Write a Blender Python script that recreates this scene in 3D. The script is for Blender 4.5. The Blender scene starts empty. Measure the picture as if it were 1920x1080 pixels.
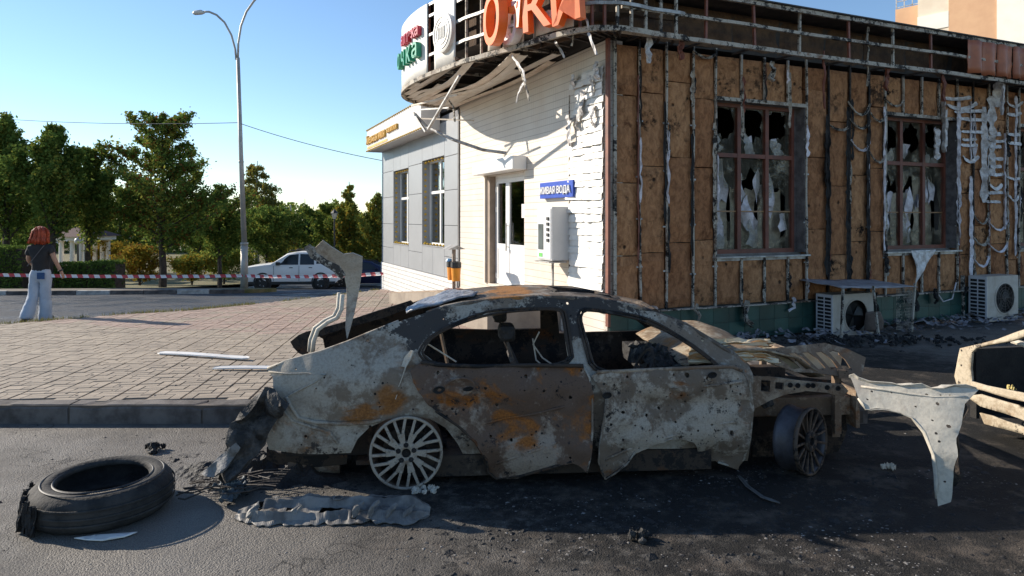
import bpy, bmesh, math, random
from mathutils import Vector, Matrix, noise
from mathutils.geometry import delaunay_2d_cdt
R = math.radians
sc = bpy.context.scene
COL = sc.collection
random.seed(7)

# ------------------------------------------------------------------ camera
H = 1.8            # eye height in metres
F = 1280.0         # focal length in pixels of the 1920 wide photograph
VH = 410.0         # row of the horizon
cam_d = bpy.data.cameras.new('camera')
cam_d.lens = 24; cam_d.sensor_width = 36
cam_d.shift_y = -(540 - VH) / 1920
cam_d.clip_start = 0.1; cam_d.clip_end = 2000
cam = bpy.data.objects.new('camera', cam_d); COL.objects.link(cam)
cam.location = (0, 0, H); cam.rotation_euler = (R(90), 0, 0)
sc.camera = cam

# ------------------------------------------------------------------ world, sun, exposure
SUN_EL = R(24)
SUN_H = Vector((-0.93, 0.37)).normalized()       # horizontal direction towards the sun
w = bpy.data.worlds.new('World'); sc.world = w; w.use_nodes = True
nt = w.node_tree; nt.nodes.clear()
sky = nt.nodes.new('ShaderNodeTexSky'); sky.sky_type = 'NISHITA'; sky.sun_disc = False
sky.sun_elevation = SUN_EL
sky.sun_rotation = math.atan2(SUN_H.x, SUN_H.y)
sky.altitude = 100; sky.air_density = 1.0; sky.dust_density = 0.0; sky.ozone_density = 3.5
bg = nt.nodes.new('ShaderNodeBackground'); bg.inputs['Strength'].default_value = 0.10
wo = nt.nodes.new('ShaderNodeOutputWorld')
nt.links.new(sky.outputs[0], bg.inputs[0]); nt.links.new(bg.outputs[0], wo.inputs[0])
sun_d = bpy.data.lights.new('sun', 'SUN'); sun_d.energy = 4.3; sun_d.angle = R(0.53); sun_d.color = (1.0, 0.90, 0.76)
sun = bpy.data.objects.new('sun', sun_d); COL.objects.link(sun)
sdir = Vector((SUN_H.x * math.cos(SUN_EL), SUN_H.y * math.cos(SUN_EL), math.sin(SUN_EL)))
sun.rotation_euler = (-sdir).to_track_quat('-Z', 'Y').to_euler()
sun.location = (-20, 10, 20)
sc.view_settings.view_transform = 'Standard'; sc.view_settings.look = 'None'
sc.view_settings.exposure = 0.85; sc.view_settings.gamma = 1.0
sc.view_settings.use_curve_mapping = False

# ------------------------------------------------------------------ helpers
def tag(o, label=None, cat=None, group=None, kind=None):
    if label: o['label'] = label
    if cat: o['category'] = cat
    if group: o['group'] = group
    if kind: o['kind'] = kind
    return o

def empty(name, loc=(0, 0, 0), rz=0):
    o = bpy.data.objects.new(name, None); COL.objects.link(o)
    o.location = loc; o.rotation_euler = (0, 0, rz); o.empty_display_size = 0.2
    return o

def setmat(me, mat):
    for m in (mat if isinstance(mat, (list, tuple)) else [mat]): me.materials.append(m)

def mobj(name, vs, fs, mat, parent=None, smooth=False, mi=None):
    me = bpy.data.meshes.new(name); me.from_pydata([tuple(v) for v in vs], [], fs); setmat(me, mat)
    if mi: me.polygons.foreach_set('material_index', mi)
    if smooth: me.polygons.foreach_set('use_smooth', [True] * len(me.polygons))
    me.validate(); me.update()
    o = bpy.data.objects.new(name, me); COL.objects.link(o); o.parent = parent
    return o

def copy_tree(o, parent=None):
    c = o.copy(); COL.objects.link(c); c.parent = parent
    for ch in list(o.children): copy_tree(ch, c)
    return c

class MB:
    """collects simple solids, builds them as one mesh object"""
    def __init__(s): s.v = []; s.f = []
    def add(s, vs, fs):
        n = len(s.v); s.v += [Vector(v) for v in vs]; s.f += [tuple(i + n for i in f) for f in fs]; return s
    def box(s, x0, x1, y0, y1, z0, z1):
        return s.add([(x0, y0, z0), (x1, y0, z0), (x1, y1, z0), (x0, y1, z0), (x0, y0, z1), (x1, y0, z1), (x1, y1, z1), (x0, y1, z1)],
                     [(3, 2, 1, 0), (4, 5, 6, 7), (0, 1, 5, 4), (1, 2, 6, 5), (2, 3, 7, 6), (3, 0, 4, 7)])
    def bar(s, a, b, wx, wy=None, up=(0, 0, 1)):
        a = Vector(a); b = Vector(b); d = (b - a).normalized(); wy = wy or wx
        u = Vector(up)
        if abs(d.dot(u)) > .97: u = Vector((0, 1, 0))
        r = d.cross(u).normalized() * wx / 2; u = r.cross(d).normalized() * wy / 2
        return s.add([a - r - u, a + r - u, a + r + u, a - r + u, b - r - u, b + r - u, b + r + u, b - r + u],
                     [(3, 2, 1, 0), (4, 5, 6, 7), (0, 1, 5, 4), (1, 2, 6, 5), (2, 3, 7, 6), (3, 0, 4, 7)])
    def tube(s, pts, rad, n=8, cap=True):
        pts = [Vector(p) for p in pts]; m = len(pts)
        rad = rad if isinstance(rad, (list, tuple)) else [rad] * m
        base = len(s.v); ref = None
        for i, p in enumerate(pts):
            d = (pts[min(i + 1, m - 1)] - pts[max(i - 1, 0)]).normalized()
            if ref is None or abs(d.dot(ref)) > .98:
                ref = Vector((0, 0, 1)) if abs(d.z) < .9 else Vector((1, 0, 0))
            a = (ref - d * ref.dot(d)).normalized(); b = d.cross(a); ref = a
            for k in range(n):
                t = 2 * math.pi * k / n
                s.v.append(p + (a * math.cos(t) + b * math.sin(t)) * rad[i])
        for i in range(m - 1):
            for k in range(n):
                s.f.append((base + i * n + k, base + i * n + (k + 1) % n, base + (i + 1) * n + (k + 1) % n, base + (i + 1) * n + k))
        if cap:
            s.f.append(tuple(base + k for k in reversed(range(n)))); s.f.append(tuple(base + (m - 1) * n + k for k in range(n)))
        return s
    def lathe(s, prof, c=(0, 0, 0), ax=(0, 0, 1), n=32, closed=False):
        """prof: (radius, height along axis)"""
        c = Vector(c); ax = Vector(ax).normalized()
        a = ax.cross(Vector((0, 0, 1)) if abs(ax.z) < .9 else Vector((1, 0, 0))).normalized(); b = ax.cross(a)
        base = len(s.v); m = len(prof)
        for (r, h) in prof:
            for k in range(n):
                t = 2 * math.pi * k / n; s.v.append(c + ax * h + (a * math.cos(t) + b * math.sin(t)) * r)
        for i in range(m if closed else m - 1):
            for k in range(n):
                j = (i + 1) % m
                s.f.append((base + i * n + k, base + i * n + (k + 1) % n, base + j * n + (k + 1) % n, base + j * n + k))
        return s
    def build(s, name, mat, parent=None, smooth=False, bevel=0):
        o = mobj(name, s.v, s.f, mat, parent, smooth)
        if bevel:
            b = o.modifiers.new('b', 'BEVEL'); b.width = bevel; b.segments = 2; b.limit_method = 'ANGLE'
        return o

def solidify(o, t, off=1):
    m = o.modifiers.new('s', 'SOLIDIFY'); m.thickness = t; m.offset = off; return o

def inpoly(x, y, P):
    c = False; j = len(P) - 1
    for i in range(len(P)):
        xi, yi = P[i]; xj, yj = P[j]
        if (yi > y) != (yj > y) and x < (xj - xi) * (y - yi) / (yj - yi) + xi: c = not c
        j = i
    return c

def resample(P, step, closed=True):
    out = []; n = len(P)
    for i in range(n if closed else n - 1):
        a = P[i]; b = P[(i + 1) % n]; L = math.hypot(b[0] - a[0], b[1] - a[1]); k = max(1, int(L / step))
        for j in range(k): out.append((a[0] + (b[0] - a[0]) * j / k, a[1] + (b[1] - a[1]) * j / k))
    if not closed: out.append(P[-1])
    return out

def smoothpoly(P, it=1):
    for _ in range(it):
        Q = []
        for i in range(len(P)):
            a = P[i]; b = P[(i + 1) % len(P)]
            Q.append((a[0] * .75 + b[0] * .25, a[1] * .75 + b[1] * .25)); Q.append((a[0] * .25 + b[0] * .75, a[1] * .25 + b[1] * .75))
        P = Q
    return P

def sheet(outline, holes, step):
    """triangulated flat sheet (2d) with inner grid points, holes left open"""
    ol = resample(outline, step); hs = [resample(h, step) for h in holes]
    pts = list(ol); ed = [(i, (i + 1) % len(ol)) for i in range(len(ol))]
    for h in hs:
        b = len(pts); pts += h; ed += [(b + i, b + (i + 1) % len(h)) for i in range(len(h))]
    x0 = min(p[0] for p in ol); x1 = max(p[0] for p in ol); y0 = min(p[1] for p in ol); y1 = max(p[1] for p in ol)
    y = y0 + step * .5; k = 0
    while y < y1:
        x = x0 + step * (.5 if k % 2 else 1)
        while x < x1:
            if inpoly(x, y, ol) and not any(inpoly(x, y, h) for h in hs): pts.append((x, y))
            x += step
        y += step * .87; k += 1
    v, e, f, *_ = delaunay_2d_cdt([Vector(p) for p in pts], ed, [], 0, 1e-7)
    out = []
    for t in f:
        cx = sum(v[i][0] for i in t) / len(t); cy = sum(v[i][1] for i in t) / len(t)
        if inpoly(cx, cy, ol) and not any(inpoly(cx, cy, h) for h in hs): out.append(tuple(t))
    return [tuple(p) for p in v], out

def nz(x, y, z=0.0, s=1.0): return noise.noise(Vector((x * s, y * s, z * s)))

# a frame is (origin x, origin y, angle): local x axis turned by the angle. Pixel of the photograph -> local plane
def on_y(fr, u, v, y):
    ox, oy, an = fr; c, s = math.cos(an), math.sin(an)
    a = (u - 960) / F; b = (VH - v) / F
    # local y of t*(a,1) - o  equals y
    t = (y + (-s * ox + c * oy)) / (-s * a + c)
    return (c * (t * a - ox) + s * (t - oy), H + b * t)
def on_x(fr, u, v, x):
    ox, oy, an = fr; c, s = math.cos(an), math.sin(an)
    a = (u - 960) / F; b = (VH - v) / F
    t = (x + c * ox + s * oy) / (c * a + s)
    return (-s * (t * a - ox) + c * (t - oy), H + b * t)
def at(u, v, Y): return Vector(((u - 960) / F * Y, Y, H + (VH - v) / F * Y))

def lerp_tab(T, x):
    if x <= T[0][0]: return T[0][1]
    for (a, b), (c, d) in zip(T, T[1:]):
        if x <= c: return b + (d - b) * (x - a) / (c - a)
    return T[-1][1]
ROAD = [(-60, 0), (9, 0), (13.8, -.12), (24, -.78), (33, -1.60), (45, -2.3), (90, -2.8), (900, -3)]
def road(Y): return lerp_tab(ROAD, Y)
def plaza(Y): return lerp_tab([(6, .17), (13, -.01), (21, -.40), (26, -.66)], Y)

# ------------------------------------------------------------------ materials
class NT:
    def __init__(s, name):
        s.m = bpy.data.materials.new(name); s.m.use_nodes = True; s.t = s.m.node_tree; s.t.nodes.clear()
        s.out = s.n('ShaderNodeOutputMaterial'); s.p = s.n('ShaderNodeBsdfPrincipled'); s.l(s.p.outputs[0], s.out.inputs[0])
        s.co = s.n('ShaderNodeTexCoord').outputs['Object']
    def n(s, t): return s.t.nodes.new(t)
    def l(s, a, b): s.t.links.new(a, b)
    def noise(s, scale, detail=4, rough=.6, co=None, dist=0):
        n = s.n('ShaderNodeTexNoise'); n.inputs['Scale'].default_value = scale; n.inputs['Detail'].default_value = detail
        n.inputs['Roughness'].default_value = rough; n.inputs['Distortion'].default_value = dist
        s.l(co or s.co, n.inputs['Vector']); return n.outputs['Fac']
    def vor(s, scale, co=None, feat='F1'):
        n = s.n('ShaderNodeTexVoronoi'); n.feature = feat; n.inputs['Scale'].default_value = scale
        s.l(co or s.co, n.inputs['Vector']); return n.outputs['Distance']
    def ramp(s, fac, a, b, inv=False):
        n = s.n('ShaderNodeMapRange'); n.interpolation_type = 'SMOOTHSTEP'
        n.inputs['From Min'].default_value = a; n.inputs['From Max'].default_value = b
        n.inputs['To Min'].default_value = 1 if inv else 0; n.inputs['To Max'].default_value = 0 if inv else 1
        s.l(fac, n.inputs['Value']); return n.outputs[0]
    def mix(s, fac, a, b):
        n = s.n('ShaderNodeMix'); n.data_type = 'RGBA'
        for i, x in ((0, fac), (6, a), (7, b)):
            if isinstance(x, (tuple, list)): n.inputs[i].default_value = (*x[:3], 1)
            elif isinstance(x, (int, float)): n.inputs[i].default_value = x
            else: s.l(x, n.inputs[i])
        return n.outputs[2]
    def math(s, op, a, b=0.0):
        n = s.n('ShaderNodeMath'); n.operation = op
        for i, x in ((0, a), (1, b)):
            if isinstance(x, (int, float)): n.inputs[i].default_value = x
            else: s.l(x, n.inputs[i])
        return n.outputs[0]
    def sep(s, co=None):
        n = s.n('ShaderNodeSeparateXYZ'); s.l(co or s.co, n.inputs[0]); return n.outputs
    def scale(s, v, co=None):
        n = s.n('ShaderNodeMapping'); n.inputs['Scale'].default_value = v; s.l(co or s.co, n.inputs['Vector']); return n.outputs[0]
    def rnd(s): return s.n('ShaderNodeObjectInfo').outputs['Random']
    def bump(s, h, strength=.4, dist=.01):
        n = s.n('ShaderNodeBump'); n.inputs['Strength'].default_value = strength; n.inputs['Distance'].default_value = dist
        s.l(h, n.inputs['Height']); s.l(n.outputs[0], s.p.inputs['Normal'])
    def fin(s, col=None, rough=.6, metal=0.0, spec=None):
        if col is not None:
            if isinstance(col, (tuple, list)): s.p.inputs['Base Color'].default_value = (*col[:3], 1)
            else: s.l(col, s.p.inputs['Base Color'])
        if isinstance(rough, (int, float)): s.p.inputs['Roughness'].default_value = rough
        else: s.l(rough, s.p.inputs['Roughness'])
        s.p.inputs['Metallic'].default_value = metal
        if spec is not None: s.p.inputs['Specular IOR Level'].default_value = spec
        return s.m

MATS = {}
def plain(name, c1, c2=None, scale=6, rough=.6, metal=0, bump=.15, bdist=.004, var=0.0, fine=60):
    """two tones broken up by noise, fine relief, a little variation from object to object"""
    if name in MATS: return MATS[name]
    t = NT(name); c2 = c2 or tuple(x * .75 for x in c1)
    col = t.mix(t.ramp(t.noise(scale, 5, .65), .35, .68), c1, c2)
    if var:
        k = t.n('ShaderNodeHueSaturation'); t.l(col, k.inputs['Color'])
        t.l(t.math('ADD', t.math('MULTIPLY', t.rnd(), var * 2), 1 - var), k.inputs['Value']); col = k.outputs[0]
    if bump: t.bump(t.noise(fine, 3), bump, bdist)
    MATS[name] = t.fin(col, rough, metal); return MATS[name]

def burnt(name, ash=(.30, .29, .27), mid=(.11, .095, .08), rust=(.26, .095, .025), dark=(.018, .017, .017),
          ash_amt=.5, rust_amt=.45, dark_amt=.45, sc_=1.0, off=0.0, metal=.0, rough=.72, rspots=(), dspots=(), pspots=(), pit_on=True, dark_above=None):
    """fire-bared sheet steel: pale ash, brown scale, orange rust, soot and shrapnel pits"""
    if name in MATS: return MATS[name]
    ash = (ash[0] * 1.06, ash[1] * .98, ash[2] * .86); mid = (mid[0] * 1.08, mid[1] * .97, mid[2] * .85)
    t = NT(name)
    mp = t.n('ShaderNodeMapping'); mp.inputs['Location'].default_value = (off, off * .7, -off); t.l(t.co, mp.inputs['Vector']); co = mp.outputs[0]
    n1 = t.noise(2.2 * sc_, 8, .68, co, .4); n2 = t.noise(1.7 * sc_, 7, .62, t.scale((1, 1, 1.6), co), .8); n3 = t.noise(3.1 * sc_, 9, .72, co, .3)
    fine = t.noise(42 * sc_, 5, .7, co)
    def spots(L):
        o = None
        for (x, y, z, r, g) in L:
            v = t.n('ShaderNodeVectorMath'); v.operation = 'DISTANCE'; t.l(t.scale((1, .3, 1)), v.inputs[0]); v.inputs[1].default_value = (x, y * .3, z)
            k = t.math('MULTIPLY', t.ramp(v.outputs['Value'], 0, r, True), g); o = k if o is None else t.math('MAXIMUM', o, k)
        return o
    hi = t.math('SUBTRACT', t.noise(13 * sc_, 7, .72, co, .3), .5)
    n1 = t.math('ADD', n1, t.math('MULTIPLY', hi, .42)); n3 = t.math('ADD', n3, t.math('MULTIPLY', hi, -.45)); n2 = t.math('ADD', n2, t.math('MULTIPLY', hi, .22))
    if rspots: n2 = t.math('ADD', n2, spots(rspots))
    if dark_above: n3 = t.math('ADD', n3, t.math('MULTIPLY', t.ramp(t.sep()[2], dark_above, dark_above + .16), .16))
    if dspots: n3 = t.math('ADD', n3, spots(dspots))
    if pspots: n1 = t.math('ADD', n1, spots(pspots))
    a = 1 - ash_amt
    col = t.mix(t.ramp(n1, a - .07, a + .07), mid, ash)
    col = t.mix(t.math('MULTIPLY', t.ramp(fine, .40, .66), .30), col, tuple(x * .5 for x in mid))
    r = .78 - rust_amt * .5
    col = t.mix(t.ramp(n2, r - .02, r + .13), col, t.mix(t.ramp(fine, .3, .7), rust, tuple(x * .5 for x in rust)))
    d = .80 - dark_amt * .5
    col = t.mix(t.ramp(t.math('ADD', n3, t.math('MULTIPLY', t.math('SUBTRACT', fine, .5), .25)), d, d + .06), col, dark)
    pit = t.ramp(t.math('ADD', t.vor(5.2 * sc_, co), t.math('MULTIPLY', t.noise(28, 3, .6, co), .16)), .12, .15, True)
    pit2 = t.ramp(t.math('ADD', t.vor(9 * sc_, co), t.math('MULTIPLY', t.noise(4, 2, .5, co), .5)), .28, .31, True)
    pits = t.math('MULTIPLY', t.math('MAXIMUM', pit, pit2), 1.0 if pit_on else 0.0)
    col = t.mix(pits, col, (.008, .007, .007))
    t.bump(t.math('SUBTRACT', t.math('ADD', t.math('MULTIPLY', fine, .5), n3), pits), .4, .012)
    MATS[name] = t.fin(col, rough, metal, .3); return MATS[name]

def leafmat(name, c, tr=.35):
    t = NT(name)
    k = t.n('ShaderNodeHueSaturation'); k.inputs['Color'].default_value = (*c, 1)
    t.l(t.math('ADD', t.math('MULTIPLY', t.noise(1.6, 2), .9), .55), k.inputs['Value'])
    d = t.n('ShaderNodeBsdfDiffuse'); tl = t.n('ShaderNodeBsdfTranslucent'); mx = t.n('ShaderNodeMixShader'); mx.inputs[0].default_value = tr
    t.l(k.outputs[0], d.inputs[0]); t.l(k.outputs[0], tl.inputs[0]); t.l(d.outputs[0], mx.inputs[1]); t.l(tl.outputs[0], mx.inputs[2])
    t.l(mx.outputs[0], t.out.inputs[0]); return t.m

def glass(name, tint=(.8, .85, .85), alpha=.25, rough=.03):
    t = NT(name); g = t.n('ShaderNodeBsdfGlossy'); g.inputs['Roughness'].default_value = rough; g.inputs['Color'].default_value = (.9, .93, .95, 1)
    tr = t.n('ShaderNodeBsdfTransparent'); tr.inputs[0].default_value = (*tint, 1)
    lw = t.n('ShaderNodeFresnel'); lw.inputs[0].default_value = 1.6
    mx = t.n('ShaderNodeMixShader'); t.l(t.math('ADD', lw.outputs[0], alpha), mx.inputs[0])
    t.l(tr.outputs[0], mx.inputs[1]); t.l(g.outputs[0], mx.inputs[2]); t.l(mx.outputs[0], t.out.inputs[0]); return t.m

# asphalt with a burnt black field where the fire stood
def asphalt():
    t = NT('asphalt'); x, y, z = t.sep()
    big = t.noise(.9, 5, .6); agg = t.vor(85); agg2 = t.noise(150, 2, .6); mid = t.noise(9, 5, .7)
    col = t.mix(t.ramp(big, .35, .7), (.11, .099, .087), (.155, .139, .12))
    col = t.mix(t.ramp(agg2, .45, .7), col, (.26, .235, .20))
    col = t.mix(t.ramp(agg, .0, .28, True), col, (.05, .05, .052))
    # soot: ellipse round the cars and along the wall, edge broken by noise
    dx = t.math('DIVIDE', t.math('SUBTRACT', x, 2.6), 4.1); dy = t.math('DIVIDE', t.math('SUBTRACT', y, 6.4), 3.75)
    rr = t.math('SQRT', t.math('ADD', t.math('MULTIPLY', dx, dx), t.math('MULTIPLY', dy, dy)))
    ed = t.math('ADD', rr, t.math('MULTIPLY', t.math('SUBTRACT', t.noise(1.7, 7, .72), .5), .75))
    soot = t.ramp(ed, .86, 1.22, True)
    thin = t.math('MULTIPLY', soot, t.ramp(mid, .25, .52))
    sootcol = t.mix(t.ramp(t.noise(2.6, 6, .7), .48, .66), (.012, .011, .010), (.085, .069, .055))
    col = t.mix(t.math('MAXIMUM', thin, t.ramp(ed, .72, .95, True)), col, sootcol)
    fleck = t.math('MULTIPLY', t.ramp(t.vor(38), .04, .13, True), t.ramp(t.noise(2.2, 4), .50, .62))
    col = t.mix(t.math('MULTIPLY', fleck, soot), col, (.36, .34, .31))
    st = t.ramp(t.noise(.55, 6, .7, None, .6), .50, .68); col = t.mix(t.math('MULTIPLY', st, .45), col, (.055, .05, .046))
    dust = t.ramp(t.noise(1.4, 7, .75), .55, .72); col = t.mix(t.math('MULTIPLY', dust, t.math('SUBTRACT', .4, t.math('MULTIPLY', soot, .38))), col, (.24, .215, .18))
    ws = t.n('ShaderNodeVectorMath'); wn = t.n('ShaderNodeTexNoise'); wn.inputs['Scale'].default_value = 3; t.l(t.co, wn.inputs['Vector']); t.l(wn.outputs['Color'], ws.inputs[0]); t.l(t.co, ws.inputs[1])
    crk = t.ramp(t.vor(.7, ws.outputs[0], 'DISTANCE_TO_EDGE'), .0, .008, True); col = t.mix(t.math('MULTIPLY', crk, .8), col, (.02, .018, .017))
    # damp, dark older road beyond the paving
    far = t.ramp(y, 11.0, 13.0)
    col = t.mix(t.math('MULTIPLY', far, .85), col, (.032, .042, .058))
    t.bump(t.math('ADD', t.math('MULTIPLY', agg, -.6), t.math('ADD', agg2, t.math('MULTIPLY', mid, 1.4))), .8, .012)
    return t.fin(col, t.mix(soot, t.mix(t.ramp(big, .4, .6), (.8,) * 3, t.mix(far, (.58,) * 3, (.36,) * 3)), (.85,) * 3), 0, .35)
M_ASPH = asphalt()
M_SOIL = plain('dry_grass', (.20, .16, .08), (.09, .10, .03), 2.5, .95, bump=.6, bdist=.03, fine=25)
M_PAVE = plain('paver_tan', (.345, .285, .215), (.255, .208, .16), 3, .85, bump=.3, bdist=.003, var=.14, fine=90)
M_PAVE_R = plain('paver_red', (.36, .262, .21), (.28, .205, .165), 3, .85, bump=.3, bdist=.003, var=.16, fine=90)
M_BED = plain('sand_joint', (.13, .105, .085), None, 12, .95, bump=.4)
M_KERB = plain('kerb_concrete', (.15, .132, .12), (.06, .05, .045), 4, .85, bump=.5, bdist=.006, var=.1, fine=45)
M_KERBW = plain('kerb_whitewash', (.52, .50, .46), (.30, .28, .25), 5, .85, bump=.4, bdist=.006, fine=45)
M_WOOL = None
def wool():
    t = NT('mineral_wool'); rn = t.rnd()
    cv = t.n('ShaderNodeCombineXYZ'); t.l(t.math('MULTIPLY', rn, 37), cv.inputs[0]); t.l(t.math('MULTIPLY', rn, 91), cv.inputs[2])
    ad = t.n('ShaderNodeVectorMath'); t.l(t.co, ad.inputs[0]); t.l(cv.outputs[0], ad.inputs[1]); co = ad.outputs[0]
    base = t.mix(rn, (.39, .18, .085), (.52, .275, .135))
    fib = t.noise(14, 8, .75, t.scale((1, 1, .6), co), .6)
    col = t.mix(t.ramp(fib, .35, .68), base, t.mix(rn, (.17, .075, .038), (.29, .14, .068)))
    col = t.mix(t.ramp(t.noise(2.3, 6, .7, co, .5), .56, .72), col, (.10, .042, .022))
    sm = t.math('MULTIPLY', t.ramp(t.noise(1.6, 5, .7, co, .4), .50, .62), t.ramp(t.noise(9, 5, .7, co), .42, .56))
    sm = t.math('MULTIPLY', sm, t.ramp(rn, .25, .85))
    col = t.mix(sm, col, (.014, .012, .011))
    pin = t.ramp(t.math('ADD', t.vor(3.1, co), t.math('MULTIPLY', t.noise(12, 3, .6, co), .12)), .09, .17, True)
    col = t.mix(t.math('MULTIPLY', pin, .85), col, (.02, .014, .012))
    t.bump(t.math('SUBTRACT', fib, t.math('MULTIPLY', pin, .8)), .9, .03)
    return t.fin(col, .95, 0, .1)
M_WOOL = wool()
M_GALV = plain('galvanised_strip', (.46, .46, .45), (.22, .20, .185), 7, .5, .35, .3, .004, .1, 40)
M_STUD = burnt('scorched_stud', (.42, .41, .39), (.22, .195, .175), (.20, .09, .04), (.02, .018, .017), .56, .40, .58, 1.4)
M_CHAR = plain('charred_plastic', (.011, .010, .010), (.024, .022, .021), 9, .75, 0, 1.0, .03, 0, 16)
M_SOOT = plain('soot', (.012, .011, .011), (.03, .027, .024), 5, .9, 0, .6, .01)
M_WHITEPL = plain('white_plastic', (.78, .76, .72), (.66, .63, .58), 2.5, .5, 0, .1, .002, .04)
M_FILM = plain('heat_curled_film', (.70, .67, .70), (.38, .34, .34), 6, .6, 0, .3, .006, .12, 30)
M_FILMW = plain('white_curled_vinyl', (.66, .64, .63), (.33, .29, .26), 9, .55, 0, .3, .006, .1, 30)
M_RUSTRED = plain('red_brown_sheet', (.22, .07, .04), (.13, .045, .03), 6, .6, 0, .3, .004, .1)
M_BLACKMETAL = plain('sooted_metal', (.035, .03, .028), (.075, .06, .05), 6, .7, .2, .5, .006, .1)
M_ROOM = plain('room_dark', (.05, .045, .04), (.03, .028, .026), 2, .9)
M_CREAM = plain('cream_tile_wall', (.80, .74, .66), (.72, .66, .58), 1.4, .5, 0, .06, .002)
M_GREYPANEL = plain('grey_composite_panel', (.33, .34, .355), (.30, .31, .325), 1.2, .42, .1, .03, .001, .03)
M_TEAL = plain('green_tile', (.022, .075, .062), (.014, .048, .04), 3, .35, 0, .15, .003, .25)
M_UPVC = plain('white_upvc', (.80, .80, .79), (.74, .74, .73), 2, .35, 0, .02, .001)
M_BROWNPVC = plain('brown_window_profile', (.17, .05, .028), (.10, .032, .02), 5, .6, 0, .15, .003)
M_GLASS = glass('window_glass')
M_GLASSD = glass('dark_glass', (.25, .28, .28), .12)
M_CARGLASS = plain('tinted_car_glass', (.02, .025, .028), (.025, .03, .034), 1, .06, 0, 0)
M_POLE = plain('galvanised_pole', (.42, .41, .38), (.33, .31, .28), 3, .5, .3, .15, .003)
M_RUBBER = plain('tyre_rubber', (.014, .0135, .013), (.045, .041, .037), 7, .85, 0, .7, .008, 0, 40)
M_BLACKPL = plain('black_plastic', (.02, .02, .021), (.03, .03, .03), 5, .5, 0, .1)
M_RIM = burnt('scorched_alloy', (.36, .34, .315), (.22, .195, .17), (.30, .17, .08), (.06, .05, .045), .56, .34, .38, 3.5, rough=.6)
M_RIMD = burnt('sooted_alloy', (.26, .21, .175), (.085, .068, .058), (.22, .11, .06), (.015, .013, .012), .34, .3, .6, 3, rough=.6)
# ================================================================== THE SETTING
def build_ground():
    ys = [-30, -10, 0, 2, 4, 6, 8, 9, 10, 11, 12, 13.8, 16, 18, 20, 22, 24, 26, 28, 30, 33, 36, 40, 45, 55, 70, 90, 140, 250, 500, 900]
    xs = [-900, -400, -150, -60, -30, -15, -8, -4, -2, 0, 2, 4, 8, 15, 30, 60, 150, 400, 900]
    vs = [(x, y, road(y)) for y in ys for x in xs]; n = len(xs)
    fs = [(j * n + i, j * n + i + 1, (j + 1) * n + i + 1, (j + 1) * n + i) for j in range(len(ys) - 1) for i in range(n - 1)]
    tag(mobj('ground', vs, fs, M_ASPH), kind='structure')
build_ground()

# far verge beyond the road, with its painted kerb
def far_edge(X): return 21.6 + .16 * (X + 16) if X < -9.3 else lerp_tab([(-9.3, 22.7), (-8.6, 23.4), (-8.1, 25.0), (-8.0, 27)], X)
def build_verge():
    vs = []; fs = []; xs = [-80, -60, -45, -32, -24, -20, -17, -14, -12, -10.5, -9.6]
    for cols, dys in ((xs[:8], (0, 1.2, 2.4, 6, 14, 40, 120)), (xs[7:], (0, 1.2, 2.4))):
        b = len(vs); n = len(dys)
        for x in cols:
            y0 = far_edge(x) + .14
            for dy in dys: vs.append((x, y0 + dy, road(y0 + dy) + .12))
        for i in range(len(cols) - 1):
            for k in range(n - 1): fs.append((b + i * n + k, b + (i + 1) * n + k, b + (i + 1) * n + k + 1, b + i * n + k + 1))
    tag(mobj('verge', vs, fs, M_SOIL), kind='structure')
    ft = [(x, far_edge(x) + .15 + d, road(far_edge(x) + d) + .125) for x in xs for d in (0, 1.9)]
    tag(mobj('footpath', ft, [(2 * i, 2 * i + 2, 2 * i + 3, 2 * i + 1) for i in range(len(xs) - 1)], plain('footpath', (.19, .165, .14), (.13, .11, .09), 2, .9, bump=.4)), kind='structure')
    fk = empty('far_kerb', (-14, 22, -.5)); tag(fk, kind='structure')
    me = None; x = -24.0; k = 0
    while x < -9.0:
        x1 = x + 1.0; a = Vector((x, far_edge(x), 0)); b = Vector((min(x1, -8.9), far_edge(min(x1, -8.9)), 0))
        a.z = road(a.y); b.z = road(b.y); d = (b - a)
        o = MB().box(0, d.length - .015, 0, .15, -.1, .13 + .015 * random.random()).build('kerb_stone', M_KERBW if k % 3 == 1 else M_KERB, fk, bevel=.012)
        o.location = a - Vector((-14, 22, -.5)); o.rotation_euler = (0, -math.atan2(d.z, math.hypot(d.x, d.y)), math.atan2(d.y, d.x))
        x = x1; k += 1
    # rounded nose of the verge by the lamp
    nose = smoothpoly([(-10.6, 22.6), (-9.2, 22.9), (-8.35, 23.8), (-8.6, 25.2), (-10.6, 25.6)], 2)
    v2, f2 = sheet(nose, [], .5)
    o = solidify(mobj('verge_nose', [(x, y, road(y) + .13) for x, y in v2], f2, M_SOIL), .3, -1); tag(o, kind='structure')
build_verge()

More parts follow.
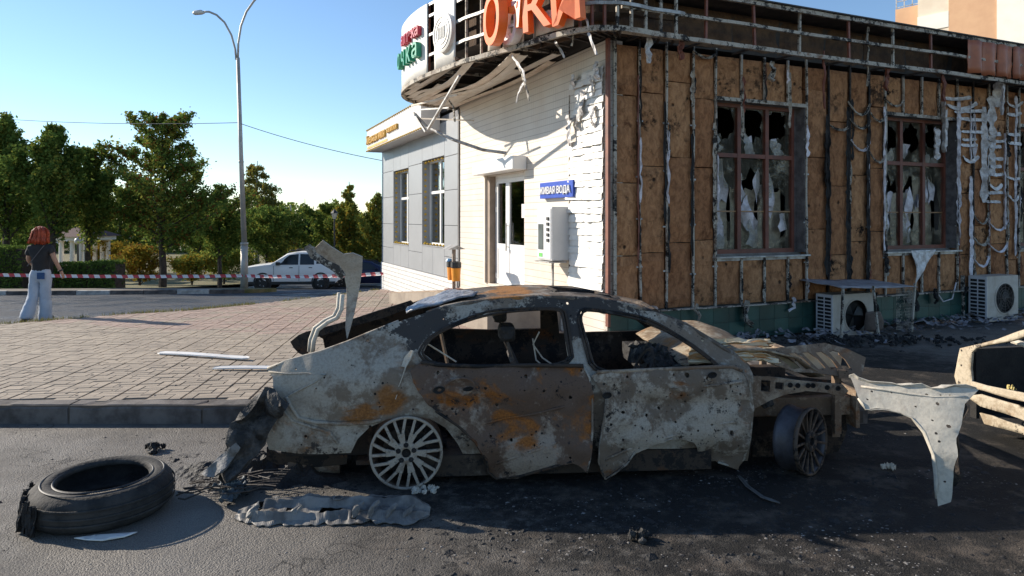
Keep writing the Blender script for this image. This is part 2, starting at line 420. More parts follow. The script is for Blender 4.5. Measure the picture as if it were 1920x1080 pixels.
PLAZA = [(-16, 6.0), (2.55, 6.0), (2.95, 7.2), (3.1, 10.3), (1.4, 9.6), (-3.9, 21.8), (-4.1, 21.6), (-4.7, 19.0), (-5.6, 16.0), (-6.5, 13.8), (-8.6, 11.45), (-11.5, 9.6), (-16, 8.2)]
def build_plaza():
    v2, f2 = sheet(PLAZA, [], .6)
    pv = tag(solidify(mobj('pavement', [(x, y, plaza(y) - .012) for x, y in v2], f2, M_BED), .35, -1), kind='structure')
    D = Vector((-.135, .991)); E = Vector((.991, .135)); org = Vector((-3.31, 6.15))
    inset = [(x, y) for x, y in PLAZA]
    cand = []
    for i in range(-26, 22):
        for j in range(-14, 170):
            for part in (0, 1):
                # each strip .31 wide: a long paver and a short one, swapping sides from row to row
                flip = (j // 2 + i) % 2
                if (part == 0) != bool(flip): q0, q1 = (0, .2) if not flip else (.1, .3)
                else: q0, q1 = (.2, .3) if not flip else (0, .1)
                if q1 - q0 < .15:
                    if j % 2: continue
                    p0, p1 = j * .1, j * .1 + .2
                else: p0, p1 = j * .1, j * .1 + .1
                q0 += i * .31; q1 += i * .31
                c = org + E * ((q0 + q1) / 2) + D * ((p0 + p1) / 2)
                if not inpoly(c.x, c.y, inset) or c.y < 6.19: continue
                u = 960 + F * c.x / c.y
                if u < -60 or u > 1450: continue
                cand.append((c.y, c, q1 - q0, p1 - p0))
    cand.sort(key=lambda t: t[0])
    vis = [t for t in cand if -10 < 960 + F * t[1].x / t[1].y < 640]
    near = set(id(t) for t in vis[:300])
    def red(c):
        return nz(c.x * .25, c.y * .25, 3) + (c.y - 10.8 - .25 * max(0, -c.x - 5)) * .35 > 0 and nz(c.x * 2, c.y * 2, 4) > -.25 and (c.y < 14.5 or nz(c.x, c.y, 9, .6) > 0)
    shared = {}
    big = MB(); mi = []
    ang = math.atan2(E.y, E.x)
    for t in cand:
        y, c, wq, wp = t
        z = plaza(c.y)
        if id(t) in near:
            key = (round(wq, 2), round(wp, 2))
            if key not in shared:
                a, b = wq / 2 - .003, wp / 2 - .003; e = .003
                me = bpy.data.meshes.new('paver')
                me.from_pydata([(-a, -b, -.03), (a, -b, -.03), (a, b, -.03), (-a, b, -.03), (-a, -b, -e), (a, -b, -e), (a, b, -e), (-a, b, -e), (-a + e, -b + e, 0), (a - e, -b + e, 0), (a - e, b - e, 0), (-a + e, b - e, 0)], [],
                               [(0, 1, 5, 4), (1, 2, 6, 5), (2, 3, 7, 6), (3, 0, 4, 7), (4, 5, 9, 8), (5, 6, 10, 9), (6, 7, 11, 10), (7, 4, 8, 11), (8, 9, 10, 11)])
                me.materials.append(M_PAVE); shared[key] = me
            o = bpy.data.objects.new('paver', shared[key]); COL.objects.link(o); o.parent = pv
            o.location = (c.x, c.y, z + random.uniform(-.002, .004)); o.rotation_euler = (-.026 + random.uniform(-.008, .008), random.uniform(-.008, .008), ang)
        else:
            a = E * (wq / 2 - .0035); b = D * (wp / 2 - .0035); dz = random.uniform(-.002, .004); n = len(big.v)
            ps = [c - a - b, c + a - b, c + a + b, c - a + b]
            big.v += [Vector((p.x, p.y, plaza(p.y) + dz)) for p in ps] + [Vector((p.x, p.y, plaza(p.y) - .02)) for p in ps]
            r = 1 if red(c) else 0
            big.f += [(n, n + 1, n + 2, n + 3), (n + 4, n + 5, n + 1, n), (n + 5, n + 6, n + 2, n + 1), (n + 7, n + 4, n, n + 3)]; mi += [r] * 4
    tag(mobj('far_pavers', big.v, big.f, [M_PAVE, M_PAVE_R], pv, mi=mi), kind='stuff')
    # kerb stones
    kb = empty('kerb', (0, 6, 0)); tag(kb, kind='structure')
    x = -16 + .42
    edges = [x + i * 1.17 for i in range(17)]
    for i, xa in enumerate(edges[:-1]):
        xb = edges[i + 1] - .02
        if xa > 2.5: break
        g = 6
        m = MB(); nx = 14
        for a in range(nx + 1):
            X = xa + (xb - xa) * a / nx
            ch = max(0, nz(X * 5, i, 2)) * .022
            for (yy, zz) in ((-.01, -.05), (-.01, .13 - ch * 1.5), (.012 + ch, .165 - ch * 1.5), (.15, .168), (.15, -.05)):
                m.v.append(Vector((X, yy + .005 * nz(X * 3, zz * 9, i), zz + .004 * nz(X * 2, yy * 9, i + 5))))
        for a in range(nx):
            for k in range(4): m.f.append((a * 5 + k, (a + 1) * 5 + k, (a + 1) * 5 + k + 1, a * 5 + k + 1))
        m.f.append((0, 1, 2, 3, 4)); m.f.append(tuple(nx * 5 + k for k in (4, 3, 2, 1, 0)))
        m.build('kerb_stone', M_KERB, kb)
    prev = (2.55, 0)
    for i in range(4):
        nx_ = (2.62 + i * .13, 1.05 * (i + 1)); d = Vector((nx_[0] - prev[0], nx_[1] - prev[1], 0))
        o = MB().box(0, d.length - .02, -.15, 0, -.05, .165).build('kerb_stone', M_KERB, kb, bevel=.015)
        o.location = (prev[0], prev[1], -.02 * i); o.rotation_euler = (0, 0, math.atan2(d.y, d.x)); prev = nx_
build_plaza()
def edge_grass():
    rnd = random.Random(8); vs = []; fs = []; line = [(-16, 8.2), (-11.5, 9.6), (-8.6, 11.45), (-6.5, 13.8), (-5.6, 16.0), (-4.7, 19.0), (-4.2, 21.4)]
    for i in range(3600):
        k = rnd.choice((0, 1, 1, 2, 2, 3, 3, 4, 5)); t = rnd.random(); a, b = line[k], line[k + 1]; x = a[0] + (b[0] - a[0]) * t + rnd.gauss(0, .05); y = a[1] + (b[1] - a[1]) * t + rnd.gauss(0, .05)
        if nz(x * .9, y * .9, 2) < -.1: continue
        h = rnd.uniform(.02, .09); an = rnd.uniform(0, 6.3); w_ = .008; n = len(vs); z = plaza(y) - .03
        vs += [(x - w_ * math.cos(an), y - w_ * math.sin(an), z), (x + w_ * math.cos(an), y + w_ * math.sin(an), z), (x + rnd.gauss(0, .03), y + rnd.gauss(0, .03), z + .02 + h)]; fs.append((n, n + 1, n + 2))
    tag(mobj('edge_grass', vs, fs, leafmat('dry_edge_grass', (.17, .16, .05))), 'thin dry grass along the edge between paving and road', 'grass', kind='stuff')
edge_grass()

# ================================================================== THE BURNT BUILDING
TH = R(23.8)
BF = (1.336, 9.5, TH)
bld = empty('burnt_shop_building', (BF[0], BF[1], 0), TH)
tag(bld, 'single-storey shop building with burnt-off cladding showing brown insulation and white entrance side', 'building')
def rx(u, v=330): return on_y(BF, u, v, 0)[0]
def rz(u, v): return on_y(BF, u, v, 0)[1]
def ly(u, v=400, x=0): return on_x(BF, u, v, x)[0]
def lz(u, v, x=0): return on_x(BF, u, v, x)[1]
WTOP = 4.25
W1 = (rx(1341), rx(1507)); W2 = (rx(1658), rx(1791)); W3 = (rx(1908), rx(1908) + 1.8)
WZ = (1.26, 3.58)
XEND = 12.6
def building_shell():
    m = MB(); x0 = 0.02
    for (a, b) in (W1, W2, W3):
        m.box(x0, a, .12, .4, 0, WTOP); m.box(a, b, .12, .4, 0, WZ[0]); m.box(a, b, .12, .4, WZ[1], WTOP); x0 = b
    m.box(x0, XEND, .12, .4, 0, WTOP)
    m.build('masonry_wall', plain('grey_masonry', (.20, .185, .17), (.12, .11, .10), 4, .9, bump=.5, bdist=.01), bld)
    # interior: floor, back wall, partition
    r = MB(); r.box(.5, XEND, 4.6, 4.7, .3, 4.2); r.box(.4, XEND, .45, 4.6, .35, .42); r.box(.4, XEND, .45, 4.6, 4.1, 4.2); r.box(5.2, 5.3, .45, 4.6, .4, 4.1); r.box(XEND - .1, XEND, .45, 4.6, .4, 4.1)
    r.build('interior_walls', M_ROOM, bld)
    # body behind and roof
    MB().box(.3, XEND, 4.75, 13.55, -.6, 4.3).build('rear_block', M_CREAM, bld)
    MB().box(.0, XEND, .0, 13.5, 4.33, 4.9).build('roof_slab', plain('roof_dark', (.05, .045, .042), (.03, .028, .027), 3, .9), bld)
building_shell()

def wool_panel(x0, x1, z0, z1, y=0.0, t=.1):
    n = max(3, int((x1 - x0) / .09)); k = max(3, int((z1 - z0) / .11)); vs = []; fs = []
    sx, sz, dy = random.uniform(-9, 9), random.uniform(-9, 9), random.uniform(-.02, .015)
    for j in range(k + 1):
        for i in range(n + 1):
            X = x0 + (x1 - x0) * i / n; Z = z0 + (z1 - z0) * j / k
            e = 1 if 0 < i < n and 0 < j < k else 0
            jx = .008 * nz(Z * 6 + sx, i, 1) if not e else 0; jz = .010 * nz(X * 6 + sz, j, 2) if not e else 0
            ex = min(i, n - i) / n * 2; ez = min(j, k - j) / k * 2; pil = .03 * min(1, ex * 2.2) ** .5 * min(1, ez * 3) ** .5
            vs.append((X + jx, y + dy - pil * e + .022 * nz(X * 4 + sx, Z * 4 + sz), Z + jz))
    m = n + 1
    for j in range(k):
        for i in range(n): fs.append((j * m + i, j * m + i + 1, (j + 1) * m + i + 1, (j + 1) * m + i))
    ring = [i for i in range(n + 1)] + [j * m + n for j in range(1, k + 1)] + [k * m + i for i in range(n - 1, -1, -1)] + [j * m for j in range(k - 1, 0, -1)]
    b = len(vs); vs += [(vs[i][0], y + t, vs[i][2]) for i in ring]; L = len(ring)
    for q in range(L): fs.append((ring[q], b + q, b + (q + 1) % L, ring[(q + 1) % L]))
    return mobj('insulation_panel', vs, fs, M_WOOL, bld)

def stud(x, z0, z1, wd=.035, mat=None, y=-.035, bend=0):
    m = MB(); n = max(2, int((z1 - z0) / .25)); prev = None; ph = random.uniform(0, 50)
    for i in range(n + 1):
        z = z0 + (z1 - z0) * i / n
        p = Vector((x + bend * .02 * nz(z * 1.5, ph), y + .006 * nz(z * 2, ph, 4), z))
        if prev is not None: m.bar(prev, p, wd, .03, (0, -1, 0))
        prev = p
    return m.build('cladding_stud', mat or M_STUD, bld)

def bracket(x, z): return MB().box(x - .05, x + .05, -.03, -.018, z - .012, z + .012).build('stud_bracket', M_GALV, bld)

def ribbon(name, pts, width, mat, parent, across=None, curl=0.0, jag=.25, seed=0, n=None, smooth=False, wob=1.0):
    """a torn strip following pts, real thickness by solidify"""
    pts = [Vector(p) for p in pts]; out = []
    fine = []
    for a, b in zip(pts, pts[1:]):
        k = max(2, int((b - a).length / .05))
        for i in range(k): fine.append(a.lerp(b, i / k))
    fine.append(pts[-1]); m = len(fine); vs = []; fs = []; W = 4
    for i, p in enumerate(fine):
        d = (fine[min(i + 1, m - 1)] - fine[max(i - 1, 0)]).normalized()
        ac = Vector(across) if across else d.cross(Vector((0, -1, 0)))
        ac = (ac - d * ac.dot(d)).normalized(); nn = d.cross(ac)
        wv = width * max(.12, 1 + jag * (nz(i * .35, seed, 3) + .7 * nz(i * 1.3, seed, 8))) * (1 if 0 < i < m - 1 else .5)
        for k in range(W + 1):
            t = k / W * 2 - 1
            vs.append(p + ac * wv / 2 * t + nn * (curl * (t * t - .5) * width + wob * (min(.03, width * .35) * nz(i * .45, k * .9, seed) + min(.02, width * .2) * nz(i * 1.7, k * 2.1, seed + 5))))
    for i in range(m - 1):
        for k in range(W): fs.append((i * (W + 1) + k, i * (W + 1) + k + 1, (i + 1) * (W + 1) + k + 1, (i + 1) * (W + 1) + k))
    return solidify(mobj(name, vs, fs, mat, parent, smooth), .004, 0)

def right_facade():
    cols = [1150, 1197, 1247, 1297, 1339]; mid = [1509, 1550, 1590, 1626, 1657]; far = [1792, 1821, 1851, 1885, 1907]
    def fill(edges, z0, z1, hh=(1.0, 1.25)):
        for a, b in zip(edges, edges[1:]):
            z = z0; first = True
            while z < z1 - .05:
                h = random.uniform(*hh) * (random.uniform(.35, 1) if first else 1); first = False
                zt = z + h if z + h < z1 - .3 else z1
                wool_panel(a + .022, b - .022, z + .006, zt - .006); z = zt
    X = lambda us: [rx(u) for u in us]
    fill(X(cols), .50, WTOP); fill(X(mid), .50, WTOP); fill(X(far), .50, WTOP)
    w1 = [W1[0]] + X([1387, 1430, 1474]) + [W1[1]]; w2 = [W2[0]] + X([1690, 1725, 1757]) + [W2[1]]
    w3 = [W3[0] + .45 * i for i in range(5)]
    for ws in (w1, w2, w3): fill(ws, WZ[1] + .06, WTOP, (1, 1.1)); fill(ws, .50, WZ[0] - .08, (1, 1.1))
    e = [W3[1] + .42 * i for i in range(6)]; fill(e, .5, WTOP)
    dark = burnt('charred_stud', (.20, .19, .18), (.06, .052, .046), (.12, .06, .03), (.012, .011, .011), .3, .2, .75, 2.2)
    for i, u in enumerate(cols + mid + far):
        x = rx(u); dk = u in (1550, 1590, 1626, 1821)
        stud(x, .47, WTOP + .1, .05 if i == 0 else .030, dark if dk else M_STUD, bend=1 if i else 0)
        for z in (1.05, 1.75, 2.45, 3.15): bracket(x + random.uniform(-.01, .01), z + random.uniform(-.1, .1))
    for ws in (w1, w2, w3):
        for x in ws[1:-1]: stud(x, WZ[1] + .05, WTOP + .05, .035); stud(x, .47, WZ[0] - .06, .035)
    for x in e: stud(x, .47, WTOP + .1)
    # corner posts of red-brown angle
    MB().box(-.03, .01, -.05, .02, .3, 4.3).build('corner_angle', M_RUSTRED, bld)
    # window surrounds: galvanised strips
    for (a, b) in (W1, W2, W3):
        m = MB(); m.box(a - .03, b + .03, -.05, .02, WZ[1] + .0, WZ[1] + .055); m.build('head_flashing', M_STUD, bld)
        m = MB(); m.box(a - .05, b + .05, -.10, .02, WZ[0] - .055, WZ[0] - .03); m.box(a - .03, b + .03, -.035, .03, WZ[0] - .1, WZ[0] - .057); m.build('window_sill', M_GALV, bld)
        MB().box(b - .012, b + .0, -.03, .3, WZ[0], WZ[1]).build('window_reveal', plain('reveal_grey', (.16, .145, .14), (.08, .07, .07), 8, .8, bump=.5), bld)
        MB().box(a, a + .012, -.03, .3, WZ[0], WZ[1]).build('window_reveal', MATS['reveal_grey'], bld)
    # plinth of green tiles, pale drip strip above
    ti = 0; x = 0.0
    while x < XEND - .3:
        for k, z in enumerate((.0, .24)):
            MB().box(x + .003, x + .297, -.045, .12, z + (0 if k else -.02), z + .236).build('plinth_tile', M_TEAL, bld)
        x += .3
    MB().box(0, XEND, -.03, .12, -.02, .47).build('plinth_bed', M_SOOT, bld)
    x = 0
    while x < XEND:
        L = random.uniform(.9, 1.7); L = min(L, XEND - x)
        m = MB(); m.bar((x, -.075, .487 + random.uniform(-.006, .006)), (x + L - .01, -.075, .487 + random.uniform(-.012, .006)), .09, .018); m.build('drip_strip', M_STUD, bld); x += L
right_facade()

def broken_window(a, b, seed, wide=False):
    rnd = random.Random(seed)
    t = .055; z0, z1 = WZ; y = .13
    b2 = b - .07
    wn = MB().box(a, b2, y, y + .07, z0, z0 + t + .01).box(a, b2, y, y + .07, z1 - t, z1).box(a, a + t, y + .001, y + .069, z0 + t, z1 - t).box(b2 - t, b2, y + .001, y + .069, z0 + t, z1 - t).build('window', M_BROWNPVC, bld)
    MB().box(b2, b - .012, y + .02, y + .12, z0, z1).build('frame_packer', MATS['reveal_grey'], wn)
    wd = (b2 - a); xm = [a + wd * .335, a + wd * .665]; zt = z0 + (z1 - z0) * .655
    for x in xm: MB().box(x - .035, x + .035, y - .004, y + .074, z0 + t + .012, z1 - t - .002).build('mullion', M_BROWNPVC, wn)
    xs = [a + t, xm[0] - .035, xm[0] + .035, xm[1] - .035, xm[1] + .035, b2 - t]
    for k in range(3):
        MB().box(xs[2 * k] + .001, xs[2 * k + 1] - .001, y - .001, y + .071, zt - .032, zt + .032).build('transom', M_BROWNPVC, wn)
        zm = z0 + (zt - z0) * .43
        MB().box(xs[2 * k] + .001, xs[2 * k + 1] - .001, y + .028, y + .040, zm - .011, zm + .011).build('glazing_bar', plain('brass_bar', (.30, .17, .07), (.2, .1, .05), 8, .5), wn)
        for (p0, p1, upper) in ((z0 + t + .01, zt - .032, False), (zt + .032, z1 - t, True)):
            xa, xb = xs[2 * k], xs[2 * k + 1]
            # jagged hole torn in the pane
            cx = xa + (xb - xa) * rnd.uniform(.35, .65); cz = p0 + (p1 - p0) * (rnd.uniform(.55, .75) if upper else rnd.uniform(.35, .6))
            N = 22; hole = []
            for i in range(N):
                an = 2 * math.pi * i / N; rr = rnd.uniform(.55, 1.0)
                hx = cx + math.cos(an) * (xb - xa) * .52 * rr; hz = cz + math.sin(an) * (p1 - p0) * (.46 if upper else .40) * rr
                hole.append((min(max(hx, xa + .015), xb - .015), min(max(hz, p0 + .02), p1 - .015)))
            v2, f2 = sheet([(xa, p0), (xb, p0), (xb, p1), (xa, p1)], [hole], .09)
            solidify(mobj('glass_shard', [(x, y + .045 + .004 * nz(x * 6, z * 6, seed), z) for x, z in v2], f2, M_PANE, wn), .004, 0)
            # curled inner film sagging behind the pane
            for q in range(6 if not upper else 3):
                fx = xa + (xb - xa) * rnd.uniform(.15, .85); fz = p0 + (p1 - p0) * (rnd.uniform(.1, .75) if not upper else rnd.uniform(.05, .35)); N = 9; poly = []
                rw, rh = (xb - xa) * rnd.uniform(.16, .34), (p1 - p0) * rnd.uniform(.12, .30)
                for i in range(N):
                    an = 2 * math.pi * i / N; rr = rnd.uniform(.35, 1.15); poly.append((min(max(fx + rw * rr * math.cos(an), xa + .01), xb - .01), min(max(fz + rh * rr * math.sin(an), p0 + .01), p1 - .01)))
                v2, f2 = sheet(poly, [], .05)
                solidify(mobj('torn_film', [(x, y + .10 + .03 * q + .07 * nz(x * 4, z * 4, seed + q) + .25 * (x - fx) * math.sin(q * 2 + k), z) for x, z in v2], f2, M_FILM, wn), .003, 0)
    # pale roller blinds hanging crooked in the lower half, light comes back off them
    for k in range(3):
        xa, xb = xs[2 * k], xs[2 * k + 1]; N = 8; vs = []; fs = []
        topz = z0 + (z1 - z0) * rnd.uniform(.42, .62)
        for j in range(9):
            for i in range(N + 1):
                s_ = i / N; zz = z0 + .02 + (topz - z0) * j / 8 * (1 - .35 * abs(nz(s_ * 3, k, seed)))
                vs.append((xa + (xb - xa) * s_, y + .24 + .06 * nz(s_ * 3, j * .5, seed + k), zz))
        for j in range(8):
            for i in range(N): fs.append((j * (N + 1) + i, j * (N + 1) + i + 1, (j + 1) * (N + 1) + i + 1, (j + 1) * (N + 1) + i))
        mobj('scorched_blind', vs, fs, plain('scorched_blind', (.52, .45, .33), (.28, .23, .17), 7, .9, bump=.6, bdist=.01, fine=30), wn, True)
def pane_mat():
    t = NT('crazed_glass'); tr = t.n('ShaderNodeBsdfTransparent'); tr.inputs[0].default_value = (.85, .86, .84, 1)
    t.p.inputs['Base Color'].default_value = (.36, .31, .23, 1); t.p.inputs['Roughness'].default_value = .12
    mx = t.n('ShaderNodeMixShader'); t.l(t.math('ADD', t.math('MULTIPLY', t.ramp(t.noise(3, 7, .75), .45, .66), .34), .05), mx.inputs[0])
    t.l(tr.outputs[0], mx.inputs[1]); t.l(t.p.outputs[0], mx.inputs[2]); t.l(mx.outputs[0], t.out.inputs[0])
    t.bump(t.vor(22), .4, .01); return t.m
M_PANE = pane_mat()
broken_window(*W1, 3); broken_window(*W2, 5); broken_window(*W3, 8)

def eave():
    yo = -.5
    rails = [(4.28, .06, 'lower_rail'), (4.60, .045, 'middle_rail'), (4.93, .06, 'gutter_rail')]
    for z, wd, nm in rails:
        x = -.1
        while x < XEND:
            L = min(random.uniform(1.6, 2.6), XEND - x); m = MB()
            n = 5; prev = None
            for i in range(n + 1):
                p = Vector((x + L * i / n, yo + .015 * nz(x + i, z), z + .014 * nz(x * .7 + i * .3, z, 2)))
                if prev is not None: m.bar(prev, p, .05, wd)
                prev = p
            m.build(nm, M_STUD, bld); x += L
    x = .3
    while x < XEND:
        MB().bar((x, yo + .03, 4.26), (x + random.uniform(-.03, .03), yo + .03, 4.96), .035, .035).build('eave_post', M_RUSTRED if random.random() < .6 else M_STUD, bld)
        MB().bar((x, yo + .04, 4.30), (x, .0, 4.30), .03, .03).build('outrigger', M_BLACKMETAL, bld)
        x += random.uniform(.85, 1.05)
    # sooty roof sheet over the eave, and the dark parapet insulation behind
    MB().box(-.1, XEND, yo - .05, .6, 4.965, 4.985).build('roof_sheet', M_BLACKMETAL, bld)
    x = .05
    while x < XEND - .3:
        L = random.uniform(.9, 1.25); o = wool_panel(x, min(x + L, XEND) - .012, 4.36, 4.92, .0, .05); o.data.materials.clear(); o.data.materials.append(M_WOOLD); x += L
    # last terracotta fascia sheets, buckled by heat
    for i in range(7):
        xa = on_y(BF, 1815, 110, -.55)[0] + i * .42; vs = []; fs = []; N = 9; K = 5
        for j in range(K + 1):
            for q in range(N + 1):
                s_ = q / N; zz = 4.33 + .57 * j / K
                vs.append((xa + .40 * s_ + .02 * nz(j, i), yo - .05 + .05 * math.sin(s_ * math.pi * 2.2 + i) * (1 - j / K * .6) + .02 * nz(s_ * 4, j * .7, i), zz - .05 * abs(nz(s_ * 3, i, 7)) * (1 - j / K)))
        for j in range(K):
            for q in range(N): fs.append((j * (N + 1) + q, j * (N + 1) + q + 1, (j + 1) * (N + 1) + q + 1, (j + 1) * (N + 1) + q))
        solidify(mobj('fascia_sheet', vs, fs, M_TERRA, bld, True), .006, 0)
    # shreds of cladding hanging from the lower rail
    spots = [(1215, 70, .35, M_FILMW), (1275, 74, .28, M_RUSTRED), (1447, 115, .3, M_STUD), (1545, 95, .9, M_RUSTRED), (1627, 50, .95, M_STUD), (1662, 122, .42, M_RUSTRED), (1768, 135, .5, M_RUSTRED), (1880, 158, .55, M_FILMW)]
    for i, (u, v, L, mt) in enumerate(spots):
        x, z = on_y(BF, u, v, -.45); pts = [(x + .05 * nz(k * .6, i), -.45 + .05 * nz(k * .7, i, 5), z - L * k / 5) for k in range(6)]
        ribbon('hanging_shred', pts, .10 if L < .8 else .05, mt, bld, across=(1, .3, 0), curl=.4, jag=.7, seed=i)
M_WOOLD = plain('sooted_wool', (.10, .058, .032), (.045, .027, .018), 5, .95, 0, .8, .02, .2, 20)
M_TERRA = plain('terracotta_sheet', (.36, .115, .05), (.27, .085, .04), 4, .5, 0, .15, .004, .12)
eave()

def hanging_debris():
    rnd = random.Random(12)
    # horizontal white siding left on the laths right of the second window
    k = 0
    for u0, u1, v in [(1770, 1845, 184), (1775, 1848, 196), (1788, 1848, 210), (1795, 1850, 222), (1800, 1846, 247), (1802, 1846, 262), (1801, 1850, 272), (1803, 1846, 293), (1852, 1887, 248), (1853, 1886, 261), (1854, 1886, 276), (1855, 1884, 296), (1856, 1882, 313), (1856, 1883, 328), (1855, 1882, 345), (1852, 1884, 362), (1848, 1880, 378), (1890, 1916, 252), (1890, 1914, 268), (1888, 1912, 332), (1890, 1910, 366), (1886, 1925, 190), (1888, 1925, 214)]:
        x0, z0 = on_y(BF, u0, v, -.06); x1, z1 = on_y(BF, u1, v + rnd.uniform(-2, 4), -.06); sag = rnd.choice((0, .01, .03, .10)); x1 = x0 + (x1 - x0) * rnd.uniform(.6, 1)
        pts = [(x0 + (x1 - x0) * i / 6, -.06 - .03 * rnd.random(), z0 + (z1 - z0) * i / 6 - sag * 4 * (i / 6) * (1 - i / 6)) for i in range(7)]
        ribbon('siding_remnant', pts, rnd.uniform(.05, .075), M_FILMW, bld, across=(0, .3, 1), curl=.12, jag=.25, wob=.35, seed=k); k += 1
    # drooping shrivelled loops between studs
    for u0, u1, v, dp in [(1590, 1627, 190, .22), (1592, 1627, 222, .16), (1595, 1626, 262, .18), (1628, 1657, 205, .2), (1628, 1657, 280, .22), (1552, 1588, 232, .1), (1822, 1850, 395, .25), (1850, 1884, 410, .22), (1822, 1850, 440, .2), (1852, 1884, 455, .18), (1822, 1850, 480, .2), (1300, 1338, 95, .1), (1658, 1690, 185, .12)]:
        x0, z0 = on_y(BF, u0, v, -.05); x1 = rx(u1, v)
        pts = [(x0 + (x1 - x0) * i / 8, -.05 - .04 * math.sin(math.pi * i / 8), z0 - dp * 4 * (i / 8) * (1 - i / 8)) for i in range(9)]
        ribbon('shrivelled_loop', pts, .04, M_FILM if rnd.random() < .5 else M_STUD, bld, across=(0, .6, 1), curl=.5, jag=.9, seed=k); k += 1
    # vertical charred ribbons along studs
    for u, v0, v1, mt, wd in [(1552, 215, 520, M_CHAR, .07), (1590, 200, 560, M_CHAR, .06), (1627, 200, 570, M_CHAR, .08), (1549, 250, 350, M_CHAR, .13), (1658, 200, 470, M_FILM, .07), (1797, 190, 420, M_FILM, .09), (1845, 200, 380, M_FILMW, .12), (1858, 180, 330, M_FILMW, .14), (1820, 330, 520, M_FILM, .1), (1884, 250, 430, M_FILM, .09), (1820, 190, 300, M_FILM, .07), (1904, 180, 480, M_FILM, .07), (1340, 230, 430, M_STUD, .05), (1247, 190, 420, M_CHAR, .03), (1298, 250, 480, M_CHAR, .04), (1197, 140, 500, M_RUSTRED, .03), (1770, 190, 285, M_FILMW, .26), (1755, 240, 300, M_FILMW, .18), (1870, 120, 200, M_FILMW, .22)]:
        x, z0 = on_y(BF, u, v0, -.07); _, z1 = on_y(BF, u, v1, -.07); n = 9
        pts = [(x + .035 * nz(i * .8, k), -.065 - .035 * abs(nz(i * .6, k, 3)), z0 + (z1 - z0) * i / n) for i in range(n + 1)]
        ribbon('charred_ribbon', pts, wd, mt, bld, across=(1, .5 * math.sin(k), 0), curl=.3, jag=.7, wob=.7, seed=k); k += 1
    # narrow shreds clinging to every stud
    for u in [1197, 1247, 1297, 1339, 1509, 1550, 1590, 1626, 1657, 1792, 1821, 1851, 1885, 1907, 1387, 1430, 1474]:
        for q in range(3):
            lo, hi = ((.55, 1.1) if q == 0 else (3.7, 4.2)) if u in (1387, 1430, 1474) else (.6, 4.1)
            zt = rnd.uniform(lo + .2, hi); L = rnd.uniform(.2, min(1.1, zt - .5)); x = rx(u) + rnd.uniform(-.035, .035); n = 7
            pts = [(x + .03 * nz(i * .9, k), -.055 - .03 * abs(nz(i * .7, k, 3)), zt - L * i / n) for i in range(n + 1)]
            ribbon('clinging_shred', pts, rnd.uniform(.018, .05), rnd.choice([M_CHAR, M_CHAR, M_STUD, M_FILM, M_RUSTRED]), bld, across=(1, .6 * math.sin(k), 0), curl=.3, jag=1.3, seed=k); k += 1
    # triangular rag under the second window and rags over the plinth
    a = on_y(BF, 1708, 470, -.1); b = on_y(BF, 1756, 468, -.1); c = on_y(BF, 1718, 535, -.1)
    v2, f2 = sheet([a, b, ((b[0] + c[0]) / 2 - .06, (b[1] + c[1]) / 2), c, ((a[0] + c[0]) / 2 + .08, (a[1] + c[1]) / 2)], [], .06)
    solidify(mobj('melted_rag', [(x, -.1 - .04 * nz(x * 5, z * 5), z) for x, z in v2], f2, M_FILMW, bld, True), .005, 0)
    for u in (1215, 1300, 1385, 1560, 1592, 1628, 1690, 1735, 1795, 1812, 1832, 1850, 1700, 1480):
        x = rx(u, 560) + rnd.uniform(-.1, .1); L = rnd.uniform(.12, .4)
        pts = [(x + rnd.uniform(-.08, .08) * i / 3, -.1 - .05 * rnd.random(), .56 - L * i / 4) for i in range(5)]
        ribbon('plinth_drip', pts, rnd.uniform(.05, .14), rnd.choice([M_FILM, M_STUD, M_FILM, M_CHAR]), bld, across=(1, .4, 0), curl=.5, jag=1.2, seed=k); k += 1
hanging_debris()
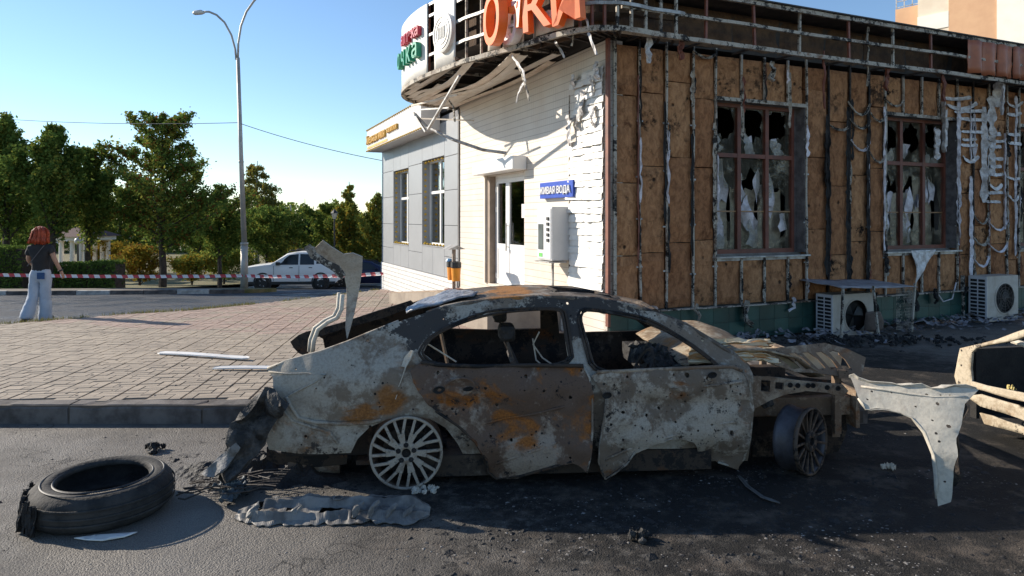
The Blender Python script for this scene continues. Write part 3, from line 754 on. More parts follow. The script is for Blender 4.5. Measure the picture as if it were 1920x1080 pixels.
# ------------------------------------------------------------------ entrance side (local x = 0, outwards is -x)
YG = ly(861); YL = 13.6
D0, D1 = ly(983, 420), ly(913, 420); DZ = (.52, lz(950, 326))
def left_side():
    m = MB()
    m.box(-.0, .25, .02, D0, -.1, 4.3); m.box(-.0, .25, D1, YG, -.1, 4.3); m.box(0, .25, D0, D1, DZ[1], 4.3); m.box(0, .25, D0, D1, -.1, DZ[0])
    m.build('entrance_wall', wall_mat(), bld)
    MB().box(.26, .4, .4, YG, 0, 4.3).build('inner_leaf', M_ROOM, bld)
    # wall edge profiles
    MB().box(-.03, .0, YG - .05, YG, .3, 4.25).build('corner_profile', plain('dark_downpipe', (.18, .17, .165), (.12, .11, .11), 4, .5), bld)
    y = ly(1068, 300); MB().box(-.012, 0, y - .01, y + .01, .3, 3.7).build('joint_profile', M_STUD, bld)
    # heat-curled white siding strips near the corner
    rnd = random.Random(4); proto = []
    for q in range(5):
        N = 10; vs = []; fs = []
        for i in range(N + 1):
            s_ = i / N
            for k in range(4):
                t = k / 3
                droop = .035 * abs(nz(s_ * 4, q, 1)) * (1 - t)
                vs.append((-.015 - (.02 + .06 * (1 - t) * abs(nz(s_ * 3.5 + q * 7, q))) * (1 if k < 3 else .3), s_, t * .115 - droop))
        for i in range(N):
            for k in range(3): fs.append((i * 4 + k, i * 4 + k + 1, (i + 1) * 4 + k + 1, (i + 1) * 4 + k))
        me = bpy.data.meshes.new('siding_strip'); me.from_pydata(vs, [], fs); me.materials.append(M_WHITEPL); proto.append(me)
    y0, y1 = .06, ly(1068, 300) - .03; z = .5
    while z < 3.85:
        top = z > 2.9
        o = bpy.data.objects.new('siding_strip', rnd.choice(proto)); COL.objects.link(o); o.parent = bld
        L = (y1 - y0) * (rnd.uniform(.55, .95) if top else rnd.uniform(.9, 1.0)); o.location = (0, y0 + rnd.uniform(0, .03), z); o.scale = (1.0 + rnd.random() * .6, L, 1); o.rotation_euler = (rnd.uniform(-.03, .03), 0, 0)
        solidify(o, .004, 0); z += .098
    # shreds on top right of this wall
    for i in range(9):
        y = rnd.uniform(.1, 1.0); zz = rnd.uniform(3.3, 4.1); L = rnd.uniform(.2, .45)
        ribbon('torn_siding', [(-.05 - .08 * rnd.random(), y + .1 * nz(k, i), zz - L * k / 4) for k in range(5)], rnd.uniform(.07, .16), M_FILMW, bld, across=(.4, 1, 0), curl=.25, jag=1.2, seed=50 + i)
    # door: recess, frame, two leaves
    xr = .12
    MB().box(-.004, xr + .05, D1 - .16, D1 - .002, DZ[0], DZ[1]).build('door_reveal', plain('reveal_brown', (.30, .23, .18), (.22, .17, .13), 4, .7), bld)
    dr = MB().box(xr, xr + .07, D0, D1 - .16, DZ[1] - .06, DZ[1]).box(xr, xr + .07, D0, D0 + .06, DZ[0], DZ[1] - .06).box(xr, xr + .07, D1 - .22, D1 - .16, DZ[0], DZ[1] - .06).build('door', M_UPVC, bld)
    ya, yb = D0 + .062, D1 - .222; ym = ya + (yb - ya) * .62; zb = DZ[0] + .01; zt = DZ[1] - .065; zm = zb + (zt - zb) * .36
    for (p, q, nm) in ((ya, ym - .003, 'door_leaf'), (ym + .003, yb, 'door_leaf')):
        f = .085
        lf = MB().box(xr - .012, xr + .05, p, p + f, zb, zt).box(xr - .012, xr + .05, q - f, q, zb, zt).box(xr - .011, xr + .049, p + f, q - f, zt - f, zt).box(xr - .011, xr + .049, p + f, q - f, zm - .05, zm + .05).box(xr - .011, xr + .049, p + f, q - f, zb, zb + f).build(nm, M_UPVC, dr)
        MB().box(xr + .0, xr + .03, p + f, q - f, zb + f, zm - .05).build('lower_panel', M_UPVC, lf)
        MB().box(xr + .012, xr + .022, p + f, q - f, zm + .05, zt - f).build('glass_pane', M_GLASSD, lf)
        m = MB()
        for zz in (zb + .15, zb + 1.45, zt - .2): m.box(xr - .03, xr - .012, (p + .005) if p == ya else (q - .035), (p + .035) if p == ya else (q - .005), zz - .05, zz + .05)
        m.build('hinge', M_UPVC, lf)
    MB().tube([(xr - .06, ym - .04, zm - .08), (xr - .06, ym - .04, zm + .45)], .014).bar((xr - .06, ym - .04, zm), (xr, ym - .04, zm), .012).bar((xr - .06, ym - .04, zm + .4), (xr, ym - .04, zm + .4), .012).build('handle', M_GALV, dr)
    MB().box(xr - .016, xr - .013, ya + .1, ya + .28, zm + .55, zm + .8).build('paper_notice', M_WHITEPL, dr)
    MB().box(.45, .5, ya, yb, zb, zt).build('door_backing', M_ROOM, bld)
    # roller shutter box
    y0, y1 = ly(979, 305, -.28), ly(908, 330, -.02)
    MB().box(-.28, -.002, D0 - .12, D1 + .10, DZ[1] + .02, DZ[1] + .26).build('shutter_box', M_UPVC, bld, bevel=.02)
    MB().box(-.05, -.003, D1 - .0, D1 + .06, DZ[0], DZ[1] + .02).build('shutter_guide', M_CREAM, bld)
    # porch: a low slab that ramps down away from the door
    m = MB(); st = [1.4, 3.9, 7.6]
    for a, b in zip(st, st[1:]):
        za, zb = porch_z(a), porch_z(b)
        m.add([(-1.25, a, -.6), (-.01, a, -.6), (-.01, b, -.6), (-1.25, b, -.6), (-1.25, a, za), (-.01, a, za), (-.01, b, zb), (-1.25, b, zb)], [(3, 2, 1, 0), (4, 5, 6, 7), (0, 1, 5, 4), (1, 2, 6, 5), (2, 3, 7, 6), (3, 0, 4, 7)])
    m.build('porch', plain('porch_stone', (.30, .25, .20), (.22, .18, .145), 3, .85, bump=.4), bld)
    y = 1.42
    while y < 7.4:
        for xx in (-1.24, -.83, -.42):
            za, zb = porch_z(y) + .002, porch_z(y + .29) + .002
            MB().add([(xx, y, za), (xx + .40, y, za), (xx + .40, y + .29, zb), (xx, y + .29, zb), (xx, y, za + .02), (xx + .40, y, za + .02), (xx + .40, y + .29, zb + .02), (xx, y + .29, zb + .02)], [(3, 2, 1, 0), (4, 5, 6, 7), (0, 1, 5, 4), (1, 2, 6, 5), (2, 3, 7, 6), (3, 0, 4, 7)]).build('porch_slab', plain('porch_slab', (.34, .26, .19), (.27, .20, .14), 4, .85, bump=.3, var=.12), bld)
        y += .3
def porch_z(y): return lerp_tab([(3.9, .45), (7.6, .06)], y)
def wall_mat():
    t = NT('white_wall_tiles'); x, y, z = t.sep()
    base = t.mix(t.ramp(t.noise(1.3, 5), .35, .7), (.66, .61, .54), (.60, .54, .47))
    # fine tile joints: brick courses
    row = t.math('DIVIDE', z, .115); fr = t.math('FRACT', row); hj = t.ramp(fr, .04, .13, True)
    sh = t.math('MULTIPLY', t.math('FLOOR', t.math('MULTIPLY', row, .5)), 0)
    fy = t.math('FRACT', t.math('DIVIDE', y, .075)); vj = t.ramp(fy, .0, .08, True)
    n = t.ramp(t.noise(1.1, 4), .42, .58); zt = t.ramp(z, 1.9, 3.2)
    col = t.mix(t.math('MULTIPLY', hj, .75), base, (.25, .20, .16))
    col = t.mix(t.math('MULTIPLY', t.math('MULTIPLY', vj, zt), t.math('MULTIPLY', t.ramp(t.noise(3, 4), .42, .55), .8)), col, (.22, .17, .14))
    big = t.math('FRACT', t.math('DIVIDE', y, .6)); col = t.mix(t.math('MULTIPLY', t.ramp(big, .0, .02, True), .25), col, (.45, .36, .28))
    col = t.mix(t.math('MULTIPLY', t.ramp(t.noise(.8, 6, .7), .52, .72), .35), col, (.60, .46, .34))
    t.bump(t.math('ADD', hj, t.math('MULTIPLY', vj, .5)), -.25, .006)
    return t.fin(col, .5)
left_side()

def grey_shop():
    g = bld
    cu = [858, 835.5, 793.5, 768, 739.5, 720.5]
    ys = [ly(u) for u in cu]; ys[0] = YG + .01; ys[-1] = YL
    zs = [lz(850, v) for v in (523, 483, 423, 356, 291, 222)]
    zs2 = [zs[0], (zs[0] + zs[1]) / 2 + .1] + [z - .45 for z in zs[2:]] + [zs[-1]]
    win = {1: (lz(815, 461), lz(815, 297)), 3: (lz(755, 458), lz(755, 318))}
    MB().box(.02, .3, YG, YL, -.8, 4.2).build('shop_wall', plain('grey_backing', (.30, .30, .31), (.25, .25, .26), 3, .8), g) if False else None
    m = MB()
    for i in range(5):
        a, b = ys[i], ys[i + 1]
        if i in win:
            w = win[i]; m.box(.02, .3, a, b, -.8, w[0]); m.box(.02, .3, a, b, w[1], 4.25)
        else: m.box(.02, .3, a, b, -.8, 4.25)
    m.build('shop_wall', plain('grey_backing', (.16, .16, .17), (.12, .12, .13), 3, .8), g)
    MB().box(.9, 1.0, YG, YL, -.2, 4.2).build('shop_interior', M_ROOM, g)
    for i in range(5):
        a, b = ys[i] + .006, ys[i + 1] - .006; zz = zs if i % 2 == 0 else zs2
        bands = [(zz[k], zz[k + 1]) for k in range(len(zz) - 1)]
        if i in win:
            w = win[i]; bands = [(zs[0], (zs[0] + w[0]) / 2), ((zs[0] + w[0]) / 2, w[0]), (w[1], zs[-1])]
            half = (a + b) / 2
            for (p, q) in ((bands[0][0], w[0]), (w[1], zs[-1])):
                for (c, d) in ((a, half - .005), (half + .005, b)):
                    MB().box(-.03, .018, c, d, p + .006, q - .006).build('facade_panel', M_GREYPANEL, g, bevel=.004)
            # window set back in its reveal, bulbs round the opening
            wf = MB().box(.17, .23, a, b, w[0], w[0] + .06).box(.17, .23, a, b, w[1] - .06, w[1]).box(.171, .229, a, a + .06, w[0] + .06, w[1] - .06).box(.171, .229, b - .06, b, w[0] + .06, w[1] - .06).box(.168, .232, (a + b) / 2 - .04, (a + b) / 2 + .04, w[0] + .06, w[1] - .06).build('shop_window', M_UPVC, g)
            zt = w[0] + (w[1] - w[0]) * .62
            MB().box(.166, .234, a + .06, (a + b) / 2 - .04, zt - .035, zt + .035).box(.166, .234, (a + b) / 2 + .04, b - .06, zt - .035, zt + .035).build('transom', M_UPVC, wf)
            for (c, d) in ((a + .06, (a + b) / 2 - .04), ((a + b) / 2 + .04, b - .06)):
                for (p, q) in ((w[0] + .06, zt - .035), (zt + .035, w[1] - .06)): MB().box(.195, .203, c, d, p, q).build('pane', M_GLASS, wf)
            MB().box(.26, .27, a + .1, b - .1, w[0], w[0] + (w[1] - w[0]) * .5).build('window_display', plain('display', (.35, .38, .36), (.2, .22, .2), 9, .6), wf)
            MB().box(-.03, .17, a - .004, a, w[0], w[1]).box(-.03, .17, b, b + .004, w[0], w[1]).box(-.05, .17, a, b, w[0] - .02, w[0]).build('window_lining', M_GREYPANEL, wf)
            m = MB(); n = 14
            for k in range(n + 1):
                zz_ = w[0] + .05 + (w[1] - w[0] - .1) * k / n
                m.lathe([(.001, -.03), (.03, -.015), (.036, .007), (.001, .032)], (.05, b - .03, zz_), (0, -1, 0), 6)
            for k in range(7):
                yy = a + (b - a) * (k + .5) / 7
                m.lathe([(.001, -.03), (.03, -.015), (.036, .007), (.001, .032)], (.05, yy, w[1] - .03), (0, 0, -1), 6); m.lathe([(.001, -.03), (.03, -.015), (.036, .007), (.001, .032)], (.0, yy, w[0] + .03), (0, 0, 1), 6)
            tag(m.build('bulb_garland', M_BULB, wf), kind='stuff')
        else:
            for (p, q) in bands: MB().box(-.03, .018, a, b, p + .006, q - .006).build('facade_panel', M_GREYPANEL, g, bevel=.004)
    MB().box(-.06, .02, YG + .02, YL, -.9, zs[0] - .01).build('shop_plinth', plain('white_brick_base', (.62, .61, .60), (.5, .49, .48), 9, .7, bump=.4, fine=20), g)
    for k in range(7):
        MB().box(-.068, -.06, YG + .02, YL, zs[0] - .10 - k * .12, zs[0] - .095 - k * .12).build('base_course_joint', M_KERB, g)
    MB().box(.0, 6, YL - .02, YL, -.9, 4.2).build('end_wall', M_GREYPANEL, g)
    # beer shop fascia box with lettering
    fs = empty('shop_fascia_sign', (BF[0], BF[1], 0), TH); tag(fs, 'grey box sign with yellow Cyrillic lettering and bulb rows above grey shopfront', 'sign')
    z0, z1 = 3.92, 4.62; ya = YG + 1.3
    MB().box(-.5, -.031, ya, YL + .02, z0, z1).build('sign_box', plain('sign_grey', (.55, .54, .53), (.48, .47, .46), 2, .5), fs)
    MB().box(-.512, -.501, YL - 2.7, YL - .05, z0 + .08, z0 + .14).build('underline', M_YEL, fs)
    text_obj('lettering', 'Хмельная миля', .36, M_YEL, fs, (-.53, YL - .06, z0 + .22), 'left', .03, fit=2.5)
    text_obj('lettering', 'напитки', .24, M_YEL, fs, (-.53, YL - 2.8, z0 + .28), 'left', .03, fit=1.1)
    m = MB()
    for k in range(34):
        y = ya + (YL - ya) * k / 33
        for z in (z0 + .02, z1 - .02): m.lathe([(.001, -.025), (.025, -.01), (.03, .005), (.001, .027)], (-.52, y, z), (-1, 0, 0), 6)
    tag(m.build('bulb_row', M_BULB, fs), kind='stuff')
M_BULB = plain('amber_bulb', (.75, .48, .06), (.6, .36, .04), 3, .3, 0, 0)
M_YEL = plain('yellow_sign_face', (.68, .42, .08), (.55, .32, .05), 3, .5, 0, .05)

def text_mesh(body, size, extrude, off=0.0):
    c = bpy.data.curves.new('t', 'FONT'); c.body = body; c.size = size; c.extrude = extrude; c.offset = off; c.align_x = 'LEFT'; c.resolution_u = 4
    o = bpy.data.objects.new('t', c); COL.objects.link(o); bpy.context.view_layer.update()
    me = bpy.data.meshes.new_from_object(o.evaluated_get(bpy.context.evaluated_depsgraph_get()))
    bpy.data.objects.remove(o); bpy.data.curves.remove(c); me.polygons.foreach_set('use_smooth', [False] * len(me.polygons)); return me
def text_obj(name, body, size, mat, parent, loc, side, ext=.02, fit=None, off=0):
    """lettering on a wall: side 'left' = on the entrance side (reads along -y), 'right' = along +x"""
    mx = lambda m: max(v.co.x for v in m.vertices)
    full = text_mesh(body, size, ext, off); k = fit / (mx(full) - min(v.co.x for v in full.vertices)) if fit else 1
    for i, ch in enumerate(body):
        if ch == ' ': continue
        me = text_mesh(ch, size, ext, off); dx = mx(text_mesh(body[:i + 1], size, ext, off)) - mx(me)
        for v in me.vertices:
            x, y, z = (v.co.x + dx) * k, v.co.y, v.co.z
            v.co = (-z, -x, y) if side == 'left' else (x, -z, y)
        me.materials.clear(); setmat(me, mat); o = bpy.data.objects.new('letter', me); COL.objects.link(o); o.parent = parent; o.location = loc
grey_shop()

# ------------------------------------------------------------------ curved canopy with the broken fascia
CTRL = [(.9, -.52), (.35, -.53), (-.2, -.55), (-.55, -.35), (-.77, .07), (-1.04, 1.0), (-1.33, 1.85), (-1.53, 2.85), (-1.67, 3.8), (-1.62, 4.84), (-1.35, 5.6), (-.85, 6.15), (-.02, 6.4)]
def catmull(P, n=10):
    out = []
    for i in range(len(P) - 1):
        p0 = P[max(i - 1, 0)]; p1 = P[i]; p2 = P[i + 1]; p3 = P[min(i + 2, len(P) - 1)]
        for k in range(n):
            t = k / n
            out.append(tuple(.5 * (2 * p1[j] + (p2[j] - p0[j]) * t + (2 * p0[j] - 5 * p1[j] + 4 * p2[j] - p3[j]) * t * t + (3 * p1[j] - p0[j] - 3 * p2[j] + p3[j]) * t ** 3) for j in (0, 1)))
    return out + [P[-1]]
ARC = catmull(CTRL)
def bworld(x, y):
    c, s = math.cos(TH), math.sin(TH); return BF[0] + c * x - s * y, BF[1] + s * x + c * y
def arc_u(i): X, Y = bworld(*ARC[i]); return 960 + F * X / Y
def arc_at(u):
    for i in range(len(ARC) - 1):
        a, b = arc_u(i), arc_u(i + 1)
        if (a - u) * (b - u) <= 0 and a != b: return i + (u - a) / (b - a)
    return len(ARC) - 1.0
def arc_p(t, off=0.0):
    t = min(max(t, 0), len(ARC) - 1.001); i = int(t); f = t - i; a, b = ARC[i], ARC[i + 1]
    dx, dy = b[0] - a[0], b[1] - a[1]; L = math.hypot(dx, dy); nx, ny = -dy / L, dx / L   # outwards
    return (a[0] + dx * f + nx * off, a[1] + dy * f + ny * off, (dx / L, dy / L))
CZ0, CZ1 = 4.28, 5.52
def canopy():
    cn = bld
    T = len(ARC) - 1
    def strip(name, t0, t1, z0, z1, mat, off=.03, th=.012, wob=.0):
        n = max(2, int((t1 - t0) * 1.5)); vs = []; K = max(1, int((z1 - z0) / .2))
        for i in range(n + 1):
            x, y, _ = arc_p(t0 + (t1 - t0) * i / n, off)
            for k in range(K + 1):
                z = z0 + (z1 - z0) * k / K; vs.append((x + wob * nz(i * .5, z * 3), y, z))
        K += 1
        return solidify(mobj(name, vs, [(i * K + k, i * K + k + 1, (i + 1) * K + k + 1, (i + 1) * K + k) for i in range(n) for k in range(K - 1)], mat, cn, True), th, 0)
    tA = arc_at(805)
    strip('fascia_panel', tA, T, CZ0, CZ1, M_WHITEPL)
    strip('fascia_panel', arc_at(857), arc_at(818), CZ0 + .04, CZ1, M_WHITEPL)
    strip('fascia_panel', arc_at(941), arc_at(918), CZ0 + .05, CZ0 + .5, M_FASBEIGE, wob=.03)
    strip('fascia_panel', arc_at(1078), arc_at(1008), CZ0 + .06, CZ0 + .36, M_FASBEIGE, wob=.02)
    strip('fascia_panel', arc_at(985), arc_at(945), CZ0 + .03, CZ0 + .22, M_FASBEIGE, wob=.03)
    strip('fascia_backing', 4, T - 4, CZ0 + .05, CZ1 - .03, M_WOOLD, off=-.42, th=.02)
    # rails
    for z, nm in ((CZ0, 'canopy_edge_rail'), (4.62, 'canopy_rail'), (4.97, 'canopy_rail'), (5.3, 'canopy_rail'), (5.5, 'canopy_rail')):
        m = MB(); prev = None; t = 0
        while t <= T + .01:
            x, y, _ = arc_p(t, .0 if z != CZ0 else .02); p = Vector((x, y, z + .01 * nz(t * .3, z)))
            if prev is not None: m.bar(prev, p, .035 if z != CZ0 else .06, .045 if z != CZ0 else .07)
            prev = p; t += 2
        m.build(nm, M_GALV if z != CZ0 else M_STUD, cn)
    t = 3.0
    while t < T - 2:
        x, y, _ = arc_p(t, -.02); MB().bar((x, y, CZ0), (x, y, 5.5), .035).build('canopy_post', M_STUD if int(t) % 2 else M_RUSTRED, cn)
        xi, yi, _ = arc_p(t, -.4); MB().bar((x, y, CZ0 + .06), (xi + .3, yi + .1, CZ0 + .06), .03).build('canopy_bracket', M_BLACKMETAL, cn); t += 4.2
    MB().add([(x, y, 5.53) for x, y in ARC] + [(1.0, 6.4, 5.53), (1.0, -.5, 5.53)], [tuple(range(len(ARC) + 2))]).build('canopy_roof', M_BLACKMETAL, cn)
    # soffit boards follow the wall; some sag, some are gone
    rnd = random.Random(2); d = .04; k = 0
    while d < 1.62:
        inside = [y for x, y in ARC if -x >= d + .1]
        if len(inside) > 1:
            y0, y1 = max(min(inside) + .05, .02), max(inside) - .05
            gone = {2: (.0, 2.2), 3: (.0, 2.9), 6: (1.2, 3.6), 7: (.0, 3.9), 10: (2.0, 4.0)}
            if k in gone: y0 = max(y0, gone[k][1])
            elif k in (0, 1, 4, 5): y0 = max(y0, 1.0 + .5 * rnd.random())
            if y1 - y0 > .3:
                N = 16; vs = []; sag = rnd.uniform(.0, .05) + (.10 if k in (4, 5, 8) else 0)
                for i in range(N + 1):
                    s_ = i / N; z = CZ0 + .015 - sag * math.sin(math.pi * min(1, s_ * 1.2)) * (1 - s_) * 2 - .008 * rnd.random()
                    for q, xx in enumerate((-d, -d - .07, -d - .145)): vs.append((xx, y0 + (y1 - y0) * s_, z - (.012 if q == 1 else 0) - .02 * sag * q))
                solidify(mobj('soffit_board', vs, [(i * 3 + q, i * 3 + q + 1, (i + 1) * 3 + q + 1, (i + 1) * 3 + q) for i in range(N) for q in (0, 1)], M_FASBEIGE if rnd.random() < .4 else M_SOFFIT, cn), .008, 0)
        d += .15; k += 1
    MB().add([(x + .02, y, CZ0 + .22) for x, y in ARC] + [(.0, 6.3, CZ0 + .22), (.0, -.4, CZ0 + .22)], [tuple(range(len(ARC) + 2))]).build('canopy_ceiling', M_BLACKMETAL, cn)
    for y in (1.2, 2.2, 3.2, 4.2, 5.2):
        MB().bar((-.02, y, CZ0 + .08), (-1.5 if y > 2 else -1.0, y, CZ0 + .08), .035, .05).build('soffit_joist', M_STUD, cn)
    # broken bars dangling below
    def pb(u, v, x): y, z = on_x(BF, u, v, x); return (x, y, z)
    MB().bar(pb(862, 142, -1.45), pb(803, 242, -1.35), .045, .035).build('dangling_bar', M_GALV, cn)
    MB().tube([pb(778, 214, -1.5), pb(800, 238, -1.3), pb(850, 262, -1.0), pb(905, 281, -.55), pb(950, 287, -.2)], .03, 6).build('dangling_bar', M_GALV, cn)
    MB().bar(pb(776, 212, -1.5), pb(798, 247, -1.4), .035).build('dangling_bar', M_GALV, cn)
    MB().bar(pb(768, 207, -1.55), pb(842, 202, -1.2), .025).build('dangling_bar', M_GALV, cn)
    MB().bar(pb(783, 222, -1.3), pb(888, 226, -.6), .025).build('dangling_bar', M_FASBEIGE, cn)
    MB().bar(pb(772, 198, -1.4), pb(858, 178, -1.1), .03).build('dangling_bar', M_FASBEIGE, cn)
    for i, (us) in enumerate([[(963, 105), (975, 130), (985, 160), (992, 188)], [(960, 105), (982, 135), (984, 152), (972, 175), (968, 192)], [(842, 188), (850, 200), (853, 228)], [(1040, 78), (1052, 95), (1058, 108)], [(1073, 50), (1075, 70), (1072, 86)], [(1103, 62), (1112, 84), (1118, 102)], [(1010, 62), (1014, 80), (1015, 90)], [(1098, 35), (1104, 52)]]):
        ribbon('dangling_shred', [pb(u, v, -1.0 if u < 1000 else -.6) for u, v in us], .05, M_FILMW if i % 2 else M_STUD, cn, across=(.5, 1, 0), curl=.5, jag=.5, seed=80 + i)
M_FASBEIGE = plain('scorched_white_panel', (.68, .60, .50), (.48, .38, .29), 4, .55, 0, .15, .004)
M_SOFFIT = plain('soffit_board', (.60, .55, .48), (.50, .44, .37), 3, .55, 0, .1, .003, .08)
canopy()

# ------------------------------------------------------------------ signs on the canopy and the entrance wall
def arc_frame(u, off):
    t = arc_at(u); x, y, (dx, dy) = arc_p(t, 0); n = Vector((dy, -dx, 0))
    if n.dot(Vector((-1, -.4, 0))) < 0: n = -n
    p = Vector((x, y, 0)) + n * off; tx = Vector((-dx, -dy, 0))
    return p, tx.normalized(), n.normalized()
def place_letter(name, ch, u, v, hpx, mats, parent, off, tilt=0, yaw=0, thick=.06, wide=1.0):
    p, tx, n = arc_frame(u, off); X, Y = bworld(p.x, p.y); z = H + (VH - v) / F * Y; hgt = hpx / F * Y
    me = text_mesh(ch, 1, 0, .012); ys = [q.co.y for q in me.vertices]; xs = [q.co.x for q in me.vertices]
    k = hgt / (max(ys) - min(ys)); cx = (max(xs) + min(xs)) / 2; cy = (max(ys) + min(ys)) / 2
    # extrude by hand so that faces and returns get different colours
    bm = bmesh.new(); bm.from_mesh(me); bmesh.ops.dissolve_limit(bm, angle_limit=.01, verts=bm.verts, edges=bm.edges)
    r = bmesh.ops.extrude_face_region(bm, geom=list(bm.faces)); bm.normal_update()
    top = [g for g in r['geom'] if isinstance(g, bmesh.types.BMVert)]
    for q in top: q.co.z += 1
    for f in bm.faces: f.material_index = 0 if abs(f.normal.z) > .9 and f.calc_center_median().z > .5 else 1
    bm.to_mesh(me); bm.free()
    ca, sa = math.cos(tilt), math.sin(tilt); cyw, syw = math.cos(yaw), math.sin(yaw)
    for q in me.vertices:
        a, b, c = (q.co.x - cx) * k * wide, (q.co.y - cy) * k, (q.co.z - .5) * thick * 2
        a, b = a * ca - b * sa, a * sa + b * ca; a, c = a * cyw - c * syw, a * syw + c * cyw
        q.co = p + tx * a + n * c + Vector((0, 0, z + b))
    me.materials.clear(); setmat(me, mats); o = bpy.data.objects.new(name, me); COL.objects.link(o); o.parent = parent; return o
def signs():
    org = plain('orange_letter_face', (.95, .20, .03), (.85, .16, .025), 3, .4, 0, .03); red = plain('red_letter_return', (.62, .05, .04), (.5, .04, .03), 3, .4, 0, .05)
    wht = plain('letter_white', (.78, .74, .74), (.68, .62, .62), 3, .5, 0, .05)
    s = empty('orange_letter_sign', (BF[0], BF[1], 0), TH); tag(s, 'large orange channel letters ОЧКИ hanging loose on the curved canopy', 'sign')
    O = place_letter('letter', 'О', 950, 36, 98, [org, wht], s, .22, .10, .35, .07)
    place_letter('letter_back', 'О', 968, 44, 80, [wht, red], s, .08, .1, .25, .06)
    place_letter('letter', 'Ч', 984, 14, 80, [org, org], s, .20, -.12, .1, .05)
    place_letter('letter', 'К', 1026, 12, 88, [org, red], s, .16, .05, -.1, .06)
    place_letter('letter', 'И', 1078, 2, 84, [org, red], s, .18, .08, .1, .06)
    rr = plain('red_sign', (.52, .02, .05), (.42, .018, .04), 3, .4, 0, .03); gg = plain('green_sign', (.012, .30, .16), (.01, .24, .13), 3, .4, 0, .03)
    s2 = empty('red_pharmacy_sign', (BF[0], BF[1], 0), TH); tag(s2, 'small red lettering аптека at the left end of the curved fascia', 'sign')
    for ch, u in zip('аптека', (764.5, 769.5, 775, 780.5, 786, 791.5)): place_letter('letter', ch, u, 78 - (u - 764) * .75, 19, [rr, rr], s2, .08, 0, 0, .04, .95)
    s3 = empty('green_pharmacy_sign', (BF[0], BF[1], 0), TH); tag(s3, 'green lettering очка below the red word at the left end of the canopy', 'sign')
    for ch, u in zip('очка', (760, 768, 778.5, 789.5)): place_letter('letter', ch, u, 116 - (u - 760) * .75, 30, [gg, gg], s3, .09, 0, 0, .05, 1.0)
    s4 = empty('emblem_disc', (BF[0], BF[1], 0), TH); tag(s4, 'round white embossed disc on the curved canopy fascia', 'sign')
    p, tx, n = arc_frame(839, .06); X, Y = bworld(p.x, p.y); z = H + (VH - 62) / F * Y; r = 37 / F * Y
    MB().lathe([(.001, .05), (r * .9, .05), (r, .04), (r, -.03)], p + Vector((0, 0, z)), n, 40).build('disc', M_WHITEPL, s4)
    m = MB()
    for q in (.78, .55): m.lathe([(r * q, .05), (r * q, .062), (r * (q + .05), .062), (r * (q + .05), .05)], p + Vector((0, 0, z)), n, 36)
    for i in range(5):
        a = tx * r * (-.32 + .16 * i); m.bar(p + Vector((0, 0, z - r * .3)) + a + n * .055, p + Vector((0, 0, z + r * .3)) + a + n * .055, r * .07, .015)
    m.build('embossing', M_WHITEPL, s4)
    # blue sign
    s5 = empty('blue_water_sign', (BF[0], BF[1], 0), TH); tag(s5, 'blue rectangular sign with white lettering ЖИВАЯ ВОДА on the white wall', 'sign')
    y0, y1 = ly(1074, 352, -.09), ly(1012, 358, -.09); z0, z1 = lz(1043, 371, -.09), lz(1043, 340, -.09)
    MB().box(-.09, -.004, y0, y1, z0, z1).build('sign_board', plain('blue_sign', (.01, .06, .42), (.01, .05, .34), 3, .4, 0, .02), s5, bevel=.006)
    text_obj('lettering', 'ЖИВАЯ ВОДА', (z1 - z0) * .62, M_UPVC, s5, (-.104, y1 - .03, z0 + (z1 - z0) * .27), 'left', .012, fit=(y1 - y0) * .92, off=0)
signs()

def dispenser():
    d = .34; y0, y1 = ly(1035, 440, -d), ly(1008, 440, -d); z0, z1 = lz(1022, 488, -d), lz(1022, 388, -d)
    e = empty('water_dispenser', (BF[0], BF[1], 0), TH); tag(e, 'white and grey wall-mounted water vending machine below the blue sign', 'vending machine')
    MB().box(-d, -.004, y0, y1, z0, z1).build('cabinet', plain('cabinet_grey', (.60, .59, .58), (.52, .51, .50), 2, .45), e, bevel=.015)
    MB().box(-d - .012, -d - .001, y0 + .03, y1 - .03, z0 + .03, z1 - .03).build('front_panel', M_UPVC, e)
    yc = (y0 + y1) / 2
    MB().box(-d - .02, -d - .0125, yc + .02, y1 - .06, z0 + (z1 - z0) * .2, z0 + (z1 - z0) * .68).build('filling_niche', plain('niche', (.10, .12, .12), (.06, .07, .07), 4, .3), e)
    m = MB()
    for k in range(5): m.box(-d - .03, -d - .0125, y0 + .07, y0 + .14, z0 + (z1 - z0) * (.35 + .1 * k), z0 + (z1 - z0) * (.41 + .1 * k))
    m.build('button', M_BLACKPL, e)
    MB().box(-d - .018, -d - .0125, yc + .05, y1 - .08, z0 + .05, z0 + .11).build('green_sticker', plain('green_sticker', (.15, .55, .12), None, 3, .5), e)
    MB().bar((-.25, y0 - .02, z0 - .02), (-.25, y1 + .02, z0 - .02), .3, .02).bar((-.2, yc, z0 - .03), (-.2, yc, .46), .03).build('shelf_bracket', M_GALV, e)
dispenser()

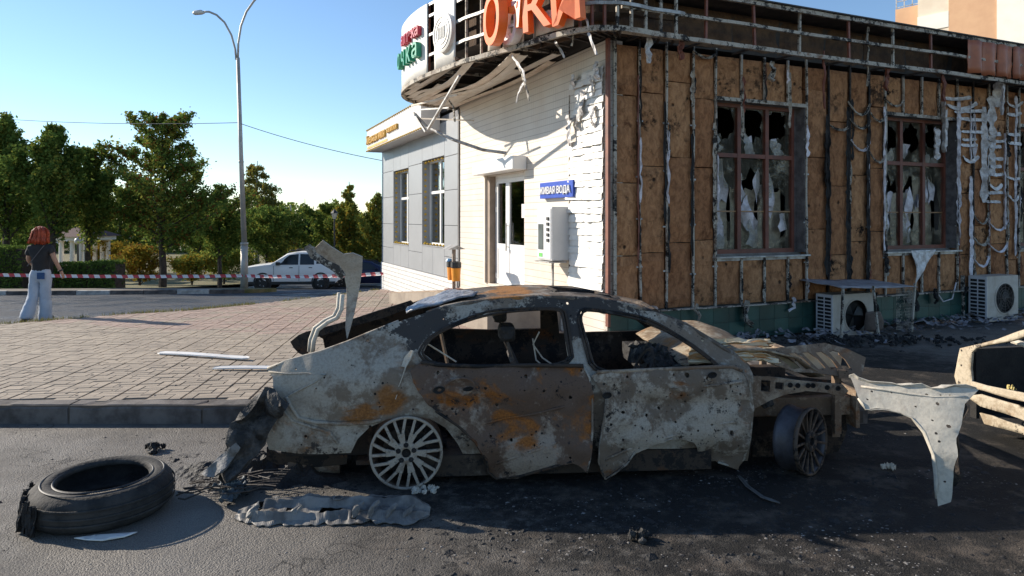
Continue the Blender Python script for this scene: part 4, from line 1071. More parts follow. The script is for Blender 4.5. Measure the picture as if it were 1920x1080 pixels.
def litter_bin():
    yb_ = ly(851, 520, -.75); p = bworld(-.75, yb_); e = empty('litter_bin', (p[0], p[1], porch_z(yb_) + .035), TH); e.scale = (.78, .78, .78); tag(e, 'orange litter bin with black bag under a small roof by the door', 'litter bin')
    MB().box(-.04, .04, -.03, .03, 0, 1.02).build('post', plain('bin_post', (.30, .24, .20), (.2, .16, .13), 6, .7), e)
    MB().box(-.2, .2, -.16, .16, -.012, .012).build('base_plate', M_RUSTRED, e)
    for s in (-1, 1):
        bn = MB().lathe([(.10, .22), (.125, .60), (.115, .60), (.09, .24)], (0, s * .16, 0), (0, 0, 1), 16).build('bin', plain('orange_bin', (.78, .30, .02), (.6, .2, .02), 3, .5), e)
        MB().lathe([(.11, .52), (.135, .56), (.132, .68), (.08, .70), (.06, .62)], (0, s * .16, 0), (0, 0, 1), 12).build('bag', M_BLACKPL, bn)
    MB().lathe([(.05, .66), (.09, .69), (.06, .75), (.01, .76)], (-.06, .18, 0), (0, 0, 1), 9).build('blue_bag', plain('blue_bag', (.15, .35, .6), (.1, .25, .45), 8, .4), e)
    m = MB(); m.add([(-.22, -.26, 1.0), (.22, -.26, 1.0), (.22, .26, 1.0), (-.22, .26, 1.0), (0, -.26, 1.1), (0, .26, 1.1)], [(0, 1, 2, 3), (0, 4, 1), (3, 2, 5), (0, 3, 5, 4), (1, 4, 5, 2)]); m.build('roof', M_GALV, e)
litter_bin()

# ------------------------------------------------------------------ air conditioners
def ac_unit(u0, u1, v0, v1, name, label, cage):
    yb = -.42; x0, z0 = on_y(BF, u0, v1, yb); x1, z1 = on_y(BF, u1, v0, yb)
    p = bworld(x0, yb); e = empty(name, (p[0], p[1], 0), TH); tag(e, label, 'air conditioner')
    W = x1 - x0; Hh = z1 - z0; dp = .32
    body = plain('ac_casing', (.50, .45, .39), (.38, .32, .26), 3, .55, 0, .2, .003)
    cx, cz, r = W * .56, z0 + Hh * .5, min(W * .30, Hh * .36)
    hole = [(cx + r * math.cos(a * .2618), cz + r * math.sin(a * .2618)) for a in range(24)]
    v2, f2 = sheet([(0, z0), (W, z0), (W, z1), (0, z1)], [hole], .08)
    mobj('front_cover', [(x, 0, z) for x, z in v2], f2, body, e)
    MB().box(0, W, .004, dp, z1 - .012, z1 + .004).box(0, W, .004, dp, z0, z0 + .02).box(W - .012, W, .004, dp, z0, z1).box(0, W, dp, dp + .01, z0, z1).build('casing', body, e)
    MB().box(.02, W - .02, .10, .12, z0 + .02, z1 - .02).build('inner_shroud', M_SOOT, e)
    m = MB(); m.lathe([(r + .02, -.006), (r + .02, .01), (r, .01), (r, -.006)], (cx, 0, cz), (0, -1, 0), 32, True); m.build('fan_ring', body, e)
    m = MB()
    for k in range(5): m.lathe([(r * (.2 + .18 * k), -.012), (r * (.2 + .18 * k) + .006, -.012), (r * (.2 + .18 * k) + .006, -.006)], (cx, 0, cz), (0, 1, 0), 28)
    for k in range(12):
        a = k * math.pi / 6; m.bar((cx, -.01, cz), (cx + r * math.cos(a), -.01, cz + r * math.sin(a)), .005)
    if not cage: m.build('fan_grille', plain('grille_dark', (.12, .10, .09), (.07, .06, .055), 9, .6), e)
    fb = MB()
    for k in range(3):
        a = k * 2.094 + .4; c, s_ = math.cos(a), math.sin(a)
        fb.add([(cx, .05, cz), (cx + r * .85 * math.cos(a - .45), .04, cz + r * .85 * math.sin(a - .45)), (cx + r * .92 * c, .06, cz + r * .92 * s_), (cx + r * .8 * math.cos(a + .4), .085, cz + r * .8 * math.sin(a + .4))], [(0, 1, 2), (0, 2, 3)])
    fb.build('fan_blades', M_BLACKPL, e)
    # louvred end
    lv = MB().box(-.012, 0, .0, dp, z0, z1).build('end_grille', plain('ac_white', (.62, .61, .62), (.5, .49, .5), 3, .5), e)
    for k in range(11):
        for q in range(2):
            MB().box(-.016, -.0125, .03 + q * .14, .03 + q * .14 + .115, z0 + Hh * (.06 + .082 * k), z0 + Hh * (.06 + .082 * k) + Hh * .055).build('louvre_slot', M_SOOT, lv)
    if cage:
        # sheet canopy on bent posts, melted fan cover propped in front
        cm = plain('cage_roof', (.34, .32, .33), (.20, .18, .18), 7, .7, 0, .6, .01, 0, 30); vs = []
        N = 10
        for i in range(N + 1):
            for k in range(5): vs.append((-.28 + (W + .75) * i / N, -.42 + .22 * k, z1 + .16 + .06 * (k / 4) + .03 * nz(i * .4, k * .6, 3) - .05 * (i / N)))
        solidify(mobj('cage_roof', vs, [(i * 5 + k, (i + 1) * 5 + k, (i + 1) * 5 + k + 1, i * 5 + k + 1) for i in range(N) for k in range(4)], cm, e, True), .012, 0)
        for (xx, yy, lean) in ((-.25, -.38, .02), (.42, -.42, -.06), (W + .42, -.38, .04)): MB().bar((xx - lean, yy, 0), (xx + lean, yy, z1 + .17), .03).build('cage_post', M_STUD, e)
        vs = []
        for i in range(9):
            for k in range(9):
                a, b = i / 8, k / 8; wv = .42 * (1 - .35 * max(0, b - .5) * 2 * abs(a - .4)); vs.append((W * .5 + wv * a + .06 * (1 - b), -.22 - .05 * math.sin(a * 3.1) + .08 * (1 - b) + .015 * nz(a * 3, b * 3), .02 + (z0 + Hh * .62) * b * (1 - .15 * abs(a - .35))))
        solidify(mobj('melted_fan_cover', vs, [(i * 9 + k, (i + 1) * 9 + k, (i + 1) * 9 + k + 1, i * 9 + k + 1) for i in range(8) for k in range(8)], plain('melted_cover', (.13, .095, .08), (.08, .06, .05), 9, .7, 0, .5, .006, 0, 60), e, True), .006, 0)
        m = MB()
        for k in range(13): xx = W + .06 + .03 * k; m.bar((xx, -.36, .05), (xx, -.36, z1 + .1), .004)
        for k in range(16): zz = .06 + .045 * k; m.bar((W + .05, -.36, zz), (W + .44, -.36, zz), .004)
        m.build('cage_mesh', M_STUD, e)
        MB().bar((.05, .15, 0), (.05, .15, z0), .04).bar((W - .05, .15, 0), (W - .05, .15, z0), .04).build('stand', M_BLACKMETAL, e)
    else:
        MB().bar((.02, .05, z0 - .02), (.02, .5, z0 - .02), .04).bar((W - .04, .05, z0 - .02), (W - .04, .5, z0 - .02), .04).bar((-.1, .37, .0), (-.1, .37, z1), .05).build('wall_bracket', M_STUD, e)
        MB().tube([(-.9, .36, z0 + Hh * .75), (-.7, .33, z0 + Hh * .45), (-.45, .33, z0 + Hh * .5), (-.3, .36, z0 + Hh * .85)], .012, 6).build('drooping_cable', M_FILM, e)
ac_unit(1562, 1638, 549, 637, 'caged_air_conditioner', 'burnt air conditioner with open fan hole under a sheet metal cage roof', True)
ac_unit(1851, 1909, 516, 604, 'wall_air_conditioner', 'beige air conditioner with round fan grille hung on the wall at right', False)
# ================================================================== THE BURNT CAR
CF = (-.705, 4.56, math.atan2(.21, 2.80))
car = empty('burnt_sedan', (CF[0], CF[1], 0), CF[2])
tag(car, 'burnt-out sedan on bare rims standing across the foreground, doors bent and bonnet crumpled', 'car')
CW = 1.84
def side_y(x, z):
    y = .03 + (.10 * max(0, .28 - z) / .28)
    if z > .74: y = .03 + (z - .74) * .62
    if z > .55 and z <= .74: y = .03 - .02 * math.sin((z - .55) / .19 * math.pi)
    if x < -.45: y += ((-.45 - x) / .6) ** 2 * .11
    if x > 2.7: y += ((x - 2.7) / .6) ** 2 * .12
    return y
def cpx(u, v, yf=side_y, add=0.0):
    y = .05
    for _ in range(6):
        x, z = on_y(CF, u, v, y); y = (yf(x, z) if callable(yf) else yf) + add
    return x, z
Z5 = lambda P: [(360 + x / 1.862, 440 + y / 1.862) for x, y in P]
Z6 = lambda P: [(1000 + x / 2.4545, 520 + y / 2.4545) for x, y in P]
Z8 = lambda P: [(1300 + x / 2.077, 560 + y / 2.077) for x, y in P]
def cpanel(name, px, mat, parent, yf=side_y, holes=(), step=.045, th=.012, dent=.012, seed=0, sm=0, mirror=False, dscale=4.0, shots=0, rag=0.0, rad=(.004, .013)):
    ol = [cpx(u, v, yf) for u, v in px]
    hs = [[cpx(u, v, yf) for u, v in h] for h in holes]
    if sm: ol = smoothpoly(ol, sm)
    if rag:
        ol = resample(ol, .03); ol = [(x + rag * nz(x * 14, z * 14, seed), z + rag * (nz(x * 17, z * 17, seed + 2) + .6 * nz(x * 45, z * 45, seed))) if z < .62 else (x, z) for x, z in ol]
    if shots:
        rn = random.Random(seed * 7 + 1); got = []; bx0, bx1 = min(p[0] for p in ol), max(p[0] for p in ol); bz0, bz1 = min(p[1] for p in ol), max(p[1] for p in ol)
        for _ in range(6000):
            if len(got) >= shots: break
            x, z = rn.uniform(bx0, bx1), rn.uniform(bz0, bz1); r = rn.uniform(*rad) * (1.7 if rn.random() < .12 else 1)
            ring = [(x + 2.5 * r * math.cos(a), z + 2.5 * r * math.sin(a)) for a in (0, 1, 2, 3, 4, 5)] + [(x + .03, z), (x - .03, z), (x, z + .03), (x, z - .03)]
            if not all(inpoly(*p, ol) for p in ring) or any(inpoly(*p, h) for p in ring for h in hs) or any(math.hypot(x - g[0], z - g[1]) < 3 * (r + g[2]) for g in got): continue
            got.append((x, z, r))
        for x, z, r in got: hs.append([(x + r * rn.uniform(.7, 1.2) * math.cos(a * 1.0472), z + r * rn.uniform(.7, 1.2) * math.sin(a * 1.0472)) for a in range(6)])
    v2, f2 = sheet(ol, hs, step)
    f = yf if callable(yf) else (lambda x, z: yf)
    vs = []
    for x, z in v2:
        y = f(x, z) + dent * nz(x * dscale, z * dscale, seed) + dent * .5 * nz(x * dscale * 3, z * dscale * 3, seed + 9)
        vs.append((x, CW - y, z - .03) if mirror else (x, y, z))
    o = solidify(mobj(name, vs, f2, mat, parent, True), th, 0); es = o.modifiers.new('e', 'EDGE_SPLIT'); es.split_angle = R(38)
    return o

B_SIDE = burnt('burnt_quarter', (.36, .35, .33), (.18, .155, .13), (.30, .125, .035), (.05, .043, .038), .50, .30, .22, 1.5, 3.1, rspots=[(-.32, .05, .52, .22, .28), (-.12, .05, .62, .2, .30), (.05, .1, .8, .2, .2)], dspots=[(-.6, .1, .2, .45, .22), (.1, .2, 1.0, .3, .18), (1.2, .2, 1.15, .8, .16), (1.0, .1, .2, 1.0, .3)], pspots=[(-.75, .1, .78, .4, .25)], dark_above=.86)
B_RDOOR = burnt('burnt_rear_door', (.29, .25, .22), (.115, .08, .062), (.33, .115, .022), (.028, .022, .02), .36, .46, .42, 1.9, 7.7, rspots=[(1.38, 0, .55, .2, .12), (1.30, 0, .36, .25, .10), (.75, 0, .42, .25, .08)], pspots=[(.85, 0, .16, .32, .3), (1.5, 0, .2, .25, .3)])
B_FDOOR = burnt('burnt_front_door', (.38, .355, .325), (.155, .13, .108), (.24, .095, .03), (.022, .019, .018), .46, .34, .40, 2.1, 12.4, pspots=[(1.75, -.1, .25, .3, .25), (2.6, -.1, .6, .35, .22), (2.1, -.1, .38, .3, .15)], rspots=[(1.85, 0, .62, .15, .2)])
B_ROOF = burnt('burnt_roof', (.27, .26, .25), (.10, .088, .078), (.36, .16, .045), (.03, .027, .026), .46, .44, .40, 1.6, 21.0, rspots=[(.75, .9, 1.2, .35, .3)], dspots=[(1.5, .9, 1.2, .5, .2)], pit_on=False)
B_DARK = burnt('burnt_inner', (.13, .11, .095), (.045, .036, .03), (.14, .055, .02), (.012, .011, .011), .34, .42, .62, 1.4, 5.0)
B_PALE = burnt('ash_white_steel', (.56, .55, .52), (.38, .36, .33), (.30, .16, .07), (.06, .055, .05), .66, .20, .16, 1.2, 9.0)
B_FRONT = burnt('burnt_apron', (.34, .29, .24), (.17, .13, .10), (.25, .11, .045), (.03, .025, .022), .45, .40, .40, 1.6, 15.0)

REARWIN = [(793, 662), (800, 648), (812, 633), (848, 613), (908, 594), (980, 583), (1049, 580), (1054, 599), (1060, 640), (1067, 682), (932, 686), (819, 682)]
FRONTWIN = [(1086, 582), (1130, 585), (1196, 600), (1244, 620), (1285, 643), (1326, 672), (1343, 688), (1230, 692), (1118, 697), (1104, 645)]
SIDE = [(500, 693), (536, 676), (599, 662), (652, 642), (695, 625), (748, 604), (800, 586), (834, 575), (868, 568), (932, 561), (1003, 556), (1051, 557), (1123, 560), (1195, 575), (1228, 585), (1285, 608), (1334, 638), (1375, 663), (1403, 687), (1410, 702),
        (1408, 770), (1400, 862), (1250, 868), (1100, 874), (960, 880), (889, 884), (876, 866), (858, 832), (836, 803), (806, 785), (768, 778), (724, 786), (692, 802), (670, 824), (658, 848), (575, 851), (505, 842), (497, 815), (505, 784), (520, 757), (514, 738), (512, 708)]
bs = cpanel('body_side', SIDE, B_SIDE, car, holes=[REARWIN, FRONTWIN], step=.036, dent=.022, seed=1, shots=26)
cpanel('far_body_side', [(min(u, 1400), v) for u, v in SIDE], B_DARK, car, holes=[REARWIN, FRONTWIN], step=.07, dent=.012, seed=2, mirror=True)
# swage and bumper step of the quarter panel, as raised folds
def fold(name, px, rad, mat, yadd=-.012, parent=None):
    pts = []
    for u, v in px:
        x, z = cpx(u, v, side_y, yadd); pts.append((x, side_y(x, z) + yadd, z))
    return MB().tube(pts, rad, 6).build(name, mat, parent or bs, True)
fold('lamp_recess_edge', Z5([(268, 478), (330, 486), (400, 484), (470, 490), (430, 515), (350, 555), (325, 572)]), .006, B_SIDE)
fold('bumper_flange', Z5([(330, 565), (345, 600), (372, 640), (430, 655), (520, 660), (620, 655), (660, 645)]), .014, B_SIDE)
fold('bumper_flange', Z5([(300, 590), (350, 650), (420, 672), (480, 690), (510, 730)]), .012, B_SIDE)
fold('trunk_gutter', [(502, 692), (540, 677), (602, 660), (652, 642), (695, 624), (748, 603)], .014, B_SIDE, .01)
# window surround seals, two per opening
def surround(px, mat, rad, grow, add):
    P = [cpx(u, v) for u, v in px]; cx = sum(p[0] for p in P) / len(P); cz = sum(p[1] for p in P) / len(P)
    pts = []
    for x, z in smoothpoly(P, 2):
        d = math.hypot(x - cx, z - cz); x += (x - cx) / d * grow; z += (z - cz) / d * grow; pts.append((x, side_y(x, z) + add, z))
    return MB().tube(pts + [pts[0]], rad, 6, False).build('window_surround', mat, bs, True)
for px in (REARWIN, FRONTWIN): surround(px, B_DARK, .010, .012, -.012); surround(px, B_DARK, .010, .034, -.014)
fold('gutter_rail', [(800, 588), (834, 576), (868, 569), (932, 562), (1003, 557), (1051, 558), (1123, 561), (1195, 576), (1228, 586), (1285, 609), (1334, 639), (1375, 664), (1403, 688)], .018, B_ROOF, .012)

# doors: bent outwards at the foot
def rdoor_y(x, z):
    t = max(0, (.74 - z)) / .62; k = max(0, (x - .35)) / 1.1
    return side_y(x, z) - .035 - .10 * t * t * (.4 + k) + .02 * math.sin(z * 16 + x * 2) * t
RDOOR = Z5([(762, 478), (775, 520), (800, 565), (850, 615), (930, 668), (990, 725), (1028, 785), (1032, 828), (1062, 852), (1150, 842), (1240, 818), (1325, 792), (1352, 806), (1378, 829), (1390, 780), (1398, 690), (1398, 590), (1388, 500), (1366, 458), (1200, 456), (1000, 460), (860, 455), (800, 446)])
rd = cpanel('rear_door', RDOOR, B_RDOOR, car, rdoor_y, step=.026, th=.022, dent=.045, seed=4, dscale=3.2, shots=24, rag=.014)
def fdoor_y(x, z):
    t = max(0, (.74 - z)) / .62
    return side_y(x, z) - .04 - .13 * t * t * (.6 + .5 * math.sin(x * 2.2)) + .025 * math.sin(z * 14 + x * 3) * t
FDOOR = Z6([(268, 455), (300, 500), (335, 560), (328, 640), (305, 780), (300, 850), (330, 930), (372, 905), (432, 858), (470, 800), (560, 762), (640, 742), (735, 750), (765, 815), (850, 850), (935, 877), (972, 830), (1000, 720), (1010, 600), (996, 480), (962, 430), (915, 410), (850, 412), (560, 425), (292, 438)])
fd = cpanel('front_door', FDOOR, B_FDOOR, car, fdoor_y, step=.026, th=.022, dent=.05, seed=6, dscale=3.4, shots=46, rag=.016)
def on_door(px, yf, rad, mat, parent, name, add=-.02):
    pts = []
    for u, v in px:
        x, z = cpx(u, v, yf, add); pts.append((x, yf(x, z) + add, z))
    return MB().tube(pts, rad, 6).build(name, mat, parent, True)
on_door(RDOOR[3:12], rdoor_y, .010, B_DARK, rd, 'door_edge', -.012); on_door(RDOOR[13:19], rdoor_y, .008, B_SIDE, rd, 'door_edge', -.01)
on_door(FDOOR[2:12], fdoor_y, .007, B_SIDE, fd, 'door_edge', -.012); on_door(FDOOR[14:21], fdoor_y, .009, B_SIDE, fd, 'door_edge', -.01)
on_door(RDOOR[18:23], rdoor_y, .014, B_DARK, rd, 'door_waist_rail'); on_door(FDOOR[20:25], fdoor_y, .014, B_FRONT, fd, 'door_waist_rail')
# crumple creases
for px in ([(1000, 665), (1100, 640), (1200, 625), (1300, 600), (1380, 580)], [(1060, 800), (1150, 770), (1240, 740), (1330, 700), (1390, 690)]): on_door(Z5(px), rdoor_y, .009, B_RDOOR, rd, 'crease', -.006)
for px in ([(330, 840), (420, 800), (520, 760), (640, 730), (760, 700), (880, 670), (990, 660)], [(470, 495), (560, 505), (700, 510), (850, 495), (960, 480)]): on_door(Z6(px), fdoor_y, .010, B_FDOOR, fd, 'crease', -.006)
# handle recesses
def ellipse_dish(u, v, ru, rv, yf, parent, name, mat):
    x, z = cpx(u, v, yf, -.02); a = ru / F * 4.6; b = rv / F * 4.6; m = MB(); N = 24
    y = yf(x, z); prof = [(1.0, -.020), (.92, -.030), (.8, -.018), (.3, -.012), (.01, -.012)]
    for r, d in prof:
        for k in range(N):
            t = k * 2 * math.pi / N; m.v.append(Vector((x + a * r * math.cos(t), y + d - .004, z + b * r * math.sin(t) + a * r * math.cos(t) * .1)))
    for i in range(len(prof) - 1):
        for k in range(N): m.f.append((i * N + k, i * N + (k + 1) % N, (i + 1) * N + (k + 1) % N, (i + 1) * N + k))
    return m.build(name, mat, parent, True)
h1 = ellipse_dish(861, 726, 30, 18, rdoor_y, rd, 'handle_dish', B_RDOOR)
for (u, v, ru, rv) in ((823, 731, 11, 7), (878, 729, 10, 4)): ellipse_dish(u, v, ru, rv, lambda x, z: rdoor_y(x, z) - .012, h1, 'handle_hole', M_SOOT)
ellipse_dish(1335, 703, 9, 6, lambda x, z: fdoor_y(x, z) - .008, fd, 'handle_hole', M_SOOT)
ellipse_dish(1138, 741, 9, 6, lambda x, z: fdoor_y(x, z) - .008, fd, 'torn_hole', M_SOOT)
# torn strip hanging from the quarter window
x, z = cpx(775, 655); ribbon('torn_trim', [(x, side_y(x, z) - .05, z), (x - .05, side_y(x, z) - .09, z - .10), (x - .10, side_y(x, z) - .10, z - .22), (x - .11, side_y(x, z) - .10, z - .31)], .05, B_PALE, car, across=(.6, -.6, .3), curl=.4, jag=.5)

# roof between the two rails, sagging, with sunroof cut-out and rear window gap
def roof():
    near = [(800, 588), (834, 576), (868, 569), (932, 562), (1003, 557), (1051, 558), (1123, 561), (1195, 576), (1228, 586)]
    P = [cpx(u, v) for u, v in near]; NX = 44; NY = 26; vs = []; fs = []
    xs0, xs1 = P[1][0], P[-1][0]
    def zrail(x): return lerp_tab(P, x)
    for i in range(NX + 1):
        x = xs0 + (xs1 - xs0) * i / NX; z = zrail(x); yn = side_y(x, z) + .01; yf = CW - yn
        for j in range(NY + 1):
            t = j / NY
            sag = -.012 * math.sin(math.pi * t) * (1 + .8 * nz(x * 2.5, t * 3, 4)) + .028 * math.sin(math.pi * min(1, t * 4) * .5) - .055 * t
            vs.append((x - .16 * math.sin(math.pi * t) * max(0, 1 - i / 8), yn + (yf - yn) * t, z + sag + .014 * nz(x * 5, t * 6, 8)))
    for i in range(NX):
        for j in range(NY):
            x = xs0 + (xs1 - xs0) * (i + .5) / NX
            if .55 * NX < i < .86 * NX and 7 < j < 20: continue        # sunroof opening
            fs.append((i * (NY + 1) + j, (i + 1) * (NY + 1) + j, (i + 1) * (NY + 1) + j + 1, i * (NY + 1) + j + 1))
    r = solidify(mobj('roof', vs, fs, B_ROOF, car, True), .01, -1)
    # melted rear glass slumped over the rear roof edge
    v2, f2 = sheet(smoothpoly([(xs0 - .32, .42), (xs0 + .0, .34), (xs0 + .26, .44), (xs0 + .22, .8), (xs0 - .02, 1.0), (xs0 - .26, .85)], 2), [], .05)
    solidify(mobj('slumped_glass', [(x, y, zrail(max(x, xs0)) + .035 - .30 * max(0, xs0 - x) + .03 * nz(x * 9, y * 9)) for x, y in v2], f2, plain('slumped_glass', (.26, .28, .32), (.10, .11, .13), 14, .35, 0, .8, .02, 0, 25), r, True), .012, 0)
    m = MB(); a, b = int(.55 * NX) + 1, int(.86 * NX); fr = []
    for (i, j) in [(a, 8), (b, 8), (b, 20), (a, 20), (a, 8)]: fr.append(vs[i * (NY + 1) + j])
    m.tube(fr, .018, 6); m.build('sunroof_frame', B_DARK, r)
    # windscreen header and far A pillar are on the mirrored side; dash cross bar
    xa, za = cpx(1228, 586); MB().tube([(xa, side_y(xa, za), za), (xa + .07, CW / 2, za - .02), (xa, CW - side_y(xa, za), za - .05)], .03, 8).build('windscreen_header', B_DARK, car)
roof()

# shell inside: floor, firewall, rear bulkhead, trunk tub, seats
def shell():
    MB().box(-.35, 2.25, .12, CW - .12, .12, .15).build('floor_pan', B_DARK, car)
    MB().box(2.12, 2.16, .16, CW - .16, .15, .74).build('firewall', B_DARK, car)
    MB().box(-.28, -.25, .18, CW - .18, .15, .70).build('rear_bulkhead', B_DARK, car)
    t = MB(); t.box(-.84, -.28, .24, CW - .24, .16, .19); t.box(-.88, -.84, .24, CW - .24, .12, .60); t.box(-.84, -.28, .21, .24, .16, .60); t.box(-.84, -.28, CW - .24, CW - .21, .16, .62)
    t.build('trunk_tub', M_SOOT, car)
    MB().box(-.62, -.1, .22, CW - .22, .70, .72).build('parcel_shelf', B_DARK, car)
    MB().box(.0, 2.1, .03, .12, .06, .20).build('sill', B_DARK, car); MB().box(.0, 2.1, CW - .12, CW - .03, .06, .20).build('sill', B_DARK, car)
    MB().box(1.86, 2.12, .18, CW - .18, .52, .66).build('dash_beam', M_CHAR, car)
    for (sx, sy) in ((.98, .45), (.98, 1.38)):
        s = MB().tube([(sx, sy - .2, .25), (sx - .25, sy - .2, .78), (sx - .25, sy + .2, .78), (sx, sy + .2, .25)], .018, 6).tube([(sx - .08, sy - .2, .45), (sx - .08, sy + .2, .45)], .012).tube([(sx - .25, sy - .06, .78), (sx - .28, sy - .06, .92)], .009).tube([(sx - .25, sy + .06, .78), (sx - .28, sy + .06, .92)], .009).build('seat_frame', M_BLACKMETAL, car)
        MB().box(sx - .34, sx - .22, sy - .10, sy + .10, .90, 1.02).build('headrest', M_CHAR, s, bevel=.03)
        MB().box(sx - .05, sx + .45, sy - .22, sy + .22, .2, .33).build('seat_pan', M_CHAR, s, bevel=.03)
    MB().lathe([(.17, -.012), (.185, 0), (.17, .012), (.155, 0)], (1.72, .45, .66), (-.9, 0, .42), 24, True).bar((1.72, .29, .66), (1.72, .61, .66), .02).bar((1.72, .45, .66), (1.95, .45, .56), .03).build('steering_wheel', M_BLACKMETAL, car)
    # loose wires and springs in the rear window
    MB().tube([(.0, .32, 1.05), (.06, .3, .95), (.2, .3, .86), (.33, .28, .78)], .006, 5).tube([(.95, .5, .95), (.9, .48, .86), (.97, .47, .76), (1.06, .45, .70)], .006, 5).tube([(.9, .5, .9), (.92, .45, .75), (1.0, .42, .68)], .006, 5).build('bare_wiring', B_PALE, car)
    MB().bar((.28, .3, .70), (.20, .36, 1.06), .022, .015).build('window_guide', B_FRONT, car)
shell()

def lumps(name, c, size, n, mat, parent, seed, flat=.5, sub=2):
    """a heap of charred lumps joined as one mass"""
    rnd = random.Random(seed); m = MB()
    for i in range(n):
        p = Vector((c[0] + rnd.gauss(0, .33) * size[0], c[1] + rnd.gauss(0, .33) * size[1], 0)); r = rnd.uniform(.25, 1) * min(size[0], size[1], size[2] * 2.2) * .35
        bm = bmesh.new(); bmesh.ops.create_icosphere(bm, subdivisions=sub, radius=r)
        for v in bm.verts:
            v.co *= 1 + .55 * nz(v.co.x / r * 1.3 + i * 3, v.co.y / r * 1.3, v.co.z / r * 1.3 + seed) + .25 * nz(v.co.x / r * 4 + i, v.co.y / r * 4, v.co.z / r * 4)
            v.co.z *= flat
        k = len(m.v); h = max(0, 1 - ((p.x - c[0]) / size[0]) ** 2 - ((p.y - c[1]) / size[1]) ** 2)
        m.v += [v.co + p + Vector((0, 0, c[2] + size[2] * h * rnd.random())) for v in bm.verts]; m.f += [tuple(v.index + k for v in f.verts) for f in bm.faces]; bm.free()
    return tag(m.build(name, mat, parent), kind='stuff')
M_CLINK = plain('charred_clinker', (.018, .017, .016), (.075, .07, .066), 11, .8, 0, 1.0, .02, 0, 30)
lumps('trunk_debris', (-.6, .8, .56), (.3, .6, .08), 60, M_CLINK, car, 3)
lumps('dash_debris', (1.95, .7, .66), (.28, .8, .10), 60, M_CLINK, car, 5)
lumps('engine_remains', (2.45, .85, .42), (.4, .7, .22), 70, M_CLINK, car, 6)
lumps('cabin_ash', (.6, .9, .16), (.9, .8, .10), 70, M_CHAR, car, 7)

# lid standing up at the tail
LIDM = burnt('ashy_lid', (.44, .43, .41), (.27, .25, .23), (.28, .14, .06), (.05, .045, .04), .58, .22, .28, 1.6, 61.0)
def lid():
    y = .62
    P = [(645, 476), (662, 474), (680, 481), (679, 505), (673, 545), (664, 590), (655, 622), (650, 637), (647, 615), (650, 570), (650, 540), (645, 515), (634, 500), (610, 489), (590, 476), (578, 460), (592, 464), (606, 450), (622, 462)]
    def yf(x, z): return y + .18 * math.sin((z - .7) * 3.2) - .20 * max(0, -.92 - x)
    o = cpanel('trunk_lid', P, LIDM, car, yf, step=.025, th=.008, dent=.028, seed=11, rag=.006)
    q = [(578, 460), (592, 478), (612, 492), (634, 503), (646, 518)]
    pts = []
    for u, v in q:
        x, z = cpx(u, v, y - .03); pts.append((x, y - .06, z))
    ribbon('curled_lip', pts, .055, B_SIDE, o, across=(.2, -.8, -.5), curl=.8, jag=.4)
    for yy, sh in ((.40, 0), (.75, -6)):
        pts = []
        for u, v in [(586, 662), (588, 640), (596, 618), (615, 604), (632, 596), (640, 580), (642, 552)]:
            x, z = cpx(u + sh, v + sh * .5, yy); pts.append((x, yy, z))
        MB().tube(pts, .016, 8).build('gooseneck_hinge', B_PALE, car, True)
    x, z = cpx(560, 640, 1.2)
    cpanel('far_trunk_flange', [(545, 640), (560, 628), (590, 618), (640, 605), (700, 585), (770, 563), (780, 572), (720, 596), (660, 612), (590, 634), (575, 668), (560, 662)], B_DARK, car, 1.45, step=.05, th=.02, dent=.02, seed=13)
lid()

# melted rear bumper slumped to the ground
def bumper():
    def yf(x, z): return -.02 + .16 * nz(x * 3, z * 3, 2) + .10 * nz(x * 9, z * 9, 5) - .12 * max(0, .4 - z)
    P = Z5([(262, 530), (300, 560), (335, 600), (300, 640), (268, 690), (235, 760), (195, 800), (150, 850), (110, 870), (85, 850), (110, 790), (125, 720), (140, 660), (195, 610), (225, 570)])
    b = cpanel('melted_bumper', P, M_CLINK, car, yf, step=.025, th=.05, dent=.05, seed=15, dscale=9)
    P2 = Z5([(150, 730), (165, 745), (120, 815), (80, 845), (40, 832), (70, 800), (110, 765)])
    cpanel('bumper_skin', P2, plain('scorched_bumper_skin', (.20, .195, .19), (.08, .075, .07), 8, .7, 0, .6, .01), b, lambda x, z: yf(x, z) - .06, step=.03, th=.02, dent=.02, seed=16)
    cpanel('rear_valance', Z5([(262, 740), (300, 760), (420, 770), (545, 765), (540, 800), (440, 810), (300, 800), (262, 780)]), B_DARK, car, .25, step=.05, th=.02)
    x, z = cpx(570, 885, .3); MB().tube([(x - .1, .30, z + .06), (x + .25, .32, z + .05)], .07, 12).build('muffler', B_FRONT, car, True)
bumper()

